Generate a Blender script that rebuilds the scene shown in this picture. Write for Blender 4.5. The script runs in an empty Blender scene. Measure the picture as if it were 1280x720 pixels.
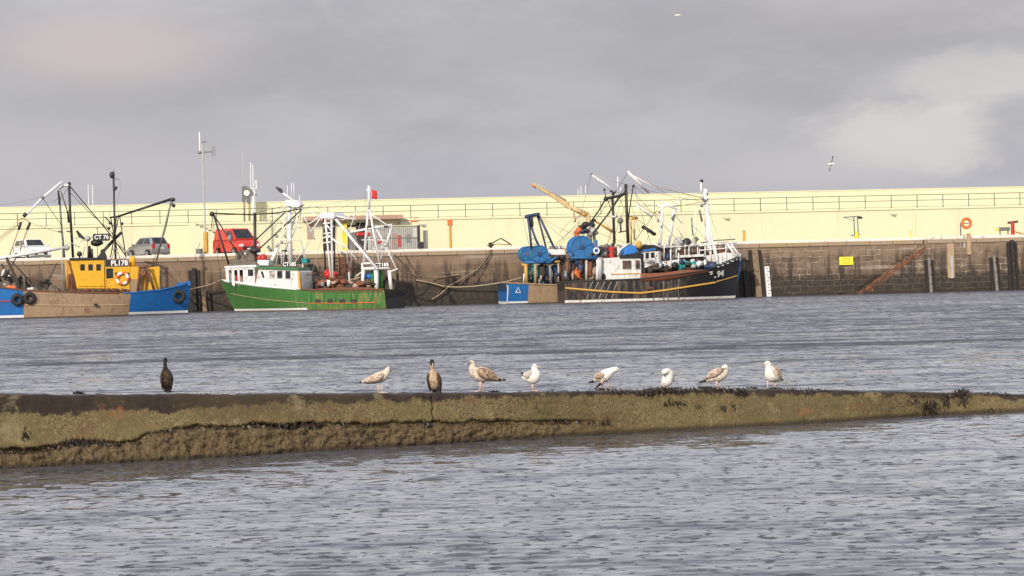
import bpy, bmesh, math, random
import numpy as np
from mathutils import Vector, Matrix, noise as mnoise
R = math.radians
rnd = random.Random(7)
scene = bpy.context.scene
COL = scene.collection

# ------------------------------------------------------------------ camera
F_PX = 3000.0            # focal length in pixels of the 1280 px wide photograph
CAM = Vector((0.0, 0.0, 2.45))
PITCH = 16.0 / F_PX
ROLL = 0.0249
_F = Vector((0, math.cos(PITCH), -math.sin(PITCH)))
_U0 = Vector((0, math.sin(PITCH), math.cos(PITCH)))
_X = Vector((1, 0, 0))
_Rt = math.cos(ROLL) * _X - math.sin(ROLL) * _U0
_Up = math.sin(ROLL) * _X + math.cos(ROLL) * _U0

def ray(px, py):
    return _F + _Rt * ((px - 640) / F_PX) + _Up * ((360 - py) / F_PX)

def on_water(px, py):
    d = ray(px, py); k = -CAM.z / d.z
    return CAM + d * k

def at_depth(px, py, y):
    d = ray(px, py); return CAM + d * (y / d.y)

cam_d = bpy.data.cameras.new('camera'); cam = bpy.data.objects.new('camera', cam_d); COL.objects.link(cam)
cam_d.sensor_width = 36; cam_d.lens = 36 * F_PX / 1280
cam_d.clip_start = 0.1; cam_d.clip_end = 6000
mtx = Matrix((_Rt, _Up, -_F)).transposed().to_4x4(); mtx.translation = CAM
cam.matrix_world = mtx
scene.camera = cam

# ------------------------------------------------------------------ object helpers
def tag(o, label=None, cat=None, group=None, kind=None):
    if label: o['label'] = label
    if cat: o['category'] = cat
    if group: o['group'] = group
    if kind: o['kind'] = kind
    return o

class Frame:
    """An Empty at a thing's base; loc() finds the point of a vertical plane of this frame behind a photo pixel."""
    def __init__(s, name, loc, rot, label, cat, group=None):
        s.o = bpy.data.objects.new(name, None); COL.objects.link(s.o)
        s.o.empty_display_size = .2
        s.o.location = loc; s.o.rotation_euler = (0, 0, rot)
        tag(s.o, label, cat, group)
        s.M = Matrix.Translation(Vector(loc)) @ Matrix.Rotation(rot, 4, 'Z')
        s.I = s.M.inverted()
    def pix(s, px, py, y=0.0):
        c = s.I @ CAM; d = s.I.to_3x3() @ ray(px, py)
        return c + d * ((y - c.y) / d.y)

class MB:
    def __init__(s): s.v = []; s.f = []; s.m = []; s.attrs = {}
    def add(s, vs, fs, mi=0):
        b = len(s.v); s.v += [tuple(v) for v in vs]
        s.f += [tuple(i + b for i in f) for f in fs]; s.m += [mi] * len(fs); return s
    def box(s, c, size, mi=0, rz=0.0, ry=0.0, taper=1.0):
        x, y, z = size[0] / 2, size[1] / 2, size[2] / 2
        M = Matrix.Rotation(rz, 3, 'Z') @ Matrix.Rotation(ry, 3, 'Y'); c = Vector(c)
        vs = []
        for k in (-1, 1):
            t = taper if k > 0 else 1
            for i, j in ((-1, -1), (1, -1), (1, 1), (-1, 1)):
                vs.append(c + M @ Vector((i * x * t, j * y * t, k * z)))
        return s.add(vs, [(0, 3, 2, 1), (4, 5, 6, 7), (0, 1, 5, 4), (1, 2, 6, 5), (2, 3, 7, 6), (3, 0, 4, 7)], mi)
    def tube(s, pts, r, mi=0, n=8, r2=None):
        pts = [Vector(p) for p in pts]; N = len(pts)
        if N < 2: return s
        rings = []; up = Vector((0.13, 0.2, 1)).normalized()
        for i, p in enumerate(pts):
            d = (pts[min(i + 1, N - 1)] - pts[max(i - 1, 0)]).normalized()
            a = d.cross(up)
            if a.length < .05: a = d.cross(Vector((1, 0, 0)))
            a.normalize(); b = d.cross(a).normalized()
            rr = r if r2 is None else r + (r2 - r) * i / (N - 1)
            rings.append([p + (a * math.cos(t) + b * math.sin(t)) * rr for t in [2 * math.pi * k / n for k in range(n)]])
        vs = [q for g in rings for q in g]; fs = []
        for i in range(N - 1):
            for k in range(n):
                fs.append((i * n + k, i * n + (k + 1) % n, (i + 1) * n + (k + 1) % n, (i + 1) * n + k))
        fs.append(tuple(range(n))[::-1]); fs.append(tuple((N - 1) * n + k for k in range(n)))
        return s.add(vs, fs, mi)
    def lathe(s, c, axis, prof, mi=0, n=20):
        """prof: (distance along axis, radius)"""
        ax = Vector(axis).normalized(); a = ax.cross(Vector((0.1, .3, 1)))
        if a.length < .1: a = ax.cross(Vector((1, 0, 0)))
        a.normalize(); b = ax.cross(a).normalized(); c = Vector(c); vs = []; fs = []
        for h, r in prof:
            for k in range(n):
                t = 2 * math.pi * k / n
                vs.append(c + ax * h + (a * math.cos(t) + b * math.sin(t)) * max(r, 1e-4))
        for i in range(len(prof) - 1):
            for k in range(n):
                fs.append((i * n + k, i * n + (k + 1) % n, (i + 1) * n + (k + 1) % n, (i + 1) * n + k))
        fs.append(tuple(range(n))[::-1]); fs.append(tuple((len(prof) - 1) * n + k for k in range(n)))
        return s.add(vs, fs, mi)
    def torus(s, c, axis, R_, r, mi=0, n=24, k=8, arcs=None):
        ax = Vector(axis).normalized(); a = ax.cross(Vector((0.1, .3, 1))).normalized(); b = ax.cross(a).normalized(); c = Vector(c)
        vs = []; fs = []; ms = []
        for i in range(n):
            t = 2 * math.pi * i / n; d = a * math.cos(t) + b * math.sin(t)
            for j in range(k):
                q = 2 * math.pi * j / k
                vs.append(c + d * (R_ + r * math.cos(q)) + ax * (r * math.sin(q)))
        base = len(s.v)
        for i in range(n):
            for j in range(k):
                fs.append((i * k + j, i * k + (j + 1) % k, ((i + 1) % n) * k + (j + 1) % k, ((i + 1) % n) * k + j))
                ms.append(arcs(i / n) if arcs else mi)
        s.add(vs, fs); s.m[-len(fs):] = ms; return s
    def ell(s, c, r, mi=0, n=14, m_=9, jit=0.0, seed=0):
        c = Vector(c); vs = []; fs = []
        for i in range(m_ + 1):
            ph = math.pi * i / m_
            for k in range(n):
                t = 2 * math.pi * k / n
                d = Vector((math.sin(ph) * math.cos(t), math.sin(ph) * math.sin(t), math.cos(ph)))
                q = 1 + jit * mnoise.noise(d * 2.1 + Vector((seed * 3.1, 0, 0))) + .5 * jit * mnoise.noise(d * 5.3 + Vector((0, seed * 1.7, 0)))
                vs.append(c + Vector((d.x * r[0], d.y * r[1], d.z * r[2])) * q)
        for i in range(m_):
            for k in range(n):
                fs.append((i * n + k, i * n + (k + 1) % n, (i + 1) * n + (k + 1) % n, (i + 1) * n + k))
        return s.add(vs, fs, mi)
    def prism(s, poly, y0, y1, mi=0, inset=1.0):
        """poly of (x, z); extruded along y; the y1 side may be scaled about its centre"""
        n = len(poly); cx = sum(p[0] for p in poly) / n; cz = sum(p[1] for p in poly) / n
        vs = [(x, y0, z) for x, z in poly] + [(cx + (x - cx) * inset, y1, cz + (z - cz) * inset) for x, z in poly]
        fs = [tuple(range(n)), tuple(range(n, 2 * n))[::-1]] + [(i, (i + 1) % n, n + (i + 1) % n, n + i) for i in range(n)]
        return s.add(vs, fs, mi)
    def build(s, name, mats, parent=None, smooth=False, loc=None, fix=True):
        me = bpy.data.meshes.new(name); me.from_pydata(s.v, [], s.f)
        if not isinstance(mats, (list, tuple)): mats = [mats]
        for mm in mats: me.materials.append(mm)
        me.polygons.foreach_set('material_index', s.m)
        if fix:
            bm = bmesh.new(); bm.from_mesh(me); bmesh.ops.recalc_face_normals(bm, faces=bm.faces); bm.to_mesh(me); bm.free()
        if smooth:
            me.polygons.foreach_set('use_smooth', [True] * len(me.polygons))
        me.update()
        o = bpy.data.objects.new(name, me); COL.objects.link(o)
        if parent is not None: o.parent = parent.o if isinstance(parent, Frame) else parent
        if loc is not None: o.location = loc
        return o

def bevel(o, w, seg=2):
    md = o.modifiers.new('bevel', 'BEVEL'); md.width = w; md.segments = seg; md.limit_method = 'ANGLE'; md.angle_limit = R(40)
    return o

def children_of(o): return [c for c in bpy.data.objects if c.parent == o]
def copy_tree(o, parent=None):
    kids = list(o.children)
    c = o.copy(); COL.objects.link(c)
    if parent is not None: c.parent = parent
    for ch in kids: copy_tree(ch, c)
    return c

def text(parent, s, size, mat, loc, name='lettering', rz=0.0, width=None, bold=.02):
    cu = bpy.data.curves.new(name, 'FONT'); cu.body = s; cu.size = size; cu.align_x = 'CENTER'; cu.align_y = 'CENTER'
    cu.extrude = .008; cu.offset = bold * size
    tmp = bpy.data.objects.new('tmp', cu); COL.objects.link(tmp)
    dg = bpy.context.evaluated_depsgraph_get(); dg.update()
    me = bpy.data.meshes.new_from_object(tmp.evaluated_get(dg)); bpy.data.objects.remove(tmp)
    me.name = name; me.materials.clear(); me.materials.append(mat)
    o = bpy.data.objects.new(name, me); COL.objects.link(o); o.parent = parent.o if isinstance(parent, Frame) else parent
    o.location = loc; o.rotation_euler = (R(90), 0, rz)
    if width:
        xs = [v.co.x for v in me.vertices]; w = max(xs) - min(xs); k = width / w
        for v in me.vertices: v.co.x *= k
    return o

# ------------------------------------------------------------------ materials
def srgb(r, g, b):
    f = lambda c: (c / 255 / 12.92) if c / 255 <= .04045 else ((c / 255 + .055) / 1.055) ** 2.4
    return (f(r), f(g), f(b))
def c4(c): return (c[0], c[1], c[2], 1)

class NT:
    def __init__(s, name):
        s.mat = bpy.data.materials.new(name); s.mat.use_nodes = True; s.t = s.mat.node_tree; s.t.nodes.clear()
        s.out = s.n('ShaderNodeOutputMaterial'); s.b = s.n('ShaderNodeBsdfPrincipled'); s.l(s.b.outputs[0], s.out.inputs[0])
    def n(s, ty, **k):
        nd = s.t.nodes.new(ty)
        for a, b in k.items(): setattr(nd, a, b)
        return nd
    def l(s, a, b): s.t.links.new(a, b)
    def coord(s, scale=(1, 1, 1), loc=(0, 0, 0), which='Object'):
        tc = s.n('ShaderNodeTexCoord'); mp = s.n('ShaderNodeMapping'); mp.inputs['Scale'].default_value = scale; mp.inputs['Location'].default_value = loc
        s.l(tc.outputs[which], mp.inputs[0]); return mp.outputs[0]
    def noise(s, vec, scale=5, detail=4, rough=.55, dist=0.0):
        nd = s.n('ShaderNodeTexNoise'); nd.inputs['Scale'].default_value = scale; nd.inputs['Detail'].default_value = detail
        nd.inputs['Roughness'].default_value = rough; nd.inputs['Distortion'].default_value = dist
        s.l(vec, nd.inputs['Vector']); return nd.outputs['Fac']
    def ramp(s, fac, a, b, ca=0.0, cb=1.0):
        nd = s.n('ShaderNodeMapRange'); nd.interpolation_type = 'SMOOTHSTEP'
        nd.inputs[1].default_value = a; nd.inputs[2].default_value = b; nd.inputs[3].default_value = ca; nd.inputs[4].default_value = cb
        s.l(fac, nd.inputs[0]); return nd.outputs[0]
    def math(s, op, a, b=None, c=None):
        nd = s.n('ShaderNodeMath', operation=op)
        for i, x in enumerate((a, b, c)):
            if x is None: continue
            if isinstance(x, (int, float)): nd.inputs[i].default_value = x
            else: s.l(x, nd.inputs[i])
        return nd.outputs[0]
    def mix(s, fac, a, b, mode='MIX'):
        nd = s.n('ShaderNodeMix', data_type='RGBA', blend_type=mode)
        for sock, x in ((nd.inputs[0], fac), (nd.inputs[6], a), (nd.inputs[7], b)):
            if isinstance(x, (int, float)): sock.default_value = x
            elif isinstance(x, tuple): sock.default_value = c4(x)
            else: s.l(x, sock)
        return nd.outputs[2]
    def bump(s, h, strength=.5, dist=.02):
        nd = s.n('ShaderNodeBump'); nd.inputs['Strength'].default_value = strength; nd.inputs['Distance'].default_value = dist
        s.l(h, nd.inputs['Height']); s.l(nd.outputs[0], s.b.inputs['Normal']); return nd
    def sep(s, v):
        nd = s.n('ShaderNodeSeparateXYZ'); s.l(v, nd.inputs[0]); return nd.outputs
    def comb(s, x, y, z):
        nd = s.n('ShaderNodeCombineXYZ')
        for i, q in enumerate((x, y, z)):
            if isinstance(q, (int, float)): nd.inputs[i].default_value = q
            else: s.l(q, nd.inputs[i])
        return nd.outputs[0]
    def set(s, col=None, rough=.6, metal=0.0, spec=None):
        if col is not None:
            if isinstance(col, tuple): s.b.inputs['Base Color'].default_value = c4(col)
            else: s.l(col, s.b.inputs['Base Color'])
        if isinstance(rough, (int, float)): s.b.inputs['Roughness'].default_value = rough
        else: s.l(rough, s.b.inputs['Roughness'])
        s.b.inputs['Metallic'].default_value = metal
        if spec is not None: s.b.inputs['Specular IOR Level'].default_value = spec
        return s.mat

_cache = {}
def paint(name, col, rough=.5, dirt=.25, rust=0.0, metal=0.0, dcol=(.10, .075, .05), rcol=(.20, .07, .025), scale=1.6, streak=True, bump=.25):
    if name in _cache: return _cache[name]
    t = NT(name)
    v = t.coord((1, 1, 1)); vs = t.coord((2.4, 2.4, .28) if streak else (1, 1, 1))
    n1 = t.noise(v, scale, 6, .65); n2 = t.noise(vs, 2.2 * scale, 5, .6)
    n3 = t.noise(v, scale * 9, 3, .6)
    var = t.mix(t.ramp(n3, .3, .7), tuple(c * .86 for c in col), tuple(min(1, c * 1.08) for c in col))
    c = t.mix(t.math('MULTIPLY', t.ramp(n2, .46, .72), dirt), var, dcol)
    c = t.mix(t.math('MULTIPLY', t.ramp(n1, .5, .72), dirt), c, dcol)
    if rust > 0:
        rm = t.math('MULTIPLY', t.ramp(t.math('ADD', t.math('MULTIPLY', n1, .55), t.math('MULTIPLY', n2, .45)), .62 - .22 * rust, .66 - .10 * rust), min(1, .5 + rust))
        c = t.mix(rm, c, rcol)
    t.bump(n1, bump, .02)
    _cache[name] = t.set(c, rough, metal); return _cache[name]

M = {}
def P(key, rgb, **k):
    M[key] = paint(key, rgb, **k); return M[key]
P('white_paint', (.78, .77, .74), rough=.45, dirt=.42, rust=.2)
P('white_steel', (.80, .79, .77), rough=.5, dirt=.20, rust=.08)
P('clean_white', (.80, .80, .79), rough=.35, dirt=.08)
P('black_paint', (.016, .016, .018), rough=.45, dirt=.35, dcol=(.07, .06, .05))
P('black_steel', (.022, .021, .022), rough=.5, dirt=.3, rust=.15)
P('grey_steel', (.24, .235, .23), rough=.5, dirt=.4, rust=.2)
P('pale_grey', (.48, .47, .45), rough=.5, dirt=.3)
P('rail_grey', (.17, .165, .15), rough=.55, dirt=.3, rust=.1)
P('yellow_paint', (.74, .40, .015), rough=.42, dirt=.30, rust=.22, dcol=(.30, .14, .03))
P('bright_yellow', (.80, .66, .03), rough=.5, dirt=.12)
P('blue_paint', (.012, .14, .42), rough=.42, dirt=.38, rust=.10, dcol=(.03, .06, .13), rcol=(.10, .075, .06))
P('crane_cream', (.64, .48, .24), rough=.55, dirt=.35, rust=.15, dcol=(.35, .2, .08))
P('drum_blue', (.015, .15, .38), rough=.5, dirt=.75, rust=.25, streak=False, scale=2.5, dcol=(.05, .06, .10))
P('dark_blue', (.02, .05, .13), rough=.5, dirt=.3, rust=.1)
P('tarp_blue', (.02, .19, .58), rough=.6, dirt=.1)
P('green_paint', (.035, .20, .035), rough=.42, dirt=.22, rust=.10, dcol=(.08, .11, .04))
P('trim_green', (.03, .15, .05), rough=.5, dirt=.2)
P('teal_net', (.03, .28, .28), rough=.9, dirt=.4, streak=False, scale=6, dcol=(.02, .08, .09))
P('plank_tan', (.34, .235, .145), rough=.75, dirt=.75, rust=.25, dcol=(.20, .13, .08), rcol=(.19, .09, .04), scale=1.2)
P('tan_wood', (.45, .33, .20), rough=.75, dirt=.4)
P('ochre_paint', (.62, .36, .07), rough=.5, dirt=.35, rust=.15, dcol=(.30, .15, .05))
P('orange', (.72, .16, .03), rough=.5, dirt=.2)
P('buoy_orange', (.80, .17, .04), rough=.5, dirt=.1)
P('red_paint', (.50, .025, .02), rough=.45, dirt=.25)
P('rust', (.15, .06, .032), rough=.85, dirt=.6, rust=.5, dcol=(.06, .03, .02), rcol=(.25, .09, .04), scale=4)
P('rust_red', (.24, .085, .04), rough=.8, dirt=.5, dcol=(.09, .04, .025), scale=3)
P('net_dark', (.045, .038, .033), rough=.95, dirt=.7, streak=False, scale=8, dcol=(.12, .09, .06), bump=.9)
P('net_grey', (.17, .145, .115), rough=.95, dirt=.7, streak=False, scale=8, dcol=(.05, .04, .035), bump=.9)
P('net_brown', (.13, .075, .045), rough=.95, dirt=.7, streak=False, scale=7, dcol=(.04, .03, .02), bump=.9)
P('rubber', (.016, .016, .017), rough=.75, dirt=.35, dcol=(.06, .055, .05), streak=False)
P('rope_tan', (.40, .31, .20), rough=.9, dirt=.4)
P('rope_dark', (.10, .075, .055), rough=.9, dirt=.4)
P('deck', (.10, .085, .07), rough=.8, dirt=.5)
P('wood_pile', (.27, .19, .125), rough=.85, dirt=.5, dcol=(.08, .05, .035), scale=3)
P('pile_grey', (.25, .23, .21), rough=.85, dirt=.5, dcol=(.08, .06, .05), scale=3)
P('wet_timber', (.022, .018, .015), rough=.7, dirt=.3, dcol=(.05, .04, .03))
P('stern_shade_grey', (.035, .033, .03), rough=.6, dirt=.4, dcol=(.07, .065, .06))  # green boat's transom faces away from the sun; its shade is in this colour
P('letter_white', (.82, .81, .78), rough=.5, dirt=.05)
P('hut_pink', (.46, .30, .23), rough=.8, dirt=.3)
P('dark_door', (.035, .03, .028), rough=.8, dirt=.3)
P('sign_yellow', (.85, .80, .05), rough=.5, dirt=.05)
P('car_silver', (.40, .395, .39), rough=.28, metal=.55, dirt=.05, streak=False)
P('car_white', (.78, .78, .78), rough=.25, dirt=.05, streak=False)
P('car_red', (.62, .035, .02), rough=.25, dirt=.04, streak=False, dcol=(.3, .05, .03))
P('lamp_red', (.45, .01, .01), rough=.3, dirt=0)
P('lamp_clear', (.75, .75, .76), rough=.2, dirt=0)
P('plate', (.75, .73, .62), rough=.4, dirt=.05)
P('flag_red', (.60, .03, .03), rough=.8, dirt=.1)
def glass(name, col=(.02, .022, .025)):
    t = NT(name); v = t.coord(); n1 = t.noise(v, 3, 2); c = t.mix(t.ramp(n1, .35, .65), tuple(q * .6 for q in col), tuple(q * 1.6 for q in col))
    return t.set(c, .12)
M['glass'] = glass('window_glass'); M['brown_glass'] = glass('brown_window_glass', (.09, .06, .045)); M['pale_glass'] = glass('pale_window_glass', (.35, .33, .30))

# black boat's hull: worn black with pale rubbed streaks
def mat_black_hull():
    t = NT('black_hull'); v = t.coord(); vs = t.coord((1.7, 1.7, .10)); n1 = t.noise(vs, 1.9, 6, .7); n2 = t.noise(v, .9, 5, .6); n3 = t.noise(v, 8, 4)
    X = t.sep(v)
    mid = t.math('MULTIPLY', t.ramp(X[0], -12, -4), t.ramp(X[0], 3.5, 1.0))
    c = t.mix(t.math('MULTIPLY', t.math('MULTIPLY', t.ramp(n1, .42, .62), mid), .75), (.014, .014, .017), (.18, .14, .11))
    c = t.mix(t.math('MULTIPLY', t.ramp(t.math('ADD', t.math('MULTIPLY', n1, .5), t.math('MULTIPLY', n2, .5)), .56, .62), t.math('MULTIPLY', mid, .8)), c, (.15, .065, .03))
    c = t.mix(t.math('MULTIPLY', n3, .25), c, (.05, .045, .04))
    t.bump(n2, .2, .03)
    return t.set(c, .45)
M['black_hull'] = mat_black_hull()

# chain / wire mesh like gear: small bumps
# ------------------------------------------------------------------ world, sun
SUN_AZ, SUN_EL = R(24), R(26)          # behind the camera, to its left
w = bpy.data.worlds.new('World'); scene.world = w; w.use_nodes = True
nt = w.node_tree; nt.nodes.clear()
class WT(NT):
    def __init__(s, tree): s.t = tree
W = WT(nt)
outw = W.n('ShaderNodeOutputWorld'); bg = W.n('ShaderNodeBackground'); W.l(bg.outputs[0], outw.inputs[0])
bg.inputs[1].default_value = .106
sky = W.n('ShaderNodeTexSky'); sky.sky_type = 'NISHITA'; sky.sun_disc = False
sky.sun_elevation = SUN_EL; sky.sun_rotation = R(180) + SUN_AZ; sky.air_density = 1.2; sky.dust_density = 2
tcw = W.n('ShaderNodeTexCoord'); dirv = tcw.outputs['Generated']
S = W.sep(dirv)
az = W.math('ARCTAN2', S[0], S[1]); el = W.math('ARCSINE', S[2])
def blob(px, py, wa, we, edge, vec_noise, amt):
    d = ray(px, py); a0 = math.atan2(d.x, d.y); e0 = math.asin(d.z / d.length)
    a = W.math('DIVIDE', W.math('SUBTRACT', az, a0), wa / F_PX); e = W.math('DIVIDE', W.math('SUBTRACT', el, e0), we / F_PX)
    r = W.math('SQRT', W.math('ADD', W.math('MULTIPLY', a, a), W.math('MULTIPLY', e, e)))
    r = W.math('ADD', r, W.math('MULTIPLY', W.math('SUBTRACT', vec_noise, .5), amt))
    return W.ramp(r, 1.0 - edge, 1.0 + edge, 1.0, 0.0)
uv = W.comb(az, W.math('MULTIPLY', el, 2.6), 0.0)
nA = W.noise(uv, 7.0, 5, .5); nB = W.noise(uv, 22.0, 6, .62, .4); nC = W.noise(uv, 3.0, 3, .5)
base = W.mix(W.ramp(nA, .34, .66), (3.85, 3.92, 4.16), (4.98, 4.98, 5.16))
base = W.mix(W.math('MULTIPLY', W.ramp(nB, .42, .70), .30), base, (5.6, 5.55, 5.6))
lowm = W.ramp(el, 0.02, .085, 1.0, 0.0)
base = W.mix(W.math('MULTIPLY', lowm, .55), base, (4.75, 4.85, 5.40))
base = W.mix(W.math('MULTIPLY', blob(1135, 172, 95, 42, .5, nB, 2.0), .72), base, (7.0, 6.8, 6.4))
base = W.mix(W.math('MULTIPLY', blob(1210, 98, 120, 32, .5, nB, 2.2), .65), base, (6.9, 6.75, 6.45))
base = W.mix(W.math('MULTIPLY', blob(140, 62, 130, 40, .8, nB, 1.1), .85), base, (6.0, 5.3, 5.2))
base = W.mix(W.math('MULTIPLY', blob(1130, 10, 170, 32, .8, nB, .9), .30), base, (5.6, 4.9, 4.7))
base = W.mix(W.math('MULTIPLY', blob(1010, 212, 150, 26, .7, nB, 1.2), .38), base, (5.9, 5.8, 5.7))
base = W.mix(W.math('MULTIPLY', blob(40, 190, 260, 60, .8, nB, .8), .35), base, (5.4, 5.3, 5.3))
base = W.mix(W.math('MULTIPLY', blob(760, 60, 420, 60, .8, nB, .8), .40), base, (3.6, 3.6, 3.85))
# thinner cover high up; band above the view brightened to lighten the water
hi = W.math('MULTIPLY', W.ramp(el, .105, .19, 1.0, 2.2), W.ramp(el, .35, 1.0, 1.0, .8))
fin = W.mix(W.ramp(el, .2, .7, .95, .62), sky.outputs[0], base)
fin = W.mix(1.0, fin, W.comb(W.math('MULTIPLY', hi, 1.02), W.math('MULTIPLY', hi, .995), W.math('MULTIPLY', hi, 1.01)), 'MULTIPLY')
W.l(fin, bg.inputs[0])

sd = bpy.data.lights.new('sun', 'SUN'); sd.energy = 3.45; sd.angle = R(.6); sd.color = (1.0, .91, .78)
sun = bpy.data.objects.new('sun', sd); COL.objects.link(sun)
to_sun = Vector((-math.sin(SUN_AZ) * math.cos(SUN_EL), -math.cos(SUN_AZ) * math.cos(SUN_EL), math.sin(SUN_EL)))
sun.rotation_euler = to_sun.to_track_quat('Z', 'Y').to_euler()
scene.view_settings.view_transform = 'Standard'; scene.view_settings.look = 'None'
scene.view_settings.gamma = 1; scene.view_settings.use_curve_mapping = False; scene.view_settings.exposure = 0

# ------------------------------------------------------------------ water
def mat_water():
    """Ripples too small to mesh are given as slopes, so that far water stays rough however small it shows."""
    t = NT('harbour_water'); v = t.coord()
    P_ = t.sep(v)
    big = t.noise(t.comb(t.math('MULTIPLY', P_[0], .012), t.math('MULTIPLY', P_[1], .075), 0.0), 1.0, 4, .6)
    def slopes(scale, sx, detail):
        nd = t.n('ShaderNodeTexNoise'); nd.inputs['Scale'].default_value = scale; nd.inputs['Detail'].default_value = detail; nd.inputs['Roughness'].default_value = .6
        t.l(t.comb(t.math('MULTIPLY', P_[0], sx), P_[1], P_[2]), nd.inputs['Vector'])
        vs = t.n('ShaderNodeVectorMath', operation='SUBTRACT'); t.l(nd.outputs['Color'], vs.inputs[0]); vs.inputs[1].default_value = (.5, .60, .5); return vs.outputs[0]
    lane = t.math('SUBTRACT', 1.0, t.ramp(t.math('ABSOLUTE', t.math('SUBTRACT', t.math('ADD', P_[1], t.math('MULTIPLY', big, 10.0)), 80.0)), .2, 3.5))
    st = t.math('ADD', t.ramp(big, .32, .66, .75, 1.1), t.math('MULTIPLY', lane, .7))
    far = t.ramp(P_[1], 18, 100, .24, .9)
    amt = t.math('MULTIPLY', st, far)
    def scl(vec, k):
        q = t.n('ShaderNodeVectorMath', operation='MULTIPLY'); t.l(vec, q.inputs[0]); q.inputs[1].default_value = k; return q.outputs[0]
    def add(a, b):
        q = t.n('ShaderNodeVectorMath', operation='ADD'); t.l(a, q.inputs[0]); t.l(b, q.inputs[1]); return q.outputs[0]
    sl = add(scl(slopes(2.2, .45, 4), (.7, 1.9, 0)), scl(slopes(.55, .3, 3), (.4, 1.1, 0)))
    # wavelets leaning towards the open side of the harbour, small ones near, drawn-out ones far off
    def wl(sx, sy, lo, hi_, seed):
        return t.ramp(t.noise(t.comb(t.math('MULTIPLY', P_[0], sx), t.math('MULTIPLY', P_[1], sy), seed), 1.0, 3, .55, .2), lo, hi_)
    wA, wB, wC = wl(6.0, 6.4, .55, .68, 0.0), wl(4.4, 2.3, .55, .68, 5.0), wl(2.2, .55, .54, .68, 9.0)
    kA = t.ramp(P_[1], 34, 62, 1.0, 0.0); kC = t.ramp(P_[1], 85, 130, 0.0, 1.0); kB = t.math('SUBTRACT', t.math('SUBTRACT', 1.0, kA), kC)
    ex = t.math('ADD', t.math('ADD', t.math('MULTIPLY', t.math('MULTIPLY', wA, kA), .62), t.math('MULTIPLY', t.math('MULTIPLY', wB, kB), .66)), t.math('MULTIPLY', t.math('MULTIPLY', wC, kC), .60))
    ex = t.math('MULTIPLY', ex, t.math('ADD', t.ramp(big, .32, .62, .75, 1.05), t.math('MULTIPLY', lane, 1.2)))
    ex = t.math('ADD', ex, t.math('MULTIPLY', lane, .10))
    sc = t.n('ShaderNodeVectorMath', operation='SCALE'); t.l(sl, sc.inputs[0]); t.l(amt, sc.inputs['Scale'])
    g = t.n('ShaderNodeNewGeometry')
    nn = t.n('ShaderNodeVectorMath', operation='NORMALIZE'); t.l(add(add(g.outputs['Normal'], sc.outputs[0]), t.comb(0.0, t.math('MULTIPLY', ex, -1.0), 0.0)), nn.inputs[0]); t.l(nn.outputs[0], t.b.inputs['Normal'])
    t.b.inputs['IOR'].default_value = 1.5
    return t.set((.062, .063, .074), .08)
M['water'] = mat_water()

def build_water():
    ds = [13.0]
    while ds[-1] < 232: ds.append(ds[-1] + max(.055, ds[-1] ** 2 / 7350 * .55))
    D = np.array(ds); nc = 700; a = np.linspace(-.46, .46, nc)
    X = D[:, None] * a[None, :]; Y = np.repeat(D[:, None], nc, 1)
    dd = np.gradient(D)[:, None]; dx = (D * (a[1] - a[0]))[:, None]
    Z = np.zeros_like(X); rs = np.random.RandomState(3)
    for i in range(80):
        lam = .10 * (4 ** rs.rand()); th = R(90) + rs.normal() * .34; k = 2 * math.pi / lam
        res = np.clip((lam / np.maximum(dd * 2.6, dx * 2.6) - .8) / .8, 0, 1)
        Z += res * (.0017 * lam ** .9) * np.sin(k * (X * math.cos(th) + Y * math.sin(th)) + rs.rand() * 6.28)
    pat = np.zeros_like(X)
    for i in range(8):
        th = R(90) + rs.normal() * .5; k = 2 * math.pi / (3 + 10 * rs.rand())
        pat += np.sin(k * (X * math.cos(th) * .4 + Y * math.sin(th)) + rs.rand() * 6.28)
    Z *= .95 + .16 * pat
    sg = Z[:150].std() + 1e-6; Z = Z + .35 * Z * np.abs(Z) / sg * .5
    nr = len(D); vs = np.stack([X, Y, Z], -1).reshape(-1, 3).astype(np.float32)
    i = np.arange(nr - 1)[:, None] * nc + np.arange(nc - 1)[None, :]
    q = np.stack([i, i + 1, i + nc + 1, i + nc], -1).reshape(-1, 4).astype(np.int32)
    me = bpy.data.meshes.new('water'); me.vertices.add(len(vs)); me.vertices.foreach_set('co', vs.ravel())
    me.loops.add(q.size); me.loops.foreach_set('vertex_index', q.ravel()); me.polygons.add(len(q))
    me.polygons.foreach_set('loop_start', np.arange(0, q.size, 4, dtype=np.int32)); me.polygons.foreach_set('loop_total', np.full(len(q), 4, dtype=np.int32))
    me.polygons.foreach_set('use_smooth', np.ones(len(q), dtype=bool)); me.update(); me.materials.append(M['water'])
    o = bpy.data.objects.new('water', me); COL.objects.link(o); tag(o, 'grey rippled harbour water', None, None, 'structure')
    b = MB(); b.add([(-3000, -600, -.018), (3000, -600, -.018), (3000, 4000, -.018), (-3000, 4000, -.018)], [(0, 1, 2, 3)])
    o2 = b.build('open_water', M['water'], fix=False); tag(o2, 'water of the wider harbour', None, None, 'structure')
build_water()

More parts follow.
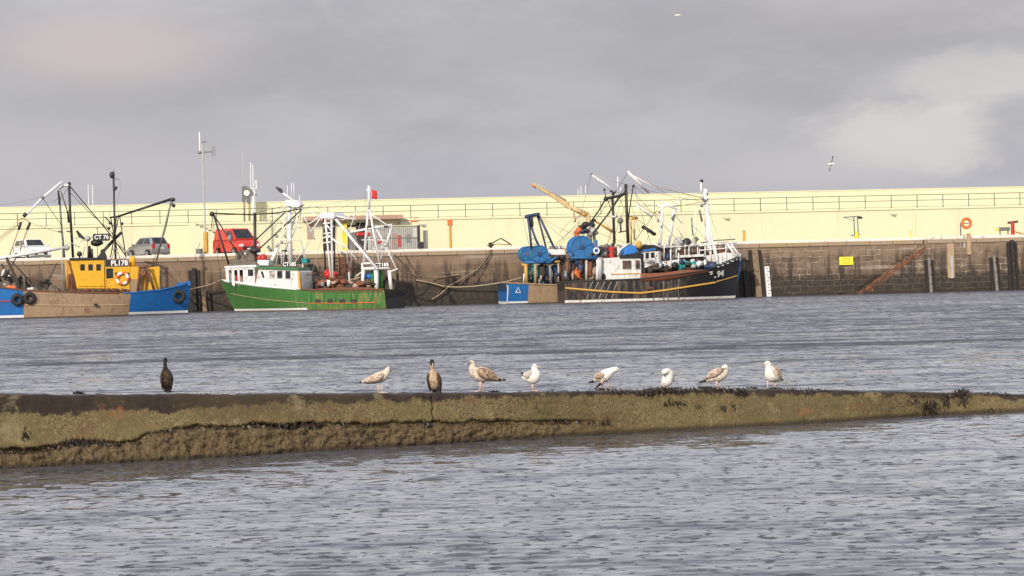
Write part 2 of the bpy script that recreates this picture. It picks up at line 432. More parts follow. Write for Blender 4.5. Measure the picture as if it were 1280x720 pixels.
# ------------------------------------------------------------------ quay
QA = R(8)
Q0 = Vector((0, 210, 0))
QU = Vector((math.cos(QA), math.sin(QA), 0)); QN = Vector((math.sin(QA), -math.cos(QA), 0))
def qworld(s, t, z=0.0): return Q0 + QU * s + QN * t + Vector((0, 0, z))
class QF(Frame):
    """frame standing on quay line coordinates (s along, t towards the camera)"""
    def __init__(s, name, ss, t, z, label, cat, group=None, rot=0.0):
        super().__init__(name, qworld(ss, t, z), QA + rot, label, cat, group)
def qpix(px, py, t):
    d = ray(px, py); p = Q0 + QN * t; k = (p - CAM).dot(QN) / d.dot(QN); h = CAM + d * k - Q0
    return h.dot(QU), h.z            # s, z

DECK = 4.72
S_STEP = qpix(1157, 330, .6)[0]      # right of this the quay face stands 1.4 m forward
def mat_stone():
    t = NT('quay_stone'); v = t.coord(); p = t.sep(v); x, z = p[0], p[2]
    nd_ = t.n('ShaderNodeTexNoise'); nd_.inputs['Scale'].default_value = .55; nd_.inputs['Detail'].default_value = 3; t.l(v, nd_.inputs['Vector']); sp_ = t.sep(nd_.outputs['Color'])
    uv = t.comb(t.math('ADD', x, t.math('MULTIPLY', sp_[0], .9)), t.math('ADD', z, t.math('MULTIPLY', sp_[1], .42)), 0.0)
    br = t.n('ShaderNodeTexBrick'); t.l(uv, br.inputs['Vector']); br.inputs['Scale'].default_value = 1.0
    br.inputs['Brick Width'].default_value = 1.25; br.inputs['Row Height'].default_value = .52; br.inputs['Mortar Size'].default_value = .028
    br.inputs['Mortar Smooth'].default_value = .3; br.offset = .42; br.squash = 1.0
    br.inputs['Color1'].default_value = (0, 0, 0, 1); br.inputs['Color2'].default_value = (1, 1, 1, 1); br.inputs['Mortar'].default_value = (.5, .5, .5, 1)
    shade = t.sep(br.outputs['Color'])[0]; mort = br.outputs['Fac']
    n1 = t.noise(v, .45, 6, .62); n2 = t.noise(v, 3.2, 6, .65); n3 = t.noise(t.comb(t.math('MULTIPLY', x, 1.6), t.math('MULTIPLY', z, .16), 0.0), 1.0, 5, .65)
    n4 = t.noise(t.comb(t.math('MULTIPLY', x, .10), t.math('MULTIPLY', z, 1.1), 3.0), 1.0, 4, .6)
    right = t.ramp(x, 18.0, 21.5)
    plain = t.mix(n2, (.135, .085, .050), (.31, .21, .13))
    blocks = t.mix(shade, (.14, .092, .062), (.32, .225, .155))
    c = t.mix(t.math('ADD', t.math('MULTIPLY', right, .85), .15), plain, t.mix(t.math('MULTIPLY', n2, .6), blocks, (.21, .145, .10)))
    c = t.mix(t.ramp(n1, .35, .60, 0.0, .7), c, (.085, .058, .04))
    patch = t.noise(t.comb(t.math('MULTIPLY', x, .7), t.math('MULTIPLY', z, 1.5), 9.0), 1.0, 6, .7)
    c = t.mix(t.math('MULTIPLY', t.ramp(patch, .50, .60), right), c, t.mix(n2, (.10, .07, .05), (.20, .145, .10)))
    c = t.mix(t.math('MULTIPLY', t.ramp(patch, .42, .36), t.math('MULTIPLY', right, .6)), c, (.40, .31, .23))
    c = t.mix(t.math('MULTIPLY', t.ramp(z, 3.45, 3.6), t.ramp(n2, .2, .6, .9, .4)), c, (.29, .205, .14))
    c = t.mix(t.math('MULTIPLY', t.ramp(n4, .58, .68), .45), c, (.48, .41, .34))
    # mortar joints, pale where the wall is dressed stone
    jm = t.math('MULTIPLY', mort, t.math('ADD', t.math('MULTIPLY', right, t.ramp(n1, .38, .62, .0, .9)), t.math('MULTIPLY', t.math('SUBTRACT', 1.0, right), .10)))
    c = t.mix(jm, c, (.50, .42, .34))
    c = t.mix(t.math('MULTIPLY', t.math('MULTIPLY', t.ramp(n3, .48, .60), t.ramp(z, .6, 3.4, 1.0, .6)), t.ramp(z, 4.4, 3.3)), c, (.028, .022, .018))
    # tidal band: dark and wet, a little green
    wl = t.math('ADD', z, t.math('MULTIPLY', t.math('SUBTRACT', n1, .5), 1.6)); wl = t.math('ADD', wl, t.math('MULTIPLY', t.math('SUBTRACT', n2, .5), .5))
    wet = t.mix(t.math('MULTIPLY', t.ramp(n2, .4, .7), 1.0), (.024, .018, .014), (.062, .047, .028))
    wet = t.mix(t.math('MULTIPLY', t.math('MULTIPLY', mort, right), .28), wet, (.28, .22, .17))
    lim = t.math('SUBTRACT', wl, t.math('MULTIPLY', right, -.15))
    c = t.mix(t.ramp(lim, 1.5, 2.35, .96, 0.0), c, wet)
    c = t.mix(t.ramp(lim, .1, .7, .75, 0.0), c, (.024, .020, .010))
    h = t.math('SUBTRACT', t.math('ADD', t.math('MULTIPLY', n2, .6), t.math('MULTIPLY', shade, .4)), mort)
    t.bump(h, .55, .05)
    return t.set(c, t.ramp(lim, .8, 2.0, .45, .85))
M['stone'] = mat_stone()
def mat_cope():
    t = NT('cope_stone'); v = t.coord(); n1 = t.noise(v, .35, 5, .6); n2 = t.noise(v, 3, 5, .6)
    c = t.mix(n2, (.27, .20, .14), (.42, .32, .23)); c = t.mix(t.math('MULTIPLY', t.ramp(n1, .5, .66), .6), c, (.36, .27, .10))
    c = t.mix(t.ramp(n2, .6, .75), c, (.12, .09, .06)); t.bump(n2, .4, .04); return t.set(c, .85)
M['cope'] = mat_cope()
def mat_wall():
    t = NT('sea_wall_yellow'); v = t.coord(); p = t.sep(v); n1 = t.noise(v, .25, 5, .6); n2 = t.noise(t.comb(t.math('MULTIPLY', p[0], .9), t.math('MULTIPLY', p[1], .9), t.math('MULTIPLY', p[2], .09)), 1.0, 5, .6)
    n3 = t.noise(v, 4, 4)
    c = t.mix(n1, (.65, .635, .42), (.72, .705, .475)); c = t.mix(t.math('MULTIPLY', t.ramp(n2, .5, .75), .26), c, (.46, .41, .29))
    c = t.mix(t.math('MULTIPLY', t.ramp(t.noise(t.comb(t.math('MULTIPLY', p[0], .16), p[1], t.math('MULTIPLY', p[2], .5)), 1.0, 4, .6), .56, .74), .3), c, (.60, .56, .43))
    # faint shutter joints every few metres
    jx = t.math('ABSOLUTE', t.math('SUBTRACT', t.math('FRACT', t.math('DIVIDE', p[0], 7.3)), .5))
    c = t.mix(t.ramp(jx, .003, .007, .22, 0.0), c, (.42, .36, .22))
    t.bump(n3, .15, .03); return t.set(c, .8)
M['wall'] = mat_wall()
def mat_kerb():
    t = NT('white_kerb'); v = t.coord(); n1 = t.noise(v, 1.2, 5, .7); n2 = t.noise(v, .3, 4)
    p = t.sep(v)
    c = t.mix(t.ramp(n1, .56, .70), (.76, .71, .64), (.34, .27, .20)); c = t.mix(t.ramp(n2, .55, .75, 0.0, .4), c, (.50, .38, .28)); return t.set(c, .8)
M['kerb'] = mat_kerb()
def mat_conc():
    t = NT('quay_concrete'); v = t.coord(); n = t.noise(v, 1.3, 6, .6); return t.set(t.mix(n, (.24, .22, .19), (.36, .33, .29)), .9)
M['conc'] = mat_conc()

def qtag_mesh(b, name, mats, label=None, cat=None, kind=None, group=None, parent=None, **k):
    o = b.build(name, mats, parent, **k)
    if parent is None:
        o.location = Q0; o.rotation_euler = (0, 0, QA)
    return tag(o, label, cat, group, kind)

SL, SR = -150.0, 160.0
# paved top of the quay (local coordinates: x = s, y = -t)
b = MB(); b.add([(SL, .3, DECK), (SR, .3, DECK), (SR, 40, DECK), (SL, 40, DECK)], [(0, 1, 2, 3)])
qtag_mesh(b, 'quay_pavement', M['conc'], 'concrete top of the quay', kind='structure')

qw = QF('quay_wall', 0, 0, 0, 'long brown stone quay wall above the water, white painted kerb on top', 'quay wall')
b = MB(); zt = DECK - .38; E = 1.4
b.box(((SL + S_STEP) / 2, 4.0, (zt - 2) / 2), (S_STEP - SL, 8.0, zt + 2))
qtag_mesh(b, 'stone_face', M['stone'], parent=qw)
b = MB(); b.box(((SR + S_STEP) / 2, 4.0 - E / 2, (zt - 2) / 2), (SR - S_STEP - .004, 8.0 + E, zt + 2))
o = qtag_mesh(b, 'stone_face', M['stone'], parent=qw)
# staircase down the face, in front of the recessed face, falling to the left
s_bot = qpix(1068, 360, .8)[0]; b = MB(); n = 24; poly = [(S_STEP - .006, -2.0), (s_bot - 1.2, -2.0), (s_bot - 1.2, .12)]
for i in range(n):
    x0 = s_bot + (S_STEP - s_bot) * i / n; x1 = s_bot + (S_STEP - s_bot) * (i + 1) / n; z0 = .12 + (zt - .12) * (i + 1) / n
    poly += [(x0, z0), (x1 - (.006 if i == n - 1 else 0), z0)]
b.prism([p for p in poly], -E, -.004)
qtag_mesh(b, 'staircase', M['stone'], parent=qw)
def mat_weedstep():
    t = NT('rusty_weed'); v = t.coord(); n = t.noise(v, 3, 6, .7); c = t.mix(t.ramp(n, .35, .65), (.24, .085, .03), (.085, .045, .028)); t.bump(n, .8, .08); return t.set(c, .8)
M['weedstep'] = mat_weedstep()
b = MB(); NX, NY = 220, 10; vs = []; keep = []
for i in range(NX + 1):
    for j in range(NY + 1):
        u = i / NX; v_ = j / NY; x0 = s_bot + (S_STEP - s_bot) * u * .97; z0 = .12 + (zt - .12) * u * .97 - .02 - v_ * (.85 - .3 * u)
        q = Vector((x0 * 1.6, z0 * 1.6, 2.2)); vs.append((x0, -E - .015 - .05 * max(0, mnoise.noise(q * 3)), z0 + .08 * mnoise.noise(q * 2)))
for i in range(NX):
    for j in range(NY):
        q = Vector((i * .09, j * .55, 1.5))
        if mnoise.fractal(q, 1, 2, 3) + .5 - j * .10 > .0:
            k = i * (NY + 1) + j; keep.append((k, k + NY + 1, k + NY + 2, k + 1))
b.add(vs, keep)
qtag_mesh(b, 'stair_weed', M['weedstep'], parent=qw, smooth=True)
o = bpy.data.objects['stair_weed']; o['kind'] = 'stuff'
# coping stones, one after the other, each a little different
b = MB(); x = SL
while x < SR:
    L = rnd.uniform(1.5, 2.6); off = -E if x >= S_STEP - .2 else 0
    if x < S_STEP - .2 and x + L > S_STEP - .2: L = S_STEP - x
    b.box((x + L / 2 - .01, .55 + off + rnd.uniform(-.03, .02), DECK - .19 + rnd.uniform(-.015, .015)), (L - .03, 1.3, .37)); x += L
o = qtag_mesh(b, 'coping', M['cope'], parent=qw); bevel(o, .03, 1)
b = MB(); x = SL
while x < SR:
    L = rnd.uniform(2.2, 4.2); off = -E if x >= S_STEP - .2 else 0
    if x < S_STEP - .2 and x + L > S_STEP - .2: L = S_STEP - x
    b.box((x + L / 2, .30 + off + rnd.uniform(-.03, .03), DECK + .09 + rnd.uniform(-.02, .02)), (L - .004, .55, .26)); x += L
o = qtag_mesh(b, 'kerb', M['kerb'], parent=qw); bevel(o, .04, 2)

# ------------------------------------------------------------------ yellow sea wall
T1 = -12.0; T2 = -14.6
z_led = qpix(1000, 262.5, T1)[1]; z_top = qpix(1000, 239.8, T2)[1]
sw = QF('sea_wall', 0, 0, 0, 'long pale yellow sea wall with raised walkway along the back of the quay', 'sea wall')
b = MB(); b.box(((SL + SR) / 2, -T1 + 4, (z_led + DECK) / 2 - .1), (SR - SL, 8.0, z_led - DECK - .2)); qtag_mesh(b, 'lower_wall', M['wall'], parent=sw)
b = MB(); b.box(((SL + SR) / 2, -T1 + 3.96, z_led - .095), (SR - SL, 8.1, .19)); o = qtag_mesh(b, 'walkway_slab', M['wall'], parent=sw); bevel(o, .03)
b = MB(); b.box(((SL + SR) / 2, -T2 + 1.1, (z_led + z_top) / 2), (SR - SL, 2.2, z_top - z_led)); qtag_mesh(b, 'parapet', M['wall'], parent=sw)
b = MB(); b.box(((SL + SR) / 2, -T2 + 1.1, z_top + .05), (SR - SL, 2.3, .10)); o = qtag_mesh(b, 'parapet_cap', M['wall'], parent=sw); bevel(o, .03)
# stair from the walkway to the quay
p0 = qpix(245, 279, T1 + .7); p1 = qpix(271, 291, T1 + .7); dzs = .175; dxs = (p1[0] - p0[0]) / 5
nst = int((z_led - DECK) / dzs); b = MB(); b2 = MB()
poly = [(p0[0] - .6, DECK), (p0[0] - .6, z_led - .02)]
for i in range(nst):
    zz = z_led - .02 - dzs * i; poly += [(p0[0] + dxs * i, zz), (p0[0] + dxs * i, zz - dzs)]
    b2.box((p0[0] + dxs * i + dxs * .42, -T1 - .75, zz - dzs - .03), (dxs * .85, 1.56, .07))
poly += [(p0[0] + dxs * nst, DECK)]
b.prism(poly, -T1 - 1.5, -T1 - .01); qtag_mesh(b, 'wall_stair', M['wall'], parent=sw)
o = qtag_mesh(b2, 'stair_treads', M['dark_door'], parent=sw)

# railing on the walkway: posts are parts
rl = QF('railing', 0, 0, 0, 'thin grey metal railing with two rails along the sea wall walkway', 'railing')
tr = T1 - .15; s = -52.0; i = 0
s0 = qpix(1081.5, 253, tr)[0]; s1 = qpix(1114, 253, tr)[0]; dp = s1 - s0
first = None; posts = []
k0 = math.floor((-62 - s0) / dp)
hrail = qpix(1081, 244.6, tr)[1] - z_led
for k in range(k0, k0 + 58):
    sx = s0 + dp * k
    if first is None:
        b = MB(); b.tube([(0, 0, -.05), (0, 0, hrail)], .045, n=6); b.box((0, 0, .02), (.16, .14, .04)); first = b.build('post', M['rail_grey'], rl); o = first
    else:
        o = first.copy(); COL.objects.link(o); o.parent = rl.o
    o.location = (sx, -tr, z_led); posts.append(sx)
for hh, r in ((hrail - .02, .034), (hrail * .56, .032)):
    b = MB(); b.tube([(posts[0] - 1, -tr, z_led + hh), (posts[-1] + 1, -tr, z_led + hh)], r, n=6); b.build('rail', M['rail_grey'], rl)
b = MB(); b.tube([(posts[0] - 1, -tr, z_led + .08), (posts[-1] + 1, -tr, z_led + .08)], .02, n=6); b.build('rail', M['rail_grey'], rl)
# ------------------------------------------------------------------ low weedy wall in the foreground
def interp(tab, x):
    if x <= tab[0][0]: a, b_ = tab[0], tab[1]
    elif x >= tab[-1][0]: a, b_ = tab[-2], tab[-1]
    else:
        for a, b_ in zip(tab, tab[1:]):
            if a[0] <= x <= b_[0]: break
    t = (x - a[0]) / (b_[0] - a[0]); return a[1] + (b_[1] - a[1]) * t
WATERLINE = [(0, 586), (230, 574), (330, 568), (560, 554), (700, 545.5), (1000, 530), (1160, 519.5), (1280, 514.5)]
TOPNEAR = [(0, 494), (200, 494), (475, 492.6), (600, 492), (750, 490.2), (850, 487.6), (960, 487.2), (1080, 488.8), (1280, 493.4)]
CRACK = [(0, 563), (55, 561), (85, 555), (120, 552), (165, 554), (185, 545), (210, 537), (250, 534), (320, 532.5), (400, 530.5), (500, 530), (560, 528.5), (640, 528), (700, 527), (780, 527)]
# straight line of the waterline in plan, fitted between the two frame edges
PA = on_water(0, 586); PB = on_water(1280, 514.5)
WD = (PB - PA); WL = WD.length; WD.normalize(); WN = Vector((WD.y, -WD.x, 0))     # towards the camera
BAT = .24; TOPW = .95
def station(s):
    """pixel x of a point s metres along the wall (from the left frame edge)"""
    p = PA + WD * s - CAM; return 640 + F_PX * p.dot(_Rt) / p.dot(_F)
def wall_profile(s):
    px = station(s); q = PA + WD * s
    e = q - WN * BAT
    pxx = max(-350, min(1700, px))
    zt = at_depth(pxx, interp(TOPNEAR, pxx), e.y).z
    wl = on_water(pxx, interp(WATERLINE, pxx)); dev = (wl - PA).dot(WN)
    zc = at_depth(pxx, interp(CRACK, pxx), e.y + .1).z if pxx < 790 else -1
    return px, zt, max(-.35, min(.35, dev)), zc

def build_breakwater():
    ns, S0, S1 = 2300, -5.0, WL + 6.0
    nv_top, nv = 10, 66
    rows = []; zone = []; edge = []
    F4 = lambda p, s: mnoise.fractal(p * s, 1.0, 2.0, 4)
    wall_tops = []
    for i in range(ns):
        s = S0 + (S1 - S0) * i / (ns - 1); px, zt, dev, zc = wall_profile(s)
        zt += .018 * F4(Vector((s, 0, 0)), 1.3) + .012 * mnoise.noise(Vector((s * 6, 3, 0)))
        zt = max(zt, .12)
        base = PA + WD * s
        rt = .5 * (1 - .0) 
        lowmask = 0 if px > 800 else min(1, (800 - px) / 200)
        for j in range(nv_top + nv):
            if j < nv_top:                    # top surface, from the far side to the near edge
                u = j / nv_top; off = -BAT - TOPW * (1 - u); z = zt - .05 * (1 - u) ** 4; bl = 0; ed = -(1 - u) * TOPW
                if j == 0: z = -.4; off = -BAT - TOPW - .1
                nrm = Vector((0, 0, 1)); amp = .013
            else:
                u = (j - nv_top) / (nv - 1); z = zt + (-.4 - zt) * u ** 1.15; f = min(1, max(0, (zt - z) / max(zt, .1)))
                off = -BAT + BAT * f + dev * f; ed = zt - z
                rn = min(.06, ed); off += .05 * (1 - (1 - rn / .06) ** 2) - .05
                bl = 0.0
                if zc > 0 and lowmask > 0:
                    wig = .035 * mnoise.noise(Vector((s * 2.3, 7, 0))) + .03 * mnoise.noise(Vector((s * 7, 2, 0))) + .012 * mnoise.noise(Vector((s * 25, 2, 0)))
                    dz = z - (zc + wig)
                    bl = max(0, min(1, .5 - dz / .03)) * lowmask
                    dent = math.exp(-(dz / .03) ** 2) * (.5 + .9 * max(0, mnoise.noise(Vector((s * 1.1, 5, 0))) + .35))
                    off -= .16 * dent * lowmask
                    off += bl * (.05 + .04 * mnoise.noise(Vector((s * .8, 9, 0))))
                # upright crack between two lengths of wall
                dx = px - 549 + 6 * mnoise.noise(Vector((0, z * 6, 0)))
                if abs(dx) < 12 and bl < .5: off -= .05 * math.exp(-(dx / 1.2) ** 2)
                nrm = WN; amp = .015 + .042 * bl
            p = base + WN * off; p.z = z
            pz = Vector((p.x, p.y, p.z * 1.9)); nz = F4(pz, 5.0) * .5 + F4(pz + Vector((9, 0, 0)), 17.0) * .42
            if bl > .1: nz += bl * .8 * F4(pz + Vector((0, 4, 0)), 7.0)
            p = p + nrm * amp * nz + Vector((0, 0, 1)) * (.3 * amp * nz)
            rows.append(p); zone.append(bl); edge.append(ed)
    nj = nv_top + nv; fs = []
    V = np.array([tuple(p) for p in rows], dtype=np.float32)
    ii = np.arange(ns - 1)[:, None] * nj + np.arange(nj - 1)[None, :]
    q = np.stack([ii, ii + nj, ii + nj + 1, ii + 1], -1).reshape(-1, 4).astype(np.int32)
    me = bpy.data.meshes.new('breakwater'); me.vertices.add(len(V)); me.vertices.foreach_set('co', V.ravel())
    me.loops.add(q.size); me.loops.foreach_set('vertex_index', q.ravel()); me.polygons.add(len(q))
    me.polygons.foreach_set('loop_start', np.arange(0, q.size, 4, dtype=np.int32)); me.polygons.foreach_set('loop_total', np.full(len(q), 4, dtype=np.int32))
    me.polygons.foreach_set('use_smooth', np.ones(len(q), dtype=bool)); me.update()
    for nm, dat in (('zone', zone), ('edge', edge)):
        at = me.attributes.new(nm, 'FLOAT', 'POINT'); at.data.foreach_set('value', np.array(dat, dtype=np.float32))
    o = bpy.data.objects.new('breakwater', me); COL.objects.link(o)
    tag(o, 'low weed covered stone breakwater across the foreground water', 'breakwater')
    return o

def mat_algae():
    t = NT('algae_wall'); v = t.coord(); p = t.sep(v)
    az_ = t.n('ShaderNodeAttribute', attribute_name='zone').outputs['Fac']; ed = t.n('ShaderNodeAttribute', attribute_name='edge').outputs['Fac']
    n1 = t.noise(v, 1.1, 5, .6); n2 = t.noise(v, 6, 5, .65); n3 = t.noise(v, 58, 4, .7); n4 = t.noise(v, 2.6, 6, .7)
    vs = t.comb(t.math('MULTIPLY', p[0], 44), t.math('MULTIPLY', p[1], 44), t.math('MULTIPLY', p[2], 14.0)); n5 = t.noise(vs, 1.0, 3, .6)
    dark = t.mix(n2, (.012, .009, .007), (.050, .031, .021))
    top = t.mix(t.ramp(n2, .35, .65), (.028, .024, .020), (.065, .055, .046))
    alg = t.mix(t.ramp(n3, .33, .67), (.028, .022, .010), (.285, .215, .095))
    alg = t.mix(t.ramp(n1, .40, .62, 0.0, .7), alg, t.mix(n5, (.075, .062, .022), (.195, .157, .060)))
    alg = t.mix(t.ramp(n4, .50, .66, 0.0, .7), alg, (.14, .078, .036))
    alg = t.mix(t.math('MULTIPLY', t.ramp(n5, .52, .72), .24), alg, (.44, .36, .20))
    low = t.mix(t.ramp(n3, .32, .68), (.022, .014, .008), (.21, .145, .070))
    low = t.mix(t.ramp(n4, .50, .66, 0.0, .75), low, t.mix(n3, (.04, .034, .013), (.18, .145, .055)))
    low = t.mix(t.ramp(n2, .54, .66, 0.0, .85), low, (.022, .014, .012))
    # bare dark stone along the upper edge; the limit wanders, deeper to the left
    depth = t.ramp(p[0], -7.5, 1.0, .25, .055)
    lim = t.math('ADD', ed, t.math('MULTIPLY', t.math('SUBTRACT', n4, .5), .40)); lim = t.math('ADD', lim, t.math('MULTIPLY', t.math('SUBTRACT', n5, .5), .10))
    lim = t.math('SUBTRACT', lim, depth)
    c = t.mix(t.ramp(lim, -.03, .03), dark, alg)
    c = t.mix(t.ramp(ed, -.03, .02, 1.0, 0.0), c, top)
    blot = t.noise(v, .55, 5, .65); c = t.mix(t.ramp(blot, .44, .64, 0.0, .5), c, (.075, .055, .026)); c = t.mix(t.ramp(t.noise(v, 1.7, 6, .7), .56, .66, 0.0, .45), c, (.30, .24, .13))
    c = t.mix(az_, c, low)
    rust = t.math('MULTIPLY', t.ramp(n1, .60, .68), t.ramp(n4, .5, .6)); c = t.mix(t.math('MULTIPLY', rust, .55), c, (.30, .13, .05))
    spots = t.math('MULTIPLY', t.ramp(t.noise(v, 4.2, 2, .4), .68, .72), t.ramp(p[0], -2, 3)); c = t.mix(t.math('MULTIPLY', spots, .85), c, (.022, .018, .014))
    wz = t.math('ADD', p[2], t.math('MULTIPLY', t.math('SUBTRACT', n2, .5), .05))
    c = t.mix(t.ramp(wz, .02, .09, .8, 0.0), c, (.03, .022, .012))
    t.bump(t.math('ADD', t.math('MULTIPLY', n3, .8), t.math('MULTIPLY', n2, .6)), .9, .016)
    return t.set(c, .75, spec=.3)
M['algae'] = mat_algae()
bw = build_breakwater(); bw.data.materials.append(M['algae'])

# top height straight from the built mesh
_ns, _nj, _S0, _S1 = 2300, 76, -5.0, WL + 6.0
def top_z(s):
    i = max(0, min(_ns - 1, round((s - _S0) / (_S1 - _S0) * (_ns - 1)))); return bw.data.vertices[i * _nj + 6].co.z
def on_top(px, py):
    """point of the wall's top behind a pixel"""
    z = .6
    for _ in range(4):
        d = ray(px, py); k = (z - CAM.z) / d.z; p = CAM + d * k
        s = (p - PA).dot(WD); tt = (p - PA).dot(WN); z = top_z(s)
    tt = max(-BAT - TOPW + .12, min(-BAT - .08, tt))
    s = (at_depth(px, py, p.y) - PA).dot(WD)
    q = PA + WD * s + WN * tt; z = top_z(s)
    # keep the pixel column after the clamp
    d = ray(px, py); q2 = CAM + d * (q.y / d.y); q2.z = z; return q2

# ------------------------------------------------------------------ loose seaweed
def mat_weed():
    t = NT('bladderwrack'); v = t.coord(); n = t.noise(v, 7, 4, .6); return t.set(t.mix(n, (.010, .008, .007), (.055, .036, .022)), .45)
M['weed'] = mat_weed()
def build_weed():
    b = MB()
    def frond(p, up, L, w_):
        d = (up + Vector((rnd.uniform(-.8, .8), rnd.uniform(-.5, .5), rnd.uniform(-.3, .5)))).normalized(); side = d.cross(Vector((rnd.uniform(-1, 1), rnd.uniform(-1, 1), rnd.uniform(-1, 1)))).normalized()
        bend = Vector((rnd.uniform(-.3, .3), rnd.uniform(-.3, .1), -.5)); vs = []
        for k in range(4):
            t = k / 3; c = p + d * L * t + bend * L * t * t * .6; ww = w_ * (1, 1.3, 1.0, .35)[k]
            vs += [c - side * ww, c + side * ww]
        b.add(vs, [(0, 1, 3, 2), (2, 3, 5, 4), (4, 5, 7, 6)])
    def clump(px, py, wpx, n, L, face=True, hpx=2.0):
        for _ in range(n):
            x = px + rnd.gauss(0, wpx * .4); 
            if face:
                s = None; p = at_depth(x, py + rnd.gauss(0, hpx), PA.y); 
                d = ray(x, py + rnd.gauss(0, hpx)); o_ = PA - WN * (BAT * .55); k = (o_ - CAM).dot(WN) / d.dot(WN); p = CAM + d * k
                s = (p - PA).dot(WD); pr = wall_profile(s); f = max(0, min(1, 1 - p.z / max(.1, pr[1]))); p = PA + WD * s + WN * (-BAT + BAT * f + pr[2] * f - .01) + Vector((0, 0, p.z))
                frond(p, WN * .5 + Vector((0, 0, -.7)), L * rnd.uniform(.5, 1.2), L * .16)
            else:
                p = on_top(x, py + rnd.gauss(0, .6)); p = p + WN * rnd.uniform(-.1, .1); p.z = top_z((p - PA).dot(WD)) - .01
                frond(p, Vector((0, 0, 1)), L * rnd.uniform(.5, 1.2), L * .18)
    # along the crack
    for k in range(130):
        px = rnd.uniform(0, 770); clump(px, interp(CRACK, px) + rnd.uniform(-1, 3), 7, 5, .055)
    for px, py, w_, n_, h in ((95, 550, 26, 110, 3), (215, 563, 34, 260, 5), (285, 563, 30, 70, 4), (380, 533, 40, 160, 3), (120, 556, 20, 60, 4), (1168, 508, 12, 130, 5), (1187, 501, 6, 60, 4), (1207, 496, 10, 90, 4), (30, 541, 6, 25, 3), (840, 503, 9, 30, 2), (855, 502, 6, 20, 2), (872, 506, 4, 16, 2), (920, 505, 7, 22, 2), (1241, 511, 12, 30, 2), (1146, 500, 12, 16, 3)):
        clump(px, py, w_, n_, .07, True, h)
    # draped over the upper edge
    for px, py, w_, n_ in ((775, 489, 50, 80), (832, 488, 26, 300), (815, 491, 14, 130), (910, 487, 30, 200), (930, 491, 12, 160), (868, 486, 40, 60), (1000, 487, 60, 30), (1208, 490, 14, 90), (1250, 492, 40, 20)):
        clump(px, py, w_, n_, .05, True, 1.6)
    for px, py, w_, n_, L in ((98, 489, 6, 26, .06), (884, 485, 12, 140, .06), (941, 483.5, 4, 40, .05), (970, 485, 10, 60, .05), (755, 487, 14, 60, .06), (618, 489, 3, 14, .06), (832, 485, 26, 160, .045), (1000, 485, 40, 40, .035), (1100, 487, 60, 40, .03), (688, 489, 4, 10, .04), (1230, 489.5, 40, 60, .04), (560, 489.5, 30, 24, .03), (300, 491, 180, 70, .025)):
        clump(px, py, w_, n_, L, False)
    o = b.build('seaweed', M['weed'], fix=False); tag(o, 'dark brown seaweed clinging to the breakwater', None, None, 'stuff')
build_weed()
# ------------------------------------------------------------------ boats
def side_off(px):      # depth (y) of the quay line in world at a pixel column
    s, z = qpix(px, 330, 0); return s

